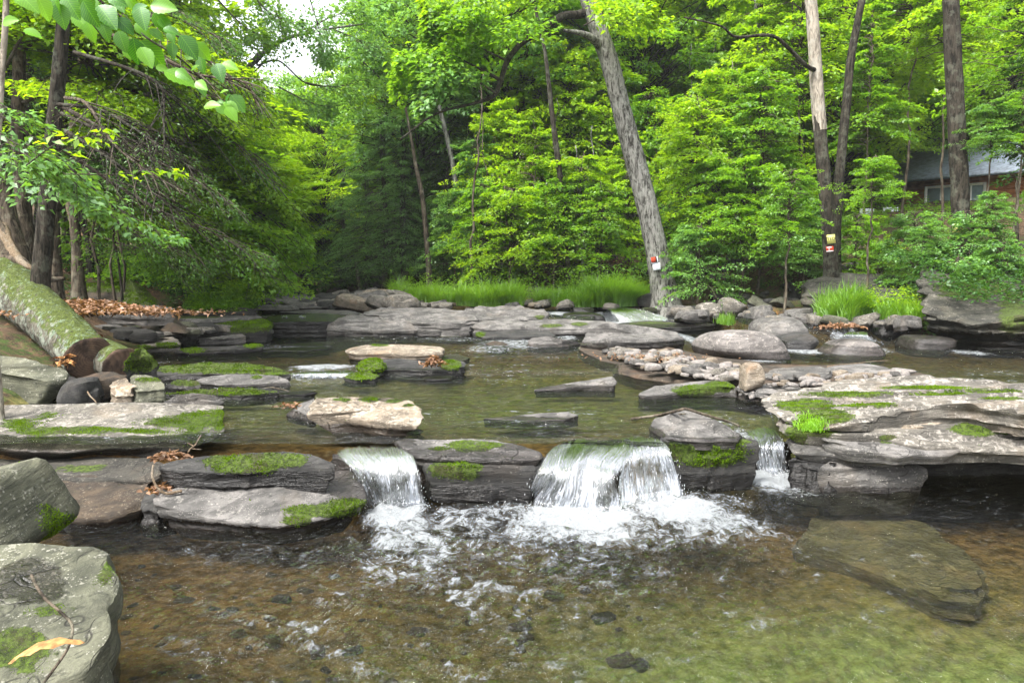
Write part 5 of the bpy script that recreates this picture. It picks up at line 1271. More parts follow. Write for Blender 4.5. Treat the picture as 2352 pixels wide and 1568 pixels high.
limb(t1, [(1330, -60, Yt), (1250, -20, Yt - .6), (1200, 20, Yt - .9), (1120, 60, Yt - 1.2), (1010, 80, Yt - 1.5)], 16, 3, 'bark_dark')
def b(e, path, n, width, ls, mat, **k): bough(e, path, n, width, ls, mat, origin=tuple(e.location), **k)
b(t1, [(1250, 70, Yt - .8), (1180, 60, Yt - 1.2), (1080, 50, Yt - 1.6), (960, 70, Yt - 2)], 2600, 1.7, .16, 'leaf_mid', rad=.04, seed=1, thick=.12, droop=.2)
b(t1, [(1165, 140, Yt - 1.4), (1090, 110, Yt - 1.6), (1000, 120, Yt - 1.9), (900, 150, Yt - 2.2)], 2600, 1.6, .16, 'leaf_mid', rad=.03, seed=2, thick=.12)
b(t1, [(1140, 215, Yt - 1.6), (1080, 180, Yt - 1.8), (1020, 180, Yt - 2), (960, 200, Yt - 2.2)], 1800, 1.3, .15, 'leaf_cool', rad=.025, seed=3, thick=.1)
b(t1, [(1330, -60, Yt), (1230, -40, Yt - .9), (1100, -10, Yt - 1.4), (960, 20, Yt - 2)], 2600, 1.9, .17, 'leaf_bright', rad=.03, seed=4, thick=.14)
b(t1, [(1340, 60, Yt), (1420, 20, Yt - 1), (1500, 20, Yt - 1.6)], 1400, 1.2, .15, 'leaf_bright', rad=.02, seed=5, thick=.1)
# ---- signs on trees
def paper_sign(label, px, py, Y, w_, h_, tiltd, col, parts, cat='sign'):
    c = PY(px, py, Y)
    e = empty('tree_sign', c, label=label, cat=cat)
    e.rotation_euler = (R(-8), R(tiltd), R(-12))
    def plate(name, x0, z0, x1, z1, y, mat, th=.004):
        V = np.array([[x, yy, z] for yy in (y, y + th) for (x, z) in ((x0, z0), (x1, z0), (x1, z1), (x0, z1))])
        F = np.array([[0, 1, 2, 3], [7, 6, 5, 4], [0, 4, 5, 1], [1, 5, 6, 2], [2, 6, 7, 3], [3, 7, 4, 0]])
        g = Geo(); g.add(V, F); ob(name, g.mesh(name, mat, smooth=False), parent=e)
    plate('board', -w_ / 2, -h_ / 2, w_ / 2, h_ / 2, 0, col)
    for (name, x0, z0, x1, z1, mat) in parts:
        plate(name, x0 * w_, z0 * h_, x1 * w_, z1 * h_, -.003, mat, .002)
    return e
def sign_text(e, s, x, z, size, mat):
    cu = bpy.data.curves.new('lettering', 'FONT'); cu.body = s; cu.size = size; cu.align_x = 'CENTER'; cu.extrude = .001
    tmp = bpy.data.objects.new('tmp', cu); COL.objects.link(tmp)
    bpy.context.view_layer.update()
    me = bpy.data.meshes.new_from_object(tmp.evaluated_get(bpy.context.evaluated_depsgraph_get()))
    bpy.data.objects.remove(tmp); me.materials.clear(); me.materials.append(mat)
    o = ob('lettering', me, parent=e, loc=(x, -.006, z)); o.rotation_euler = (R(90), 0, 0)
m_or = simple_mat('sign_orange', (.75, .07, .015), .5, .05); m_bk = simple_mat('sign_black', (.02, .02, .02), .6, .1)
m_wh = simple_mat('sign_white', (.78, .80, .86), .5, .03); m_ye = simple_mat('sign_yellow', (.55, .52, .16), .5, .08); m_rd = simple_mat('sign_red', (.5, .05, .02), .5, .1)
ys = Yt - .41
e = paper_sign('orange and black square sign nailed to the tilted tree', 1503, 597, ys, .19, .17, -8, m_wh, [('panel', -.48, -.42, .38, .5, m_bk), ('panel', -.44, -.38, .22, .46, m_or)])
for zz in (.045, .0, -.045):
    pass
paper_sign('blank white square sign below the orange one on the tilted tree', 1508, 612, ys, .20, .19, -10, m_wh, [])

# ---- right hand trunks
Y2 = 18.6
t2, _ = path_tree('maple_tree', 'tall maple with a pale upper trunk carrying a yellow and a red sign', [(1908, 668), (1908, 600), (1902, 520), (1895, 430), (1886, 330), (1878, 230), (1872, 130), (1866, 50), (1858, -30), (1845, -150), (1830, -330)],
                  [42, 36, 34, 33, 32, 30, 29, 28, 27, 24, 16], Y2, 'bark_dark', sides=30, bump=.10, bscale=14)
V, F, T = tube_vf(spline([PY(1884, 300, Y2), PY(1876, 200, Y2), PY(1870, 100, Y2), PY(1864, 20, Y2), PY(1855, -60, Y2)], 40), np.linspace(32, 27.6, 40) / 2 * Y2 / FPX * .905, 28, bump=.10, seed=5)
g = Geo(); g.add(V, F); ob('pale_bark', g.mesh('pale_bark', MAT['bark_pale'], origin=t2.location), parent=t2)
limb(t2, [(1880, 165, Y2), (1850, 150, Y2 - .3), (1810, 110, Y2 - .6), (1770, 82, Y2 - .9), (1690, 85, Y2 - 1.2), (1655, 60, Y2 - 1.4), (1570, 40, Y2 - 1.6)], 11, 3, 'bark_dark')
t3, _ = path_tree('maple_tree', 'dark trunk leaning right just behind the maple with the pale upper trunk', [(1922, 660), (1920, 560), (1925, 440), (1935, 330), (1945, 230), (1955, 130), (1970, 50), (1985, -30), (2010, -200)],
                  [26, 24, 24, 23, 22, 20, 18, 17, 12], Y2 + .7, 'bark_dark', sides=20)
t4, _ = path_tree('maple_tree', 'stout dark trunk with pale lichen patches at the right, before the cabin', [(2212, 620), (2208, 540), (2205, 450), (2200, 350), (2196, 250), (2190, 150), (2186, 60), (2182, -40), (2175, -250)],
                  [46, 44, 43, 42, 41, 40, 38, 36, 26], 17.2, 'bark_dark', sides=30, bump=.12, bscale=14)
t5, _ = path_tree('maple_tree', 'grey ribbed trunk standing left of the maple with the signs', [(1775, 650), (1772, 560), (1768, 440), (1765, 330), (1758, 200), (1742, 60), (1735, -80)], [26, 25, 24, 24, 20, 16, 12], 24.0, 'bark_oak', sides=20)
t6, _ = path_tree('maple_tree', 'slender black trunk rising through the bright leaves left of the tilted tree', [(1305, 640), (1302, 540), (1290, 430), (1278, 340), (1268, 260), (1258, 170), (1250, 110), (1232, 30), (1215, -80)], [14, 14, 14, 15, 13, 11, 9, 8, 6], 24.5, 'bark_dark', sides=14)
t7, _ = path_tree('maple_tree', 'pale dead looking trunk in the dark hemlocks', [(985, 620), (975, 500), (968, 440), (955, 380), (945, 320), (930, 240)], [14, 13, 12, 10, 8, 5], 27, 'bark_brown', sides=12)
t8, _ = path_tree('maple_tree', 'pale trunk section showing above the hemlocks, leaning left', [(1060, 620), (1052, 470), (1042, 390), (1025, 310), (1008, 240), (990, 160)], [15, 14, 13, 12, 10, 6], 28, 'bark_oak', sides=12)
e = paper_sign('yellow sign on the maple with the pale upper trunk', 1909, 549, Y2 - .36, .19, .22, -6, m_ye, [])
sign_text(e, 'TED', .0, -.03, .105, m_bk)
e = paper_sign('small red and white sign low on the same maple', 1906, 572, Y2 - .38, .17, .13, -5, m_rd, [('stripe', -.4, .22, .3, .42, m_wh), ('stripe', -.48, -.48, .46, -.3, m_wh), ('dot', -.2, -.12, .0, .04, m_wh)])
e = paper_sign('faded yellow sign on the stout dark trunk', 2200, 524, 16.8, .22, .20, 3, m_ye, [])
for i_, xx in enumerate((-.08, -.04, 0, .04, .08)):
    V = np.array([[xx - .006, -.004, -.07], [xx + .006, -.004, -.07], [xx + .008, -.004, .05], [xx - .004, -.004, .05], [xx - .006, -.001, -.07], [xx + .006, -.001, -.07], [xx + .008, -.001, .05], [xx - .004, -.001, .05]])
    g = Geo(); g.add(V, np.array([[0, 1, 2, 3], [7, 6, 5, 4], [0, 4, 5, 1], [1, 5, 6, 2], [2, 6, 7, 3], [3, 7, 4, 0]])); ob('letter_stroke', g.mesh('letter_stroke', m_bk, smooth=False), parent=e)

# ---- left trunks
def lt(label, pts, w_, Y, bark='bark_brown', **k): return path_tree('hemlock_tree', label, pts, w_, Y, bark, **k)[0]
l1 = lt('dark flaking trunk at the left bank, right behind the fallen log', [(92, 672), (98, 600), (104, 520), (112, 430), (120, 340), (128, 240), (138, 140), (146, 40), (152, -60), (160, -260)], [46, 44, 42, 40, 38, 35, 33, 30, 28, 20], 11.5, 'bark_dark', sides=34, bump=.14, bscale=16)
l2 = lt('brown trunk standing second from the left edge', [(66, 600), (60, 540), (52, 450), (44, 360), (42, 260), (44, 150), (46, 0), (48, -200)], [44, 38, 35, 33, 31, 29, 26, 20], 13.5, 'bark_brown', sides=30, bump=.12, bscale=14)
l3 = lt('brown trunk leaning left at the very left edge', [(50, 600), (38, 560), (22, 500), (6, 430), (-12, 340), (-34, 200), (-60, 0)], [42, 40, 38, 36, 34, 30, 24], 13.0, 'bark_brown', sides=30, bump=.12, bscale=14)
l4 = lt('thin smooth pale grey stem at the upper left edge', [(-20, 620), (-12, 450), (0, 260), (6, 150), (12, 60), (16, -40), (20, -200)], [15, 14, 13, 14, 15, 13, 10], 7.0, 'bark_pale', sides=14, bump=.03)
l5 = lt('straight grey brown trunk in the shade, third from the dark flaking one', [(178, 610), (174, 540), (168, 460), (166, 380), (172, 280), (186, 180), (196, 80), (204, -100)], [28, 25, 24, 24, 25, 24, 22, 15], 16.0, 'bark_brown', sides=22, bump=.12)
l6 = lt('rough trunk right behind the dark flaking one', [(128, 650), (126, 580), (124, 500), (128, 420), (140, 300), (150, 200), (158, 60), (165, -100)], [34, 28, 26, 26, 26, 24, 22, 16], 14.5, 'bark_brown', sides=22, bump=.14)
rr = random.Random(4)
for i, (px, w_, Y) in enumerate([(215, 14, 19), (240, 18, 22), (262, 12, 24), (292, 16, 20), (318, 10, 25), (345, 14, 28), (372, 10, 22), (410, 14, 27), (150, 16, 22), (470, 12, 30), (232, 6, 15), (268, 5, 16), (276, 5, 16), (286, 5, 16.2), (440, 9, 26), (20, 18, 20)]):
    x, y, z = PY(px, 640, Y)
    e = tree('hemlock_tree', 'slim dark trunk deep in the shaded hemlock wood on the left', 'slim trunks in the left wood', (x, Y, gz(x, Y)), 12, w_ / 2 * Y / FPX * 1.1, ['hemA', 'hemB'][i % 2] if w_ > 9 else None, 'hemlock', .9, cz=2.6, k=i % 5, bark='bark_brown' if i % 3 else 'bark_dark', lean=(rr.uniform(-.03, .05), 0))

# boughs on the left trees, back to front
LB = [
 (l1, [(125, 330, 11.5), (260, 420, 12), (400, 500, 12.5), (520, 550, 13), (640, 600, 13.5)], 1500, 1.5, .075, 'hemlock', .3, .035, 20),
 (l1, [(130, 400, 11.5), (250, 500, 12.5), (380, 560, 13), (500, 610, 13.5)], 1400, 1.3, .075, 'hemlock', .3, .03, 21),
 (l5, [(170, 300, 16), (330, 380, 16), (480, 440, 16.5), (620, 500, 17), (700, 540, 17.5)], 4200, 2.0, .10, 'leaf_mid', .6, .05, 22),
 (l5, [(170, 420, 16), (330, 470, 16), (500, 520, 16.5), (600, 570, 17), (650, 625, 17.2)], 4200, 1.9, .10, 'leaf_mid', .6, .05, 23),
 (l5, [(180, 200, 16), (320, 260, 16), (470, 330, 16.5), (600, 400, 17), (690, 470, 17.5)], 4200, 2.1, .10, 'leaf_bright', .6, .05, 24),
 (l6, [(150, 180, 14.5), (280, 200, 14.5), (420, 260, 15), (540, 330, 15.5), (620, 400, 16)], 1600, 1.9, .08, 'hemlock', .28, .045, 25),
 (l1, [(135, 240, 11.5), (240, 300, 11.5), (360, 370, 11.8), (480, 430, 12), (560, 500, 12.4)], 1200, 1.2, .07, 'hemlock', .3, .04, 26),
 (l6, [(155, 100, 14.5), (260, 110, 14.5), (380, 170, 14.8), (480, 230, 15), (560, 290, 15.3)], 3600, 1.7, .10, 'leaf_bright', .6, .04, 27),
 (l2, [(45, 120, 13.5), (140, 60, 13.3), (260, 60, 13), (360, 90, 13)], 3400, 1.7, .10, 'leaf_bright', .6, .04, 28),
 (l2, [(45, 240, 13.5), (140, 200, 13.3), (240, 210, 13), (330, 240, 13)], 3000, 1.5, .10, 'leaf_bright', .6, .04, 29),
 (l3, [(10, 160, 13), (80, 40, 12.5), (160, 0, 12.3), (250, -10, 12.3)], 2600, 1.3, .09, 'leaf_mid', .6, .03, 30),
 (l5, [(175, 520, 16), (280, 560, 16.5), (400, 590, 17), (500, 630, 17.5)], 3000, 1.6, .10, 'hemlock', .3, .04, 31),
 (l6, [(150, 20, 14.5), (300, 10, 14.5), (450, 60, 14.8), (560, 120, 15)], 2800, 1.5, .08, 'hemlock', .3, .05, 32),
 (l1, [(150, -40, 11.5), (300, 10, 11), (420, 90, 10.8), (520, 170, 10.8), (610, 215, 11)], 900, .9, .06, 'hemlock', .3, .045, 33),
 (l4, [(-20, 300, 6.6), (50, 350, 6.2), (130, 400, 6), (200, 430, 6)], 420, .55, .07, 'leaf_cool', .55, .012, 34),
]
for (e, path, n, wd, ls, mt, ra, rd, sd) in LB:
    b(e, path, n, wd, ls, mt, ratio=ra, rad=rd, seed=sd, ntw=22, droop=.3, thick=.05)
for (e_, px, py, Y, s_, mt, c_) in [(l5, 330, 470, 15, .55, 'leaf_mid', 'layerA'), (l5, 440, 520, 15.5, .6, 'leaf_bright', 'layerB'), (l5, 545, 560, 16.5, .62, 'leaf_mid', 'layerA'), (l5, 600, 500, 17.5, .7, 'leaf_bright', 'layerB'), (l6, 490, 430, 16.5, .75, 'leaf_bright', 'layerA'),
                                (l6, 390, 350, 15.5, .7, 'leaf_mid', 'layerB'), (l6, 290, 300, 14.8, .6, 'leaf_bright', 'layerB'), (l5, 560, 640, 17, .55, 'leaf_bright', 'layerB'), (l5, 420, 620, 16, .5, 'leaf_mid', 'layerA'), (l6, 240, 420, 14, .5, 'leaf_cool', 'layerB'), (l6, 330, 200, 15, .8, 'leaf_bright', 'layerA'), (l6, 450, 260, 16, .7, 'leaf_bright', 'layerB'), (l2, 200, 150, 13.5, .8, 'leaf_bright', 'layerB'), (l2, 90, 60, 13.5, .8, 'leaf_mid', 'layerA')]:
    hang_crown(e_, c_, px, py, Y, (s_ * 1.3, s_ * 1.3, s_ * .55), mt, rot=px * .1, tilt=(0, .25))
# bare criss-cross hemlock twigs
for k, path in enumerate([[(130, 240, 11.3), (220, 250, 11), (300, 290, 10.8), (400, 360, 10.6), (500, 420, 10.6)], [(150, 225, 11.3), (200, 240, 10.8), (260, 330, 10.5), (350, 400, 10.4), (440, 450, 10.4)],
                          [(150, 300, 11), (260, 370, 10.6), (360, 450, 10.4), (420, 500, 10.4)], [(170, 120, 11), (300, 160, 10.6), (370, 200, 10.5), (376, 250, 10.5), (378, 320, 10.5), (395, 340, 10.5)],
                          [(200, 60, 10.4), (330, 110, 10.2), (450, 170, 10.2), (560, 190, 10.4), (600, 260, 10.5)], [(140, 260, 11.2), (230, 300, 11), (330, 330, 10.9), (460, 370, 11)]]):
    b(l1, path, 260, 1.1, .045, 'hemlock', ratio=.3, rad=.032, seed=60 + k, ntw=22, droop=.15, thick=.03, bark='bark_brown' if k % 3 == 1 else 'bark_dark')
# near branch with small cool leaves sweeping down from the left edge
eb = empty('elm_branch', PY(-60, 230, 5.6), label='drooping branch of small blue green leaves sweeping in from the left edge', cat='branch')
for k, (path, n, wd) in enumerate([([(-60, 230, 5.6), (40, 290, 5.6), (120, 350, 5.7), (200, 420, 5.8), (290, 490, 5.9), (370, 530, 6), (440, 560, 6.1)], 620, .42),
                                   ([(-60, 260, 5.4), (20, 320, 5.3), (80, 350, 5.3), (140, 380, 5.4)], 330, .42), ([(-60, 330, 5.4), (10, 360, 5.2), (60, 370, 5.2)], 160, .3),
                                   ([(60, 330, 5.6), (150, 400, 5.6), (190, 440, 5.6), (240, 500, 5.7)], 240, .3), ([(-60, 210, 5.6), (20, 250, 5.4), (70, 262, 5.4)], 160, .32)]):
    b(eb, path, n, wd, .058, 'leaf_cool', ratio=.5, rad=.008, seed=80 + k, ntw=16, droop=.25, thick=.01)
e2 = empty('maple_sprig', PY(60, 330, 4.8), label='sprig of bright yellow green leaves in front of the left trunks', cat='branch')
b(e2, [(60, 380, 4.8), (130, 330, 4.6), (190, 315, 4.5), (245, 300, 4.5)], 60, .22, .06, 'leaf_bright', ratio=.5, rad=.005, seed=90, ntw=8, droop=.1, thick=.01)
b(e2, [(150, 400, 4.8), (280, 400, 4.8), (360, 385, 4.9), (420, 400, 5)], 44, .22, .06, 'leaf_bright', ratio=.5, rad=.004, seed=91, ntw=7, droop=.1, thick=.01)

# ---- near branch of big serrated leaves
def big_leaf_mesh(name, tintv, seed, curl):
    r_ = np.random.default_rng(seed)
    n = 13; y = np.linspace(0, 1, n)
    wv = .34 * np.abs(np.sin(np.pi * y ** .85)) ** .8 * (1 - .25 * y); wv[0] = 0; wv[-1] = 0
    wv = wv * (1 + .10 * (np.arange(n) % 2))
    zc = -curl * y ** 2
    Vs = []
    for sgn in (-1, -.5, 0, .5, 1):
        zz = zc + .10 * abs(sgn) * np.sin(np.pi * y) + .012 * np.sin(y * 40) * abs(sgn)
        Vs.append(np.stack([wv * sgn, y, zz], -1))
    V = np.array(Vs); K = 5
    i = np.arange(K - 1)[:, None] * n; j = np.arange(n - 1)[None]
    F = np.stack([i + j, i + n + j, i + n + j + 1, i + j + 1], -1).reshape(-1, 4)
    g = Geo(); g.add(V.reshape(-1, 3), F, tint=np.full(K * n, tintv))
    return g.mesh(name, MAT['leaf_big'])
BL = [big_leaf_mesh('leaf', .15, 1, .15), big_leaf_mesh('leaf', .35, 2, .3), big_leaf_mesh('leaf', .95, 3, .1), big_leaf_mesh('leaf', .8, 4, .25)]  # tint paints in which leaves let light through and which look dark
bb = empty('birch_branch', PY(120, -60, 3.0), label='close branch of large serrated green leaves hanging in at the top left', cat='branch')
gb = Geo()
for pth, w0 in (([(120, -80, 3.0), (200, -20, 3.0), (268, 31, 3.0), (341, 90, 3.0), (414, 135, 3.05), (466, 187, 3.1), (508, 231, 3.1), (530, 262, 3.1)], .006), ([(60, -80, 2.8), (150, 0, 2.8), (215, 60, 2.85), (250, 110, 2.9)], .004), ([(300, -60, 3.2), (360, 10, 3.2), (400, 70, 3.2), (480, 150, 3.2), (540, 185, 3.2)], .004)):
    V, F, T = tube_vf(spline([PY(*p) for p in pth], 30), np.linspace(w0, w0 * .3, 30), 6); gb.add(V, F, T)
ob('twig', gb.mesh('twig', MAT['twig'], origin=bb.location), parent=bb)
def cr(x, y, s, a, m, yy=3.0): return (122.5 + x * .2083, y * .2083, s * .2083, a, m, yy)
LV = [cr(120, -60, 300, -60, 0, 2.7), cr(60, 40, 260, -80, 0, 2.7), cr(330, 10, 300, -65, 0, 2.8), cr(230, 130, 260, -55, 2), cr(500, 60, 330, -50, 0), cr(380, 230, 230, -80, 2), cr(520, 200, 240, -70, 1), cr(620, 150, 240, -60, 3), cr(700, 200, 220, -45, 0),
      cr(700, -10, 180, -60, 0), cr(600, -30, 200, -20, 1), cr(640, 70, 130, -70, 2), cr(860, 140, 200, 20, 0), cr(960, 80, 260, -75, 0), cr(1070, 60, 290, -8, 2), cr(980, -30, 260, 5, 2), cr(720, 340, 230, -75, 0), cr(880, 420, 270, -88, 0), cr(960, 450, 340, -50, 1),
      cr(960, 520, 250, -60, 2), cr(800, 520, 150, -70, 3), cr(1120, 140, 230, -60, 1), cr(1180, 200, 200, -50, 0), cr(1280, 340, 150, -70, 0), cr(1210, 320, 170, -10, 1), cr(1400, 390, 280, -55, 0), cr(1310, 470, 180, -85, 0), cr(1560, 470, 220, -50, 3),
      cr(1440, 620, 170, 0, 2), cr(1620, 620, 200, -80, 0), cr(1220, 790, 340, -22, 2), cr(1350, 780, 180, -30, 1), cr(1130, 740, 130, -10, 2), cr(1520, 780, 110, 30, 2), cr(1800, 700, 230, -70, 0), cr(1860, 700, 190, -20, 2), cr(1740, 740, 110, -60, 1),
      cr(1570, 900, 170, -35, 2), cr(1600, 900, 170, -60, 1), cr(1660, 1180, 190, 5, 2), cr(1840, 1030, 100, 20, 2), cr(1950, 1040, 130, -130, 0), cr(1960, 1050, 230, -50, 0), cr(1800, 1130, 100, 0, 1), cr(1790, 1180, 150, -25, 3), cr(1880, 1130, 190, -30, 2), cr(1900, 1180, 190, -52, 2),
      cr(300, -120, 260, -70, 1), cr(440, -60, 220, -90, 1), cr(800, -80, 220, -60, 3), cr(20, -100, 260, -90, 1, 2.6), cr(900, 260, 200, -40, 3), cr(1060, 330, 160, -30, 1), cr(-200, -80, 300, -70, 2, 2.5), cr(-420, -100, 300, -40, 3, 2.5), cr(-560, 260, 190, 10, 2, 3.2), cr(-330, 330, 190, -20, 2, 3.4)]
rr = random.Random(9)
for (px, py, sz, ang, m, yy) in LV:
    o = ob('leaf', BL[m], parent=bb)
    c = Vector(PY(px, py, yy + rr.uniform(-.08, .08)))
    L = sz * yy / FPX
    o.location = c - bb.location
    o.scale = (L * 1.05, L, L)
    a = R(ang)
    from mathutils import Matrix
    yv = Vector((math.cos(a), rr.uniform(-.3, .3), math.sin(a))).normalized()
    nz_ = Vector((rr.uniform(-.5, .5), -1.0 if m < 2 else -.75, rr.uniform(.1, .9))).normalized()
    xv = yv.cross(nz_).normalized(); zv = xv.cross(yv)
    o.rotation_mode = 'QUATERNION'
    o.rotation_quaternion = Matrix((xv, yv, zv)).transposed().to_quaternion()

# ---- the wood on both banks
rr = random.Random(21)
cat_gap = True
def corridor(x, Y, m=1.0): return xl_(Y) - m < x < xr_(Y) + m
def put(kind, label, group, px, Y, h, cmat, crown, sc, cz, bark='bark_dark', rad=.16, lean=(0, 0), **k):
    x = (px - 1176) / FPX * Y
    if crown and crown[0] in 'bh' and cat_gap:
        R_c = 4.0 * (sc if not hasattr(sc, '__len__') else sc[0]) / Y * FPX
        topy = proj(np.array([x, Y, gz(x, Y) + cz + 8.5 * sc]))[1]
        if px + R_c > 500 and px - R_c < 740 and topy < 175: return None
    return tree(kind, label, group, (x, Y, gz(x, Y)), h, rad, crown, cmat, sc, cz=cz, bark=bark, lean=lean, k=rr.randrange(5), r_=rr, **k)
LBL = {'l': ('tall broadleaf tree in the wood on the left slope', 'broadleaf trees on the left slope'), 'h': ('dark hemlock on the shaded far bank left of the bright maples', 'hemlocks on the far bank'),
       'r': ('bright green maple on the slope behind the tilted tree', 'maples on the right slope'), 'f': ('hazy pale green tree far up the valley', 'trees far up the valley')}
# far up the valley, low enough to leave the sky open at the upper left
for i in range(30):
    Y = rr.uniform(44, 75); px = rr.uniform(380, 1000)
    top = 1.9 + Y * (.19 if px < 800 else .26)
    x = (px - 1176) / FPX * Y
    h = max(6, top - gz(x, Y)); s = min(1.5, h / 11)
    lb = LBL['f']; put('broadleaf_tree', lb[0], lb[1], px, Y, h * .9, rr.choice(['leaf_bright', 'leaf_mid', 'leaf_cool']), rr.choice(['broadA', 'broadB', 'broadC']), s, h - 8.5 * s)
# left slope
for i in range(34):
    Y = rr.uniform(17, 50); px = rr.uniform(-250, 400 if Y > 24 else 330)
    x = (px - 1176) / FPX * Y
    if corridor(x, Y, 1.5): continue
    s = rr.uniform(1.0, 1.4); cz = rr.uniform(2.0, 6.5)
    if 330 < px: s *= .7; cz = 1.0
    lb = LBL['l']; put('broadleaf_tree', lb[0], lb[1], px, Y, cz + 7 * s, rr.choice(['leaf_bright', 'leaf_mid', 'leaf_mid']), rr.choice(['broadA', 'broadB', 'broadC']), s, cz, rad=rr.uniform(.12, .24))
# hemlocks on the far right bank, centre left of the picture
for px, Y in [(790, 33), (840, 32), (880, 30), (930, 29), (975, 31), (1030, 30), (1080, 32), (830, 38), (900, 36), (1000, 36), (1100, 28.5), (560, 46)]:
    lb = LBL['h']; s = rr.uniform(.50, .72)
    put('hemlock_tree', lb[0], lb[1], px, Y, 11 * s, 'hemlock', rr.choice(['hemA', 'hemB']), s, rr.uniform(.3, 1.2), rad=.17)
for px, Y, s, cz in [(640, 40, .75, .3), (700, 38, .7, .4), (755, 36, .7, .5), (720, 46, 1.0, 1.0), (660, 50, 1.1, .5), (680, 44, .9, 1.0), (740, 41, .9, 1.5), (800, 37, .9, 2.5), (850, 36, .95, 3.5), (910, 35, 1.0, 3.5), (965, 36, 1.0, 4.0), (1020, 34, .95, 3.5), (1080, 35, 1.0, 4), (700, 52, 1.2, 1.5), (620, 54, 1.1, 1.0), (570, 50, 1.0, .5), (880, 44, 1.2, 5), (940, 33, .7, 5.5), (860, 40, 1.3, 7), (960, 42, 1.4, 7), (1060, 38, 1.3, 7), (1130, 36, 1.2, 6), (900, 50, 1.5, 9), (1010, 52, 1.6, 10), (790, 46, .8, 3), (1150, 46, 1.5, 9), (880, 30, .8, 4.4), (960, 31, .8, 5), (820, 33, .7, 3.6)]:
    lb = ('cool green oak rising over the hemlocks', 'oaks over the hemlocks')
    put('oak_tree', lb[0], lb[1], px, Y, cz + 6 * s, rr.choice(['leaf_cool', 'leaf_mid', 'leaf_bright']), rr.choice(['broadA', 'broadC']), s, cz, rad=.2)
# right slope
for i in range(44):
    Y = 27 + 34 * ((i + rr.random()) / 44); px = rr.uniform(1120, 2600)
    if Y < 36 and px > 1950 and rr.random() < .7: continue
    s = rr.uniform(.8, 1.25); cz = rr.uniform(2.5, 5) + (Y - 27) * .12
    lb = LBL['r']; put('maple_tree', lb[0], lb[1], px, Y, cz + 7 * s, rr.choice(['leaf_bright', 'leaf_bright', 'leaf_bright', 'leaf_mid', 'leaf_cool']), rr.choice(['broadA', 'broadB', 'broadC']), s, cz, rad=rr.uniform(.1, .2), bark=rr.choice(['bark_dark', 'bark_brown']))
for px, Y in [(1790, 33), (1850, 36), (1910, 33), (1960, 38), (2010, 36), (1830, 42), (1930, 44), (2060, 42), (2130, 40), (2220, 42), (2330, 38)]:
    lb = LBL['r']; put('maple_tree', lb[0], lb[1], px, Y, 9, rr.choice(['leaf_bright', 'leaf_mid']), rr.choice(['broadA', 'broadB', 'broadC']), .85, 1.2, rad=.12)
for px, Y, s, cz in [(1240, 34, .8, 5.5), (1330, 36, .9, 6), (1420, 38, 1.0, 7), (1290, 44, 1.1, 9), (1380, 48, 1.2, 11), (1500, 44, 1.1, 9), (1560, 36, .9, 6), (1180, 42, 1.0, 8), (1460, 56, 1.5, 13), (1250, 56, 1.5, 12), (1620, 46, 1.1, 9), (1700, 42, 1.0, 8), (1550, 60, 1.6, 14), (1340, 64, 1.6, 15)]:
    lb = LBL['r']; put('maple_tree', lb[0], lb[1], px, Y, cz + 6 * s, 'leaf_bright', rr.choice(['broadA', 'broadB', 'broadC']), s, cz, rad=.14)
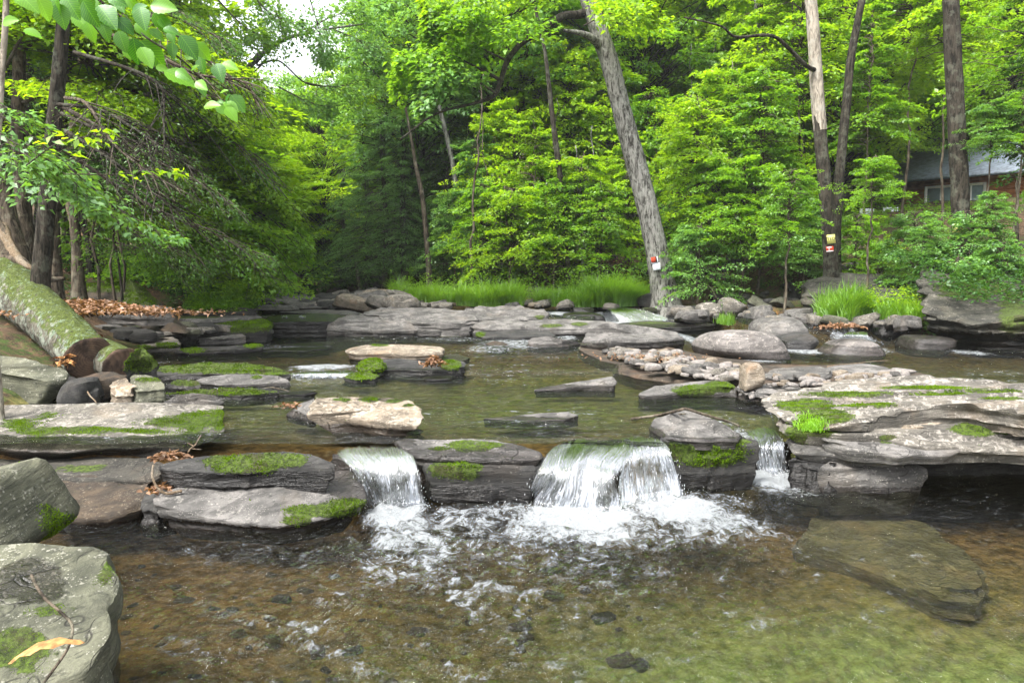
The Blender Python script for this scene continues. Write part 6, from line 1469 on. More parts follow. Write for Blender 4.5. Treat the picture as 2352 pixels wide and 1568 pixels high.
# saplings: (px, Y, height of the crown foot, scale, crown, material)
SAP = [(1120, 25.5, .7, .9, 'layerA', 'leaf_mid'), (1170, 24.8, .9, .9, 'layerB', 'leaf_bright'), (1225, 25.5, 1.5, 1.0, 'layerC', 'leaf_bright'), (1270, 24.6, .9, .85, 'layerA', 'leaf_mid'), (1330, 25, 1.6, 1.0, 'layerB', 'leaf_bright'),
       (1380, 24.4, .9, .8, 'layerA', 'leaf_mid'), (1430, 25.4, 1.4, .9, 'layerC', 'leaf_bright'), (1185, 27.5, 3.0, 1.2, 'layerB', 'leaf_bright'), (1300, 28, 3.4, 1.3, 'layerA', 'leaf_bright'), (1400, 28, 3.2, 1.2, 'layerB', 'leaf_bright'),
       (1240, 29, 5.2, 1.4, 'layerA', 'leaf_bright'), (1350, 30, 5.6, 1.4, 'layerB', 'leaf_bright'), (1480, 27, 2.6, 1.1, 'layerA', 'leaf_mid'), (1090, 26.5, 1.8, .9, 'layerC', 'leaf_cool'), (1040, 26.8, 1.0, .8, 'layerA', 'leaf_cool'),
       (1600, 20.2, .5, .62, 'layerB', 'leaf_cool'), (1640, 21, 1.3, .8, 'layerA', 'leaf_mid'), (1700, 20.5, 1.5, .8, 'layerB', 'leaf_mid'), (1590, 22, 2.6, 1.0, 'layerA', 'leaf_bright'), (1660, 22.5, 3.6, 1.1, 'layerB', 'leaf_bright'),
       (1740, 21.8, 3.0, 1.0, 'layerA', 'leaf_mid'), (1800, 20.6, 1.0, .7, 'layerB', 'leaf_cool'), (1840, 20.2, .5, .6, 'layerA', 'leaf_cool'), (1720, 24, 5.2, 1.3, 'layerC', 'leaf_bright'), (1820, 23, 4.4, 1.2, 'layerA', 'leaf_bright'),
       (1960, 19.6, .5, .5, 'layerA', 'leaf_mid'), (2010, 19.2, .5, .38, 'layerB', 'leaf_mid'), (1970, 21.5, 3.0, .9, 'layerC', 'leaf_mid'),  
       (2090, 17.6, .3, .55, 'layerA', 'leaf_cool'), (2150, 16.8, .2, .42, 'layerB', 'leaf_cool'), (2220, 16.2, .1, .6, 'layerA', 'leaf_cool'),   
       (2190, 15.6, -.2, .5, 'layerB', 'leaf_cool'), (2290, 15.4, .0, .45, 'layerA', 'leaf_cool'),  (2330, 18.5, 4.2, 1.0, 'layerB', 'leaf_mid'), (2400, 17, 3.0, 1.0, 'layerC', 'leaf_dark'), (2060, 24, 5.6, 1.3, 'layerB', 'leaf_bright'),
       (2110, 16.5, 1.2, .26, 'layerB', 'leaf_cool'), (2260, 16.0, 1.5, .30, 'layerA', 'leaf_cool'), (2150, 22, 5.4, 1.0, 'layerA', 'leaf_bright'), (1985, 17.4, 2.6, .36, 'layerB', 'leaf_mid'), (1800, 17.6, 1.9, .5, 'layerA', 'leaf_mid'), (2310, 16.4, 3.3, .42, 'layerA', 'leaf_mid'), (2240, 16.8, 3.5, .36, 'layerB', 'leaf_cool'), (1530, 23.5, .6, .7, 'layerA', 'leaf_cool'), (1560, 25, 2.4, 1.0, 'layerC', 'leaf_mid')]
for (px, Y, cz, s, c, mt) in SAP:
    x = (px - 1176) / FPX * Y
    if Y < 18 and cz > 3: pass
    put('maple_sapling', 'slender maple sapling with flat layered leaves on the right bank', 'saplings on the right bank', px, Y, max(.8, cz + 3.0 * s), mt, c, s, cz, rad=.03 + .012 * s, bark='bark_brown', cat='sapling')
for i in range(26):
    Y = rr.uniform(24, 31); px = rr.uniform(1000, 1960)
    put('maple_sapling', 'bare thin pole stem in the understorey of the right bank', 'pole stems on the right bank', px, Y, rr.uniform(4, 8), None, None, 1, 1, rad=rr.uniform(.03, .07), lean=(rr.uniform(-.08, .08), 0), bark=rr.choice(['bark_brown', 'bark_dark', 'bark_oak']), cat='sapling')
LS = [(250, 20, .3, .8, 'layerA', 'leaf_mid'), (330, 19, .2, .8, 'layerB', 'leaf_mid'), (420, 19.5, .1, .8, 'layerA', 'leaf_bright'), (490, 20.5, .1, .8, 'layerB', 'leaf_bright'), (560, 22, .0, .7, 'layerA', 'leaf_mid'), (380, 22, 1.5, 1.0, 'layerB', 'leaf_mid'), (480, 23, 1.8, 1.1, 'layerA', 'leaf_bright'),
      (300, 24, 2.6, 1.1, 'layerC', 'leaf_mid'), (545, 26, 1.8, 1.2, 'layerA', 'leaf_mid'), (600, 31, 1.2, 1.3, 'layerB', 'leaf_mid'), (430, 27, 4, 1.4, 'layerA', 'leaf_bright'), (520, 30, 4.4, 1.4, 'layerB', 'leaf_bright'), (620, 36, 3.4, 1.5, 'layerB', 'leaf_bright'), (660, 40, 2.0, 1.5, 'layerA', 'leaf_bright')]
for (px, Y, cz, s, c, mt) in LS:
    put('maple_sapling', 'young layered leafy sapling on the left bank', 'saplings on the left bank', px, Y, max(.8, cz + 3.0 * s), mt, c, s, cz, rad=.03 + .012 * s, bark='bark_brown', cat='sapling')
# oak limb reaching across the sky gap
eo, _ = path_tree('oak_tree', 'oak beyond the left bank whose pale limb crosses the gap of sky', [(420, 640), (440, 450), (480, 320), (540, 200), (575, 150), (600, 120)], [20, 18, 16, 15, 14, 13], 26, 'bark_oak', sides=16, flare=.2)
limb(eo, [(575, 150, 26), (610, 118, 26), (650, 92, 26), (690, 80, 26), (760, 66, 26), (840, 55, 26)], 13, 3, 'bark_oak')
limb(eo, [(610, 118, 26), (590, 150, 26), (640, 140, 26), (700, 190, 26), (760, 200, 26)], 6, 2, 'bark_dark')
limb(eo, [(650, 92, 26), (660, 60, 26), (640, 20, 26), (650, -40, 26)], 7, 3, 'bark_oak')
for k, path in enumerate([[(690, 80, 26), (760, 40, 26), (840, 20, 26)], [(650, 92, 26), (640, 40, 26), (600, -10, 26)], [(760, 66, 26), (820, 90, 26), (880, 120, 26)], [(600, 120, 26), (540, 90, 26), (480, 70, 26)], [(700, 190, 26), (770, 200, 26), (850, 180, 26)], [(560, 160, 26), (600, 230, 26), (680, 270, 26)], [(560, -40, 25), (620, 30, 25), (700, 60, 25)], [(500, 0, 24), (560, 60, 24), (620, 90, 24)], [(700, -40, 26), (730, 60, 26), (740, 130, 26)], [(600, 150, 25), (560, 190, 25), (520, 240, 25)], [(640, 200, 27), (700, 230, 27), (760, 250, 27)]]):
    b(eo, path, 900, 1.6, .13, 'leaf_mid' if k % 2 else 'leaf_cool', rad=.03, seed=120 + k, thick=.18, droop=.15)

# ------------------------------------------------------------------ fallen log and drift
def LP(px, py, Y): return np.array(PY(px, py, Y))
elog = empty('fallen_log', tuple(LP(207, 826, 9.2)), label='mossy fallen log with a sawn end facing the camera, on the left bank', cat='log')
a0 = LP(207, 826, 9.2); a1 = LP(120, 742, 10.6); a2 = LP(40, 672, 12.0); a3 = LP(-40, 600, 13.4)
pth = spline([a0, a1, a2, a3], 70)
V, F, T = tube_vf(pth, np.interp(np.linspace(0, 1, 70), [0, .3, .7, 1], [.285, .315, .40, .52]), 72, cap=False, bump=.11, seed=5, bscale=26)
g = Geo(); g.add(V, F); ob('bark', g.mesh('bark', MAT['bark_log'], origin=elog.location), parent=elog)
def wood_end_mat():
    m = M('sawn_end')
    v = m.coord(rand=False)
    n = m.noise(v, 4.0, 5, .65, .5); n2 = m.noise(v, 30.0, 4, .6)
    c = m.mix(m.ramp(n, .35, .65), (.030, .020, .014), (.13, .082, .055))
    L = m.n('ShaderNodeVectorMath', operation='LENGTH'); m.l(v, L.inputs[0])
    rg = m.math('PINGPONG', m.math('ADD', m.math('MULTIPLY', L.outputs['Value'], 34.0), m.math('MULTIPLY', n, 2.0)), .5)
    c = m.mix(m.math('MULTIPLY', m.ramp(rg, .0, .5, 1, 0), .35), c, (.015, .01, .008))
    c = m.mix(m.ramp(n2, .62, .75, 0, .4), c, (.14, .10, .075))
    m.bsdf(c, .8, m.bump(m.math('ADD', n2, rg), .5, .006), .25)
    return m.m
ME = wood_end_mat()
def disc_cut(c, nrm, rad, label_parent, name, rim=.02):
    nrm = unit(np.array(nrm, float)); a, b_ = frame(nrm[None]); a, b_ = a[0], b_[0]
    th = np.linspace(0, 2 * np.pi, 48, endpoint=False)
    rings = []
    for r_, d in ((1.0, -.01), (.97, .004), (.8, .0), (.5, -.002), (.2, .0), (.01, 0)):
        w_ = rad * r_ * (1 + .04 * np.sin(3 * th + 1) + .02 * np.sin(7 * th))
        rings.append(c + nrm * d + (np.cos(th) * w_)[:, None] * a + (np.sin(th) * w_)[:, None] * b_)
    V = np.array(rings); n = 48
    i = np.arange(5)[:, None] * n; j = np.arange(n)[None]; k = (j + 1) % n
    F = np.stack([i + j, i + k, i + n + k, i + n + j], -1).reshape(-1, 4)
    g = Geo(); g.add(V.reshape(-1, 3), F)
    ob(name, g.mesh(name, ME, origin=label_parent.location), parent=label_parent)
d0 = unit(pth[0] - pth[3])
disc_cut(pth[0] + d0 * .004, d0, .288, elog, 'sawn_end')
# the sawn fork stub on its right
s0 = LP(235, 818, 9.7); s1 = LP(283, 842, 9.15)
sp_ = spline([s0, s1], 20)
V, F, T = tube_vf(sp_, np.linspace(.24, .235, 20), 36, cap=False, bump=.08, seed=8, bscale=10)
g = Geo(); g.add(V, F); ob('fork_stub', g.mesh('fork_stub', MAT['bark_log'], origin=elog.location), parent=elog)
disc_cut(s1 + unit(s1 - s0) * .003, unit(s1 - s0) + np.array([.15, 0, 0]), .235, elog, 'sawn_end')
# roots and splintered wood left of the log
e = empty('root_plate', tuple(LP(20, 600, 13)), label='tangle of torn roots and split wood at the base of the leaning left trunk', cat='roots')
for k, p in enumerate([[(0, 520, 12.6), (30, 575, 12.4), (60, 610, 12.2), (110, 625, 12.2)], [(10, 600, 12.4), (50, 600, 12.3), (90, 640, 12.2), (150, 640, 12.4)], [(0, 555, 12.5), (20, 610, 12.3), (70, 640, 12.1)], [(-20, 500, 12.6), (15, 545, 12.5), (25, 600, 12.3)]]):
    V, F, T = tube_vf(spline([LP(*q) for q in p], 26), np.linspace(.10, .03, 26), 12, bump=.3, seed=k, bscale=20); g = Geo(); g.add(V, F, T)
    ob('root', g.mesh('root', MAT['driftwood' if k == 0 else 'bark_brown'], origin=e.location), parent=e)
def stick(label, pts, r0, r1, mat='driftwood', n=30, name='stick', cat='stick', forks=()):
    W = spline([P(*p) if len(p) == 3 else PY(*p[:3]) for p in pts], n)
    W[:, 2] += .006 * np.sin(np.linspace(0, 9, n))
    g = Geo(); V, F, T = tube_vf(W, np.linspace(r0, r1, n), 8, bump=.15, seed=2, bscale=30); g.add(V, F, T)
    for fk in forks:
        V, F, T = tube_vf(spline([P(*p) for p in fk], 10), np.linspace(r1 * 1.3, r1 * .5, 10), 6, bump=.1); g.add(V, F, T)
    return ob(name, g.mesh(name, MAT[mat]), label=label, cat=cat)
stick('thin forked grey twig lying across the puddled boulder', [(72, 1320, .56), (85, 1350, .55), (105, 1378, .55), (140, 1405, .54), (165, 1430, .53), (163, 1465, .50), (150, 1500, .48), (120, 1545, .45), (85, 1590, .42)], .0065, .005, 'bark_brown', forks=[])
stick('brown drift branch resting behind the grey dome', [(1450, 962, .45), (1510, 955, .48), (1560, 942, .64), (1578, 938, .66), (1620, 952, .60), (1680, 972, .50), (1700, 980, .47)], .016, .010, 'bark_brown', forks=[[(1510, 955, .48), (1540, 952, .53), (1575, 950, .60)]])
stick('pale stick poking out from under the grey ledge rocks', [(2040, 1052, .30), (2080, 1052, .31), (2110, 1046, .33), (2155, 1039, .36)], .010, .007, 'driftwood')
stick('bent pale stick standing among leaves at the tip of the flat slab', [(352, 1068, .42), (350, 1095, .35), (362, 1118, .28), (385, 1134, .22), (418, 1128, .23)], .008, .012, 'driftwood')
stick('thin root hanging from the log end onto the pale slab', [(190, 880, .62), (205, 905, .60), (222, 926, .57)], .010, .006, 'driftwood')
stick('thin twig between the cobbles and the far pool', [(1900, 842, .66), (1960, 834, .68), (2040, 828, .70)], .008, .004, 'driftwood')
stick('dark waterlogged stick above the dry grey slab', [(560, 905, .47), (620, 890, .50), (640, 892, .50), (665, 900, .48)], .008, .005, 'bark_brown')
stick('broken twig caught at the pool edge below the pale slab', [(432, 1038, .45), (448, 1020, .48), (462, 1000, .54)], .006, .004, 'driftwood', forks=[[(440, 1030, .46), (462, 1032, .45)], [(445, 1024, .47), (430, 1016, .49)]])
stick('slanting dead log at the far bend', [(728, 668, 33, 0), (760, 655, 33, 0), (800, 640, 33, 0)], .09, .05, 'driftwood', name='dead_log', cat='log')
stick('dead stub standing on the far bank', [(828, 674, 31, 0), (822, 640, 31, 0), (818, 600, 31, 0)], .10, .06, 'bark_brown', name='dead_log', cat='log')

# dead leaves: one curled leaf near, drifts farther off
def curled_leaf(label, c, L, rot, mat='litter'):
    n = 15; y = np.linspace(0, 1, n); K = 7
    wv = .26 * np.abs(np.sin(np.pi * y ** .9)) ** .9
    V = []
    for s_ in np.linspace(-1, 1, K):
        a = s_ * 1.25
        V.append(np.stack([wv * np.sin(a), y, .30 * np.cos(a) * wv + .10 * np.sin(3 * y) - .02 * np.sin(y * 22) * s_], -1))
    V = np.array(V) * L
    i = np.arange(K - 1)[:, None] * n; j = np.arange(n - 1)[None]
    F = np.stack([i + j, i + n + j, i + n + j + 1, i + j + 1], -1).reshape(-1, 4)
    g = Geo(); g.add(V.reshape(-1, 3), F, tint=np.tile(np.linspace(.9, .3, n), K))
    o = ob('dead_leaf', g.mesh('dead_leaf', MAT[mat]), loc=c, label=label, cat='leaf'); o.rotation_euler = rot
    return o
c = P(18, 1524, .55)
m_dl = simple_mat('dead_leaf_tan', (.34, .17, .06), .75, .5, 30.0, .003); MAT['deadtan'] = m_dl
curled_leaf('long curled tan dead leaf on the boulder in the bottom left corner', c, .24, (R(8), R(-10), R(-72)), 'deadtan')
def litter(label, group, c, rx, ry, rz, n, size, mat='litter', seed=0, zf=None, tintr=(.2, 1)):
    r_ = np.random.default_rng(seed)
    a = r_.normal(0, .5, (n, 2)); x = c[0] + a[:, 0] * rx; y = c[1] + a[:, 1] * ry
    pile = np.exp(-(a ** 2).sum(1) * 1.2) * rz
    z = (zf(x, y) if zf else c[2]) + pile * r_.random(n) + .006
    g = Geo()
    leaves(g, np.stack([x, y, z], -1), r_.normal(0, 1, (n, 3)) * [1, 1, .35], r_.normal(0, .5, (n, 3)) + [0, -.2, 1], size * r_.uniform(.6, 1.3, n), .5, .18, tint=r_.uniform(*tintr, n))
    ob('leaf_litter', g.mesh('leaf_litter', MAT[mat], smooth=False), label=label, cat='dead leaves', kind='stuff')
litter('heap of brown dead leaves on the left bank behind the log', None, LP(190, 680, 11.6), .9, .9, .18, 2600, .09, seed=1, zf=lambda x, y: np.maximum(ground(x, y), 1.28))
litter('brown leaves strewn along the left bank under the moss hump', None, LP(300, 690, 12.5), 1.3, .6, .06, 900, .08, seed=2, zf=lambda x, y: np.maximum(ground(x, y), 1.2))
litter('brown leaf litter on the floor of the left wood', None, (-13, 19, 0), 8, 7, .02, 5000, .10, seed=3, zf=ground)
litter('clump of dead leaves jammed beside the log end', None, LP(148, 838, 9.0), .09, .07, .12, 60, .09, 'deadtan', 4)
litter('red brown leaves caught between the block and the black slab', None, P(388, 1054, .40), .14, .10, .05, 130, .05, seed=5)
litter('small nest of orange leaves at the tip of the flat slab', None, P(370, 1128, .22), .10, .07, .04, 60, .055, seed=6)
litter('leaf wad stuck on the right end of the low dark rock', None, P(995, 838, .60), .14, .08, .12, 120, .08, seed=7)
litter('leaves and bark on the low sill behind the tan slab', None, P(668, 935, .50), .12, .10, .05, 60, .05, seed=8)
litter('brown leaves on the rock above the right cascade', None, P(1935, 752, .95), .35, .2, .06, 220, .08, seed=9)
litter('brown leaves and bark bits among the cobbles', None, P(1500, 820, .62), 1.0, .5, .02, 160, .05, seed=10)
litter('brown leaf litter on the slope under the saplings', None, (5, 28, 0), 9, 4, .02, 5000, .11, seed=11, zf=ground)

# ------------------------------------------------------------------ grasses, ferns and herbs
def grass(label, group, pts, n, h, mat='grass', seed=0, lean=.35, wdt=.006, name='sedge_grass', tuft=40, zf=ground, spread=.05):
    """tufts of arching blades; pts: function(r_, n) -> x, y arrays"""
    r_ = np.random.default_rng(seed)
    nt_ = max(1, n // tuft)
    tx, ty = pts(r_, nt_)
    idx = r_.integers(0, nt_, n)
    x = tx[idx] + r_.normal(0, spread, n); y = ty[idx] + r_.normal(0, spread, n)
    z = zf(x, y) - .02
    hh = h * (.45 + .8 * r_.random(nt_) ** 1.5)[idx] * r_.uniform(.5, 1.2, n) * np.clip(1 + .7 * fbm(x * .8, y * .8, seed, 3, seed), .45, 1.5)
    a = r_.uniform(0, 2 * np.pi, n); ln = lean * r_.uniform(.3, 1.6, n)
    wind = np.array([.10, -.14])
    base = np.stack([x, y, z], -1); dv = np.stack([np.cos(a) * ln + wind[0], np.sin(a) * ln + wind[1], np.zeros(n)], -1)
    sd_ = np.stack([-np.sin(a), np.cos(a), np.zeros(n)], -1); sd_[:, 0] = np.abs(sd_[:, 0]) + .4
    sd_ = unit(sd_)
    rows = []
    for t, w_ in ((0, 1), (.4, .9), (.75, .6), (1, .0)):
        c = base + dv * (hh * t ** 2)[:, None] + np.array([0, 0, 1]) * (hh * (t - .28 * t ** 3 * np.clip(ln * 2, 0, 1.4)))[:, None]
        if w_: rows += [c - sd_ * wdt * w_, c + sd_ * wdt * w_]
        else: rows += [c]
    V = np.stack(rows, 1)
    o = 7 * np.arange(n)[:, None]
    Q = np.vstack([o + [0, 1, 3, 2], o + [2, 3, 5, 4]]); T = o + [4, 5, 6]
    g = Geo()
    tn = np.clip(r_.normal(.5, .2, nt_)[idx] + r_.normal(0, .12, n), 0, 1)
    g.add(V.reshape(-1, 3), Q, T, tint=np.repeat(tn, 7))
    return ob(name, g.mesh(name, MAT[mat], smooth=False), label=label, cat='grass', kind='stuff')
def band(Pts):
    A = np.array(Pts, float)
    def f(r_, n):
        k = r_.integers(0, len(A) - 1, n); t = r_.random(n)[:, None]
        q = A[k] * (1 - t) + A[k + 1] * t
        xs, ys = [], []
        for (px, py, z, hp) in q:
            X_ = P(px, py + r_.uniform(-1, 1) * hp, z); xs.append(X_[0]); ys.append(X_[1])
        return np.array(xs), np.array(ys)
    return f
zz_ = lambda v: (lambda x, y: np.maximum(ground(x, y), v))
grass('bright green sedge meadow left of the tilted tree, along the far bank', None, band([(905, 687, 1.0, 2), (1000, 692, 1.05, 3), (1100, 694, 1.05, 4), (1195, 694, 1.05, 4)]), 24000, .66, seed=1, zf=zz_(1.0), wdt=.006, lean=.75)
grass('tall arching sedge right next to the tilted tree', None, band([(1235, 697, 1.0, 3), (1330, 698, 1.0, 4), (1420, 698, 1.0, 4), (1480, 695, 1.0, 3)]), 24000, .74, seed=2, zf=zz_(.98), wdt=.006, lean=.75)
grass('big dark green tussock on the right shore', None, band([(1880, 728, .9, 5), (1940, 730, .9, 6), (1975, 728, .9, 5)]), 7000, .75, seed=3, zf=zz_(.92), wdt=.007, lean=.5)
grass('lighter grass clump right of the dark tussock', None, band([(1990, 722, .95, 10), (2060, 722, .95, 10), (2110, 728, .95, 6)]), 6000, .5, seed=4, zf=zz_(.95), wdt=.007, lean=.45)
grass('small grass tuft beside the small fall rocks', None, band([(1655, 738, .8, 3), (1680, 740, .8, 3)]), 500, .2, seed=5, zf=zz_(.78), wdt=.005)
grass('thin grass on the moss bands of the right ledge', None, band([(1830, 950, .66, 14), (1880, 965, .62, 14), (1860, 985, .58, 8)]), 520, .09, 'fern', seed=6, zf=lambda x, y: .60 + 0 * x, wdt=.003, tuft=8, lean=.8)
grass('green groundcover of grass under the left saplings by the bend', None, band([(430, 690, 1.2, 8), (520, 688, 1.2, 8), (590, 690, 1.15, 6)]), 6000, .35, seed=7, wdt=.008, zf=zz_(1.1))
grass('short grass on the slope before the cabin', None, lambda r_, n: (r_.uniform(6, 22, n), r_.uniform(22, 31, n)), 9000, .22, 'leaf_mid' if False else 'grass', seed=8, wdt=.012)
0 and grass('short grass in the clearing on the right slope', None, lambda r_, n: (r_.uniform(0, 9, n), r_.uniform(30, 38, n)), 6000, .25, seed=9, wdt=.014)
def herbs(label, f, n, size, mat, seed, zf=ground, hgt=.25, name='leafy_herbs', ls=.07, ratio=.5):
    r_ = np.random.default_rng(seed)
    x, y = f(r_, n); z = zf(x, y)
    g = Geo(); m_ = 14
    h = r_.uniform(.15, 1, (n, m_)) * hgt * (.3 + 1.0 * r_.random((n, 1)) ** 2)
    pos = np.stack([x[:, None] + r_.normal(0, size, (n, m_)), y[:, None] + r_.normal(0, size, (n, m_)), z[:, None] + h], -1).reshape(-1, 3)
    N = len(pos)
    leaves(g, pos, r_.normal(0, 1, (N, 3)) * [1, 1, .3], r_.normal(0, .35, (N, 3)) + [0, 0, 1], ls * r_.uniform(.6, 1.3, N), ratio)
    return ob(name, g.mesh(name, MAT[mat], smooth=False), label=label, cat='plants', kind='stuff')
herbs('leafy weeds rising behind the sedge meadow', band([(900, 683, 1.1, 1.5), (1100, 686, 1.1, 1.5), (1300, 688, 1.1, 1.5), (1480, 687, 1.05, 1.5)]), 520, .07, 'leaf_mid', 1, zz_(1.05), .8)
herbs('low green plants at the left bend of the stream', band([(440, 700, 1.15, 8), (520, 705, 1.1, 8), (580, 700, 1.1, 8)]), 700, .10, 'leaf_mid', 2, zz_(1.05), .45)
herbs('bushy jewelweed plant overhanging the water at the left bend', band([(540, 695, 1.1, 6), (580, 690, 1.1, 8)]), 260, .16, 'leaf_bright', 3, zz_(1.1), .75, ls=.09)
herbs('light green plants behind the right shore grass', band([(1960, 700, 1.1, 10), (2040, 700, 1.1, 14), (2110, 710, 1.05, 8)]), 420, .09, 'leaf_bright', 4, zz_(1.1), .4)
herbs('understorey seedlings on the floor of the right wood', lambda r_, n: (r_.uniform(-2, 16, n), r_.uniform(25, 40, n)), 1500, .16, 'leaf_mid', 5, ground, .4, ls=.12)
herbs('dark seedlings on the floor of the left wood', lambda r_, n: (r_.uniform(-24, -8, n), r_.uniform(15, 36, n)), 1500, .16, 'leaf_dark', 6, ground, .4, ls=.12)
herbs('dark leafy creeper over the cliff boulder on the right', lambda r_, n: (r_.uniform(8.3, 12, n), r_.uniform(13.6, 16.5, n)), 420, .14, 'leaf_dark', 7, lambda x, y: 1.3 + (y - 13.6) * .33, .3, ls=.09)
def fern(label, c, n=9, L=.55, seed=0, group=None):
    r_ = np.random.default_rng(seed)
    e = empty('fern', tuple(c), label=label, cat='fern', group=group)
    for i in range(n):
        g = Geo()
        a = i / n * 6.28 + r_.uniform(-.3, .3); d = np.array([math.cos(a), math.sin(a), 0]); el = r_.uniform(.7, 1.1)
        t = np.linspace(0, 1, 16)
        W = d * (L * t * .8)[:, None] + np.array([0, 0, 1]) * (L * (el * t - .75 * t ** 2))[:, None]
        for s_ in (-1, 1):
            sd_ = np.cross(d, [0, 0, 1]) * s_
            pr = np.sin(np.pi * np.clip(t * .85 + .12, 0, 1)) * .22 * L
            leaves(g, W[1:], np.repeat((sd_ * 1.0 + d * .35)[None], 15, 0), np.repeat([[0, 0, 1.0]], 15, 0), pr[1:], .34, .05, tint=r_.uniform(.4, 1, 15))
        ob('frond', g.mesh('frond', MAT['fern'], smooth=False), parent=e, kind='stuff')
    return e
rr = random.Random(3)
for i in range(26):
    px = rr.uniform(2245, 2420); Y = rr.uniform(16.2, 18.5); x = (px - 1176) / FPX * Y
    c = PY(px, rr.uniform(585, 606), Y)
    fern('bright green fern in front of the dark space under the cabin deck', (x, Y, c[2] - .1), 10, rr.uniform(.45, .7), i, 'ferns by the cabin')
# earthen shelf the ferns grow on
slab('earthy shelf with ferns right of the stout dark trunk', [(9.6, 15.6, 2.15), (10.2, 19.5, 2.5), (17, 20, 2.9), (17, 16, 2.5), (12, 15.2, 2.2)], .8, 'brown', bev=.2, amp=.1, world=True, n=120, name='earth_shelf', cat='earth bank', moss=[(2300, 600, 200, 12)], tufts=False)

# ------------------------------------------------------------------ the cabin among the trees
ec = empty('cabin', PY(2040, 545, 30), label='orange brown timber cabin with a raised deck behind the trees at the right', cat='house')
mw = simple_mat('siding', (.30, .115, .045), .75, .35, 5.0); mdk = simple_mat('deck_boards', (.13, .11, .09), .85, .3, 9.0); mrf = simple_mat('roof_sheet', (.13, .155, .19), .6, .35, 6.0)
mwin = simple_mat('window_glass', (.16, .22, .22), .08, .2, 2.0); mfr = simple_mat('window_trim', (.75, .75, .70), .6, .05); mdark = simple_mat('crawl_space_shade', (.02, .018, .015), .95, .2); mch = simple_mat('white_fabric', (.72, .74, .78), .7, .05)
A = np.array(PY(2030, 548, 31)); B = np.array(PY(2560, 548, 25.5)); zf_ = A[2]
ax = B - A; ax[2] = 0; Lc = np.linalg.norm(ax); ax /= Lc; ay = np.array([-ax[1], ax[0], 0.])
def cbox(name, u0, u1, v0, v1, z0, z1, mat, parent=ec, bevel=0):
    c = [A + ax * u + ay * v + np.array([0, 0, z - A[2]]) for z in (zf_ + z0, zf_ + z1) for (u, v) in ((u0, v0), (u1, v0), (u1, v1), (u0, v1))]
    V = np.array(c) - np.array(ec.location)
    if parent is not ec: V = V - np.array(parent.location)
    F = np.array([[3, 2, 1, 0], [4, 5, 6, 7], [0, 1, 5, 4], [1, 2, 6, 5], [2, 3, 7, 6], [3, 0, 4, 7]])
    g = Geo(); g.add(V, F); return ob(name, g.mesh(name, mat, smooth=False), parent=parent)
cbox('wall', 0, Lc, 2.06, 6.5, 0, 2.75, mw)
for k in range(17):
    z = k * .155; cbox('siding_board', 0 + .01 * (k % 2), Lc, 2.0 + .004 * (k % 3), 2.055, z, z + .148, mw)
cbox('deck', -.6, Lc + .5, -.2, 1.99, -.16, -.03, mdk)
cbox('deck_beam', -.6, Lc + .5, -.25, -.205, -.42, -.05, mdk)
for k in range(7):
    u = -.4 + k * Lc / 6; cbox('deck_post', u, u + .16, -.1, .06, -2.6, -.165, mdk)
    cbox('railing_post', u, u + .10, -.12, -.02, -.025, .95, mdk)
cbox('railing_cap', -.55, Lc, -.13, -.01, .955, 1.0, mdk); cbox('railing_rail', -.55, Lc, -.09, -.05, .48, .53, mdk)
cbox('crawl_space_shade', .2, Lc, 1.6, 6.3, -2.5, -.17, mdark)  # near-black box, painting in the darkness below the cabin floor
for (u0, u1, z0, z1) in ((.95, 2.0, .05, 2.1), (2.15, 3.0, .6, 2.1), (5.0, 6.3, .7, 1.9)):
    f_ = cbox('window', u0, u1, 1.93, 1.995, z0, z1, mwin)
    for q in ((u0 - .1, u0, z0 - .1, z1 + .1), (u1, u1 + .1, z0 - .1, z1 + .1), (u0, u1, z1, z1 + .1), (u0, u1, z0 - .1, z0), ((u0 + u1) / 2 - .03, (u0 + u1) / 2 + .03, z0, z1)):
        cbox('window_frame', q[0], q[1], 1.90, 1.99 if q[0] != (u0 + u1) / 2 - .03 else 1.925, q[2], q[3], mfr, parent=f_)
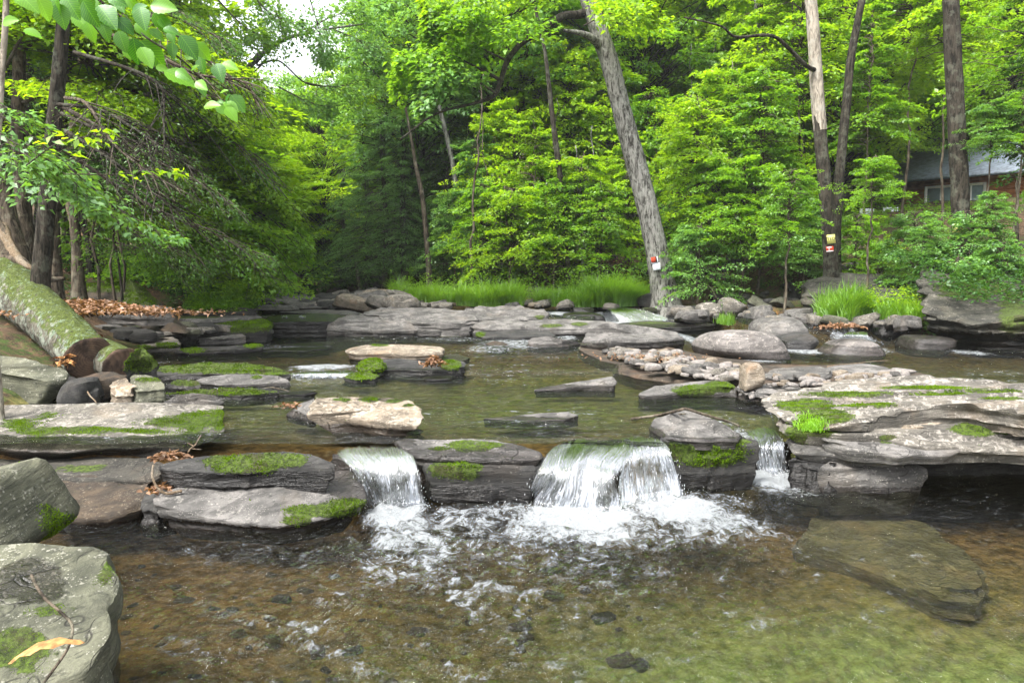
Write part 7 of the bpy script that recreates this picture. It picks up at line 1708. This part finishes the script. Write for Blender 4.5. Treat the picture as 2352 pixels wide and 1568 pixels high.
for (v0, v1, z0, z1) in ((1.0, 4.3, 2.35, 3.9), (4.3, 7.4, 3.9, 2.35)):
    c = [A + ax * u + ay * v + np.array([0, 0, z + t]) for t in (0, .12) for (u, v, z) in ((-.8, v0, z0), (Lc + .6, v0, z0), (Lc + .6, v1, z1), (-.8, v1, z1))]
    g = Geo(); g.add(np.array(c) - np.array(ec.location), np.array([[3, 2, 1, 0], [4, 5, 6, 7], [0, 1, 5, 4], [1, 2, 6, 5], [2, 3, 7, 6], [3, 0, 4, 7]])); ob('roof', g.mesh('roof', mrf, smooth=False), parent=ec)
for i, (px, py) in enumerate([(1995, 522), (2050, 520)]):
    e = empty('deck_chair', PY(px, py + 12, 29.5 - i * .6), label=['white deck chair at the left end of the cabin deck', 'white deck chair second on the cabin deck'][i], cat='chair')
    for nm, (x0, y0, z0, x1, y1, z1) in (('seat', (-.28, -.25, .36, .28, .25, .42)), ('backrest', (-.28, .2, .43, .28, .27, .95)), ('leg', (-.27, -.24, 0, -.22, -.19, .355)), ('leg', (.22, -.24, 0, .27, -.19, .355)), ('leg', (-.27, .19, 0, -.22, .24, .355)), ('leg', (.22, .19, 0, .27, .24, .355))):
        V = np.array([[x, y, z] for z in (z0, z1) for (x, y) in ((x0, y0), (x1, y0), (x1, y1), (x0, y1))])
        g = Geo(); g.add(V, np.array([[3, 2, 1, 0], [4, 5, 6, 7], [0, 1, 5, 4], [1, 2, 6, 5], [2, 3, 7, 6], [3, 0, 4, 7]])); ob(nm, g.mesh(nm, mch, smooth=False), parent=e)

# ------------------------------------------------------------------ moist summer air
hm = bpy.data.materials.new('air'); hm.use_nodes = True
hn = hm.node_tree; hn.nodes.clear()
ho = hn.nodes.new('ShaderNodeOutputMaterial'); hv = hn.nodes.new('ShaderNodeVolumePrincipled')
hv.inputs['Color'].default_value = (.93, .97, .95, 1); hv.inputs['Density'].default_value = 0.0006; hv.inputs['Anisotropy'].default_value = 0.2
hn.links.new(hv.outputs[0], ho.inputs['Volume'])
V = np.array([[x, y, z] for z in (-2.5, 70) for (x, y) in ((-140, -30), (140, -30), (140, 180), (-140, 180))], float)
g = Geo(); g.add(V, np.array([[3, 2, 1, 0], [4, 5, 6, 7], [0, 1, 5, 4], [1, 2, 6, 5], [2, 3, 7, 6], [3, 0, 4, 7]]))
ob('haze', g.mesh('haze', hm, smooth=False), kind='stuff')
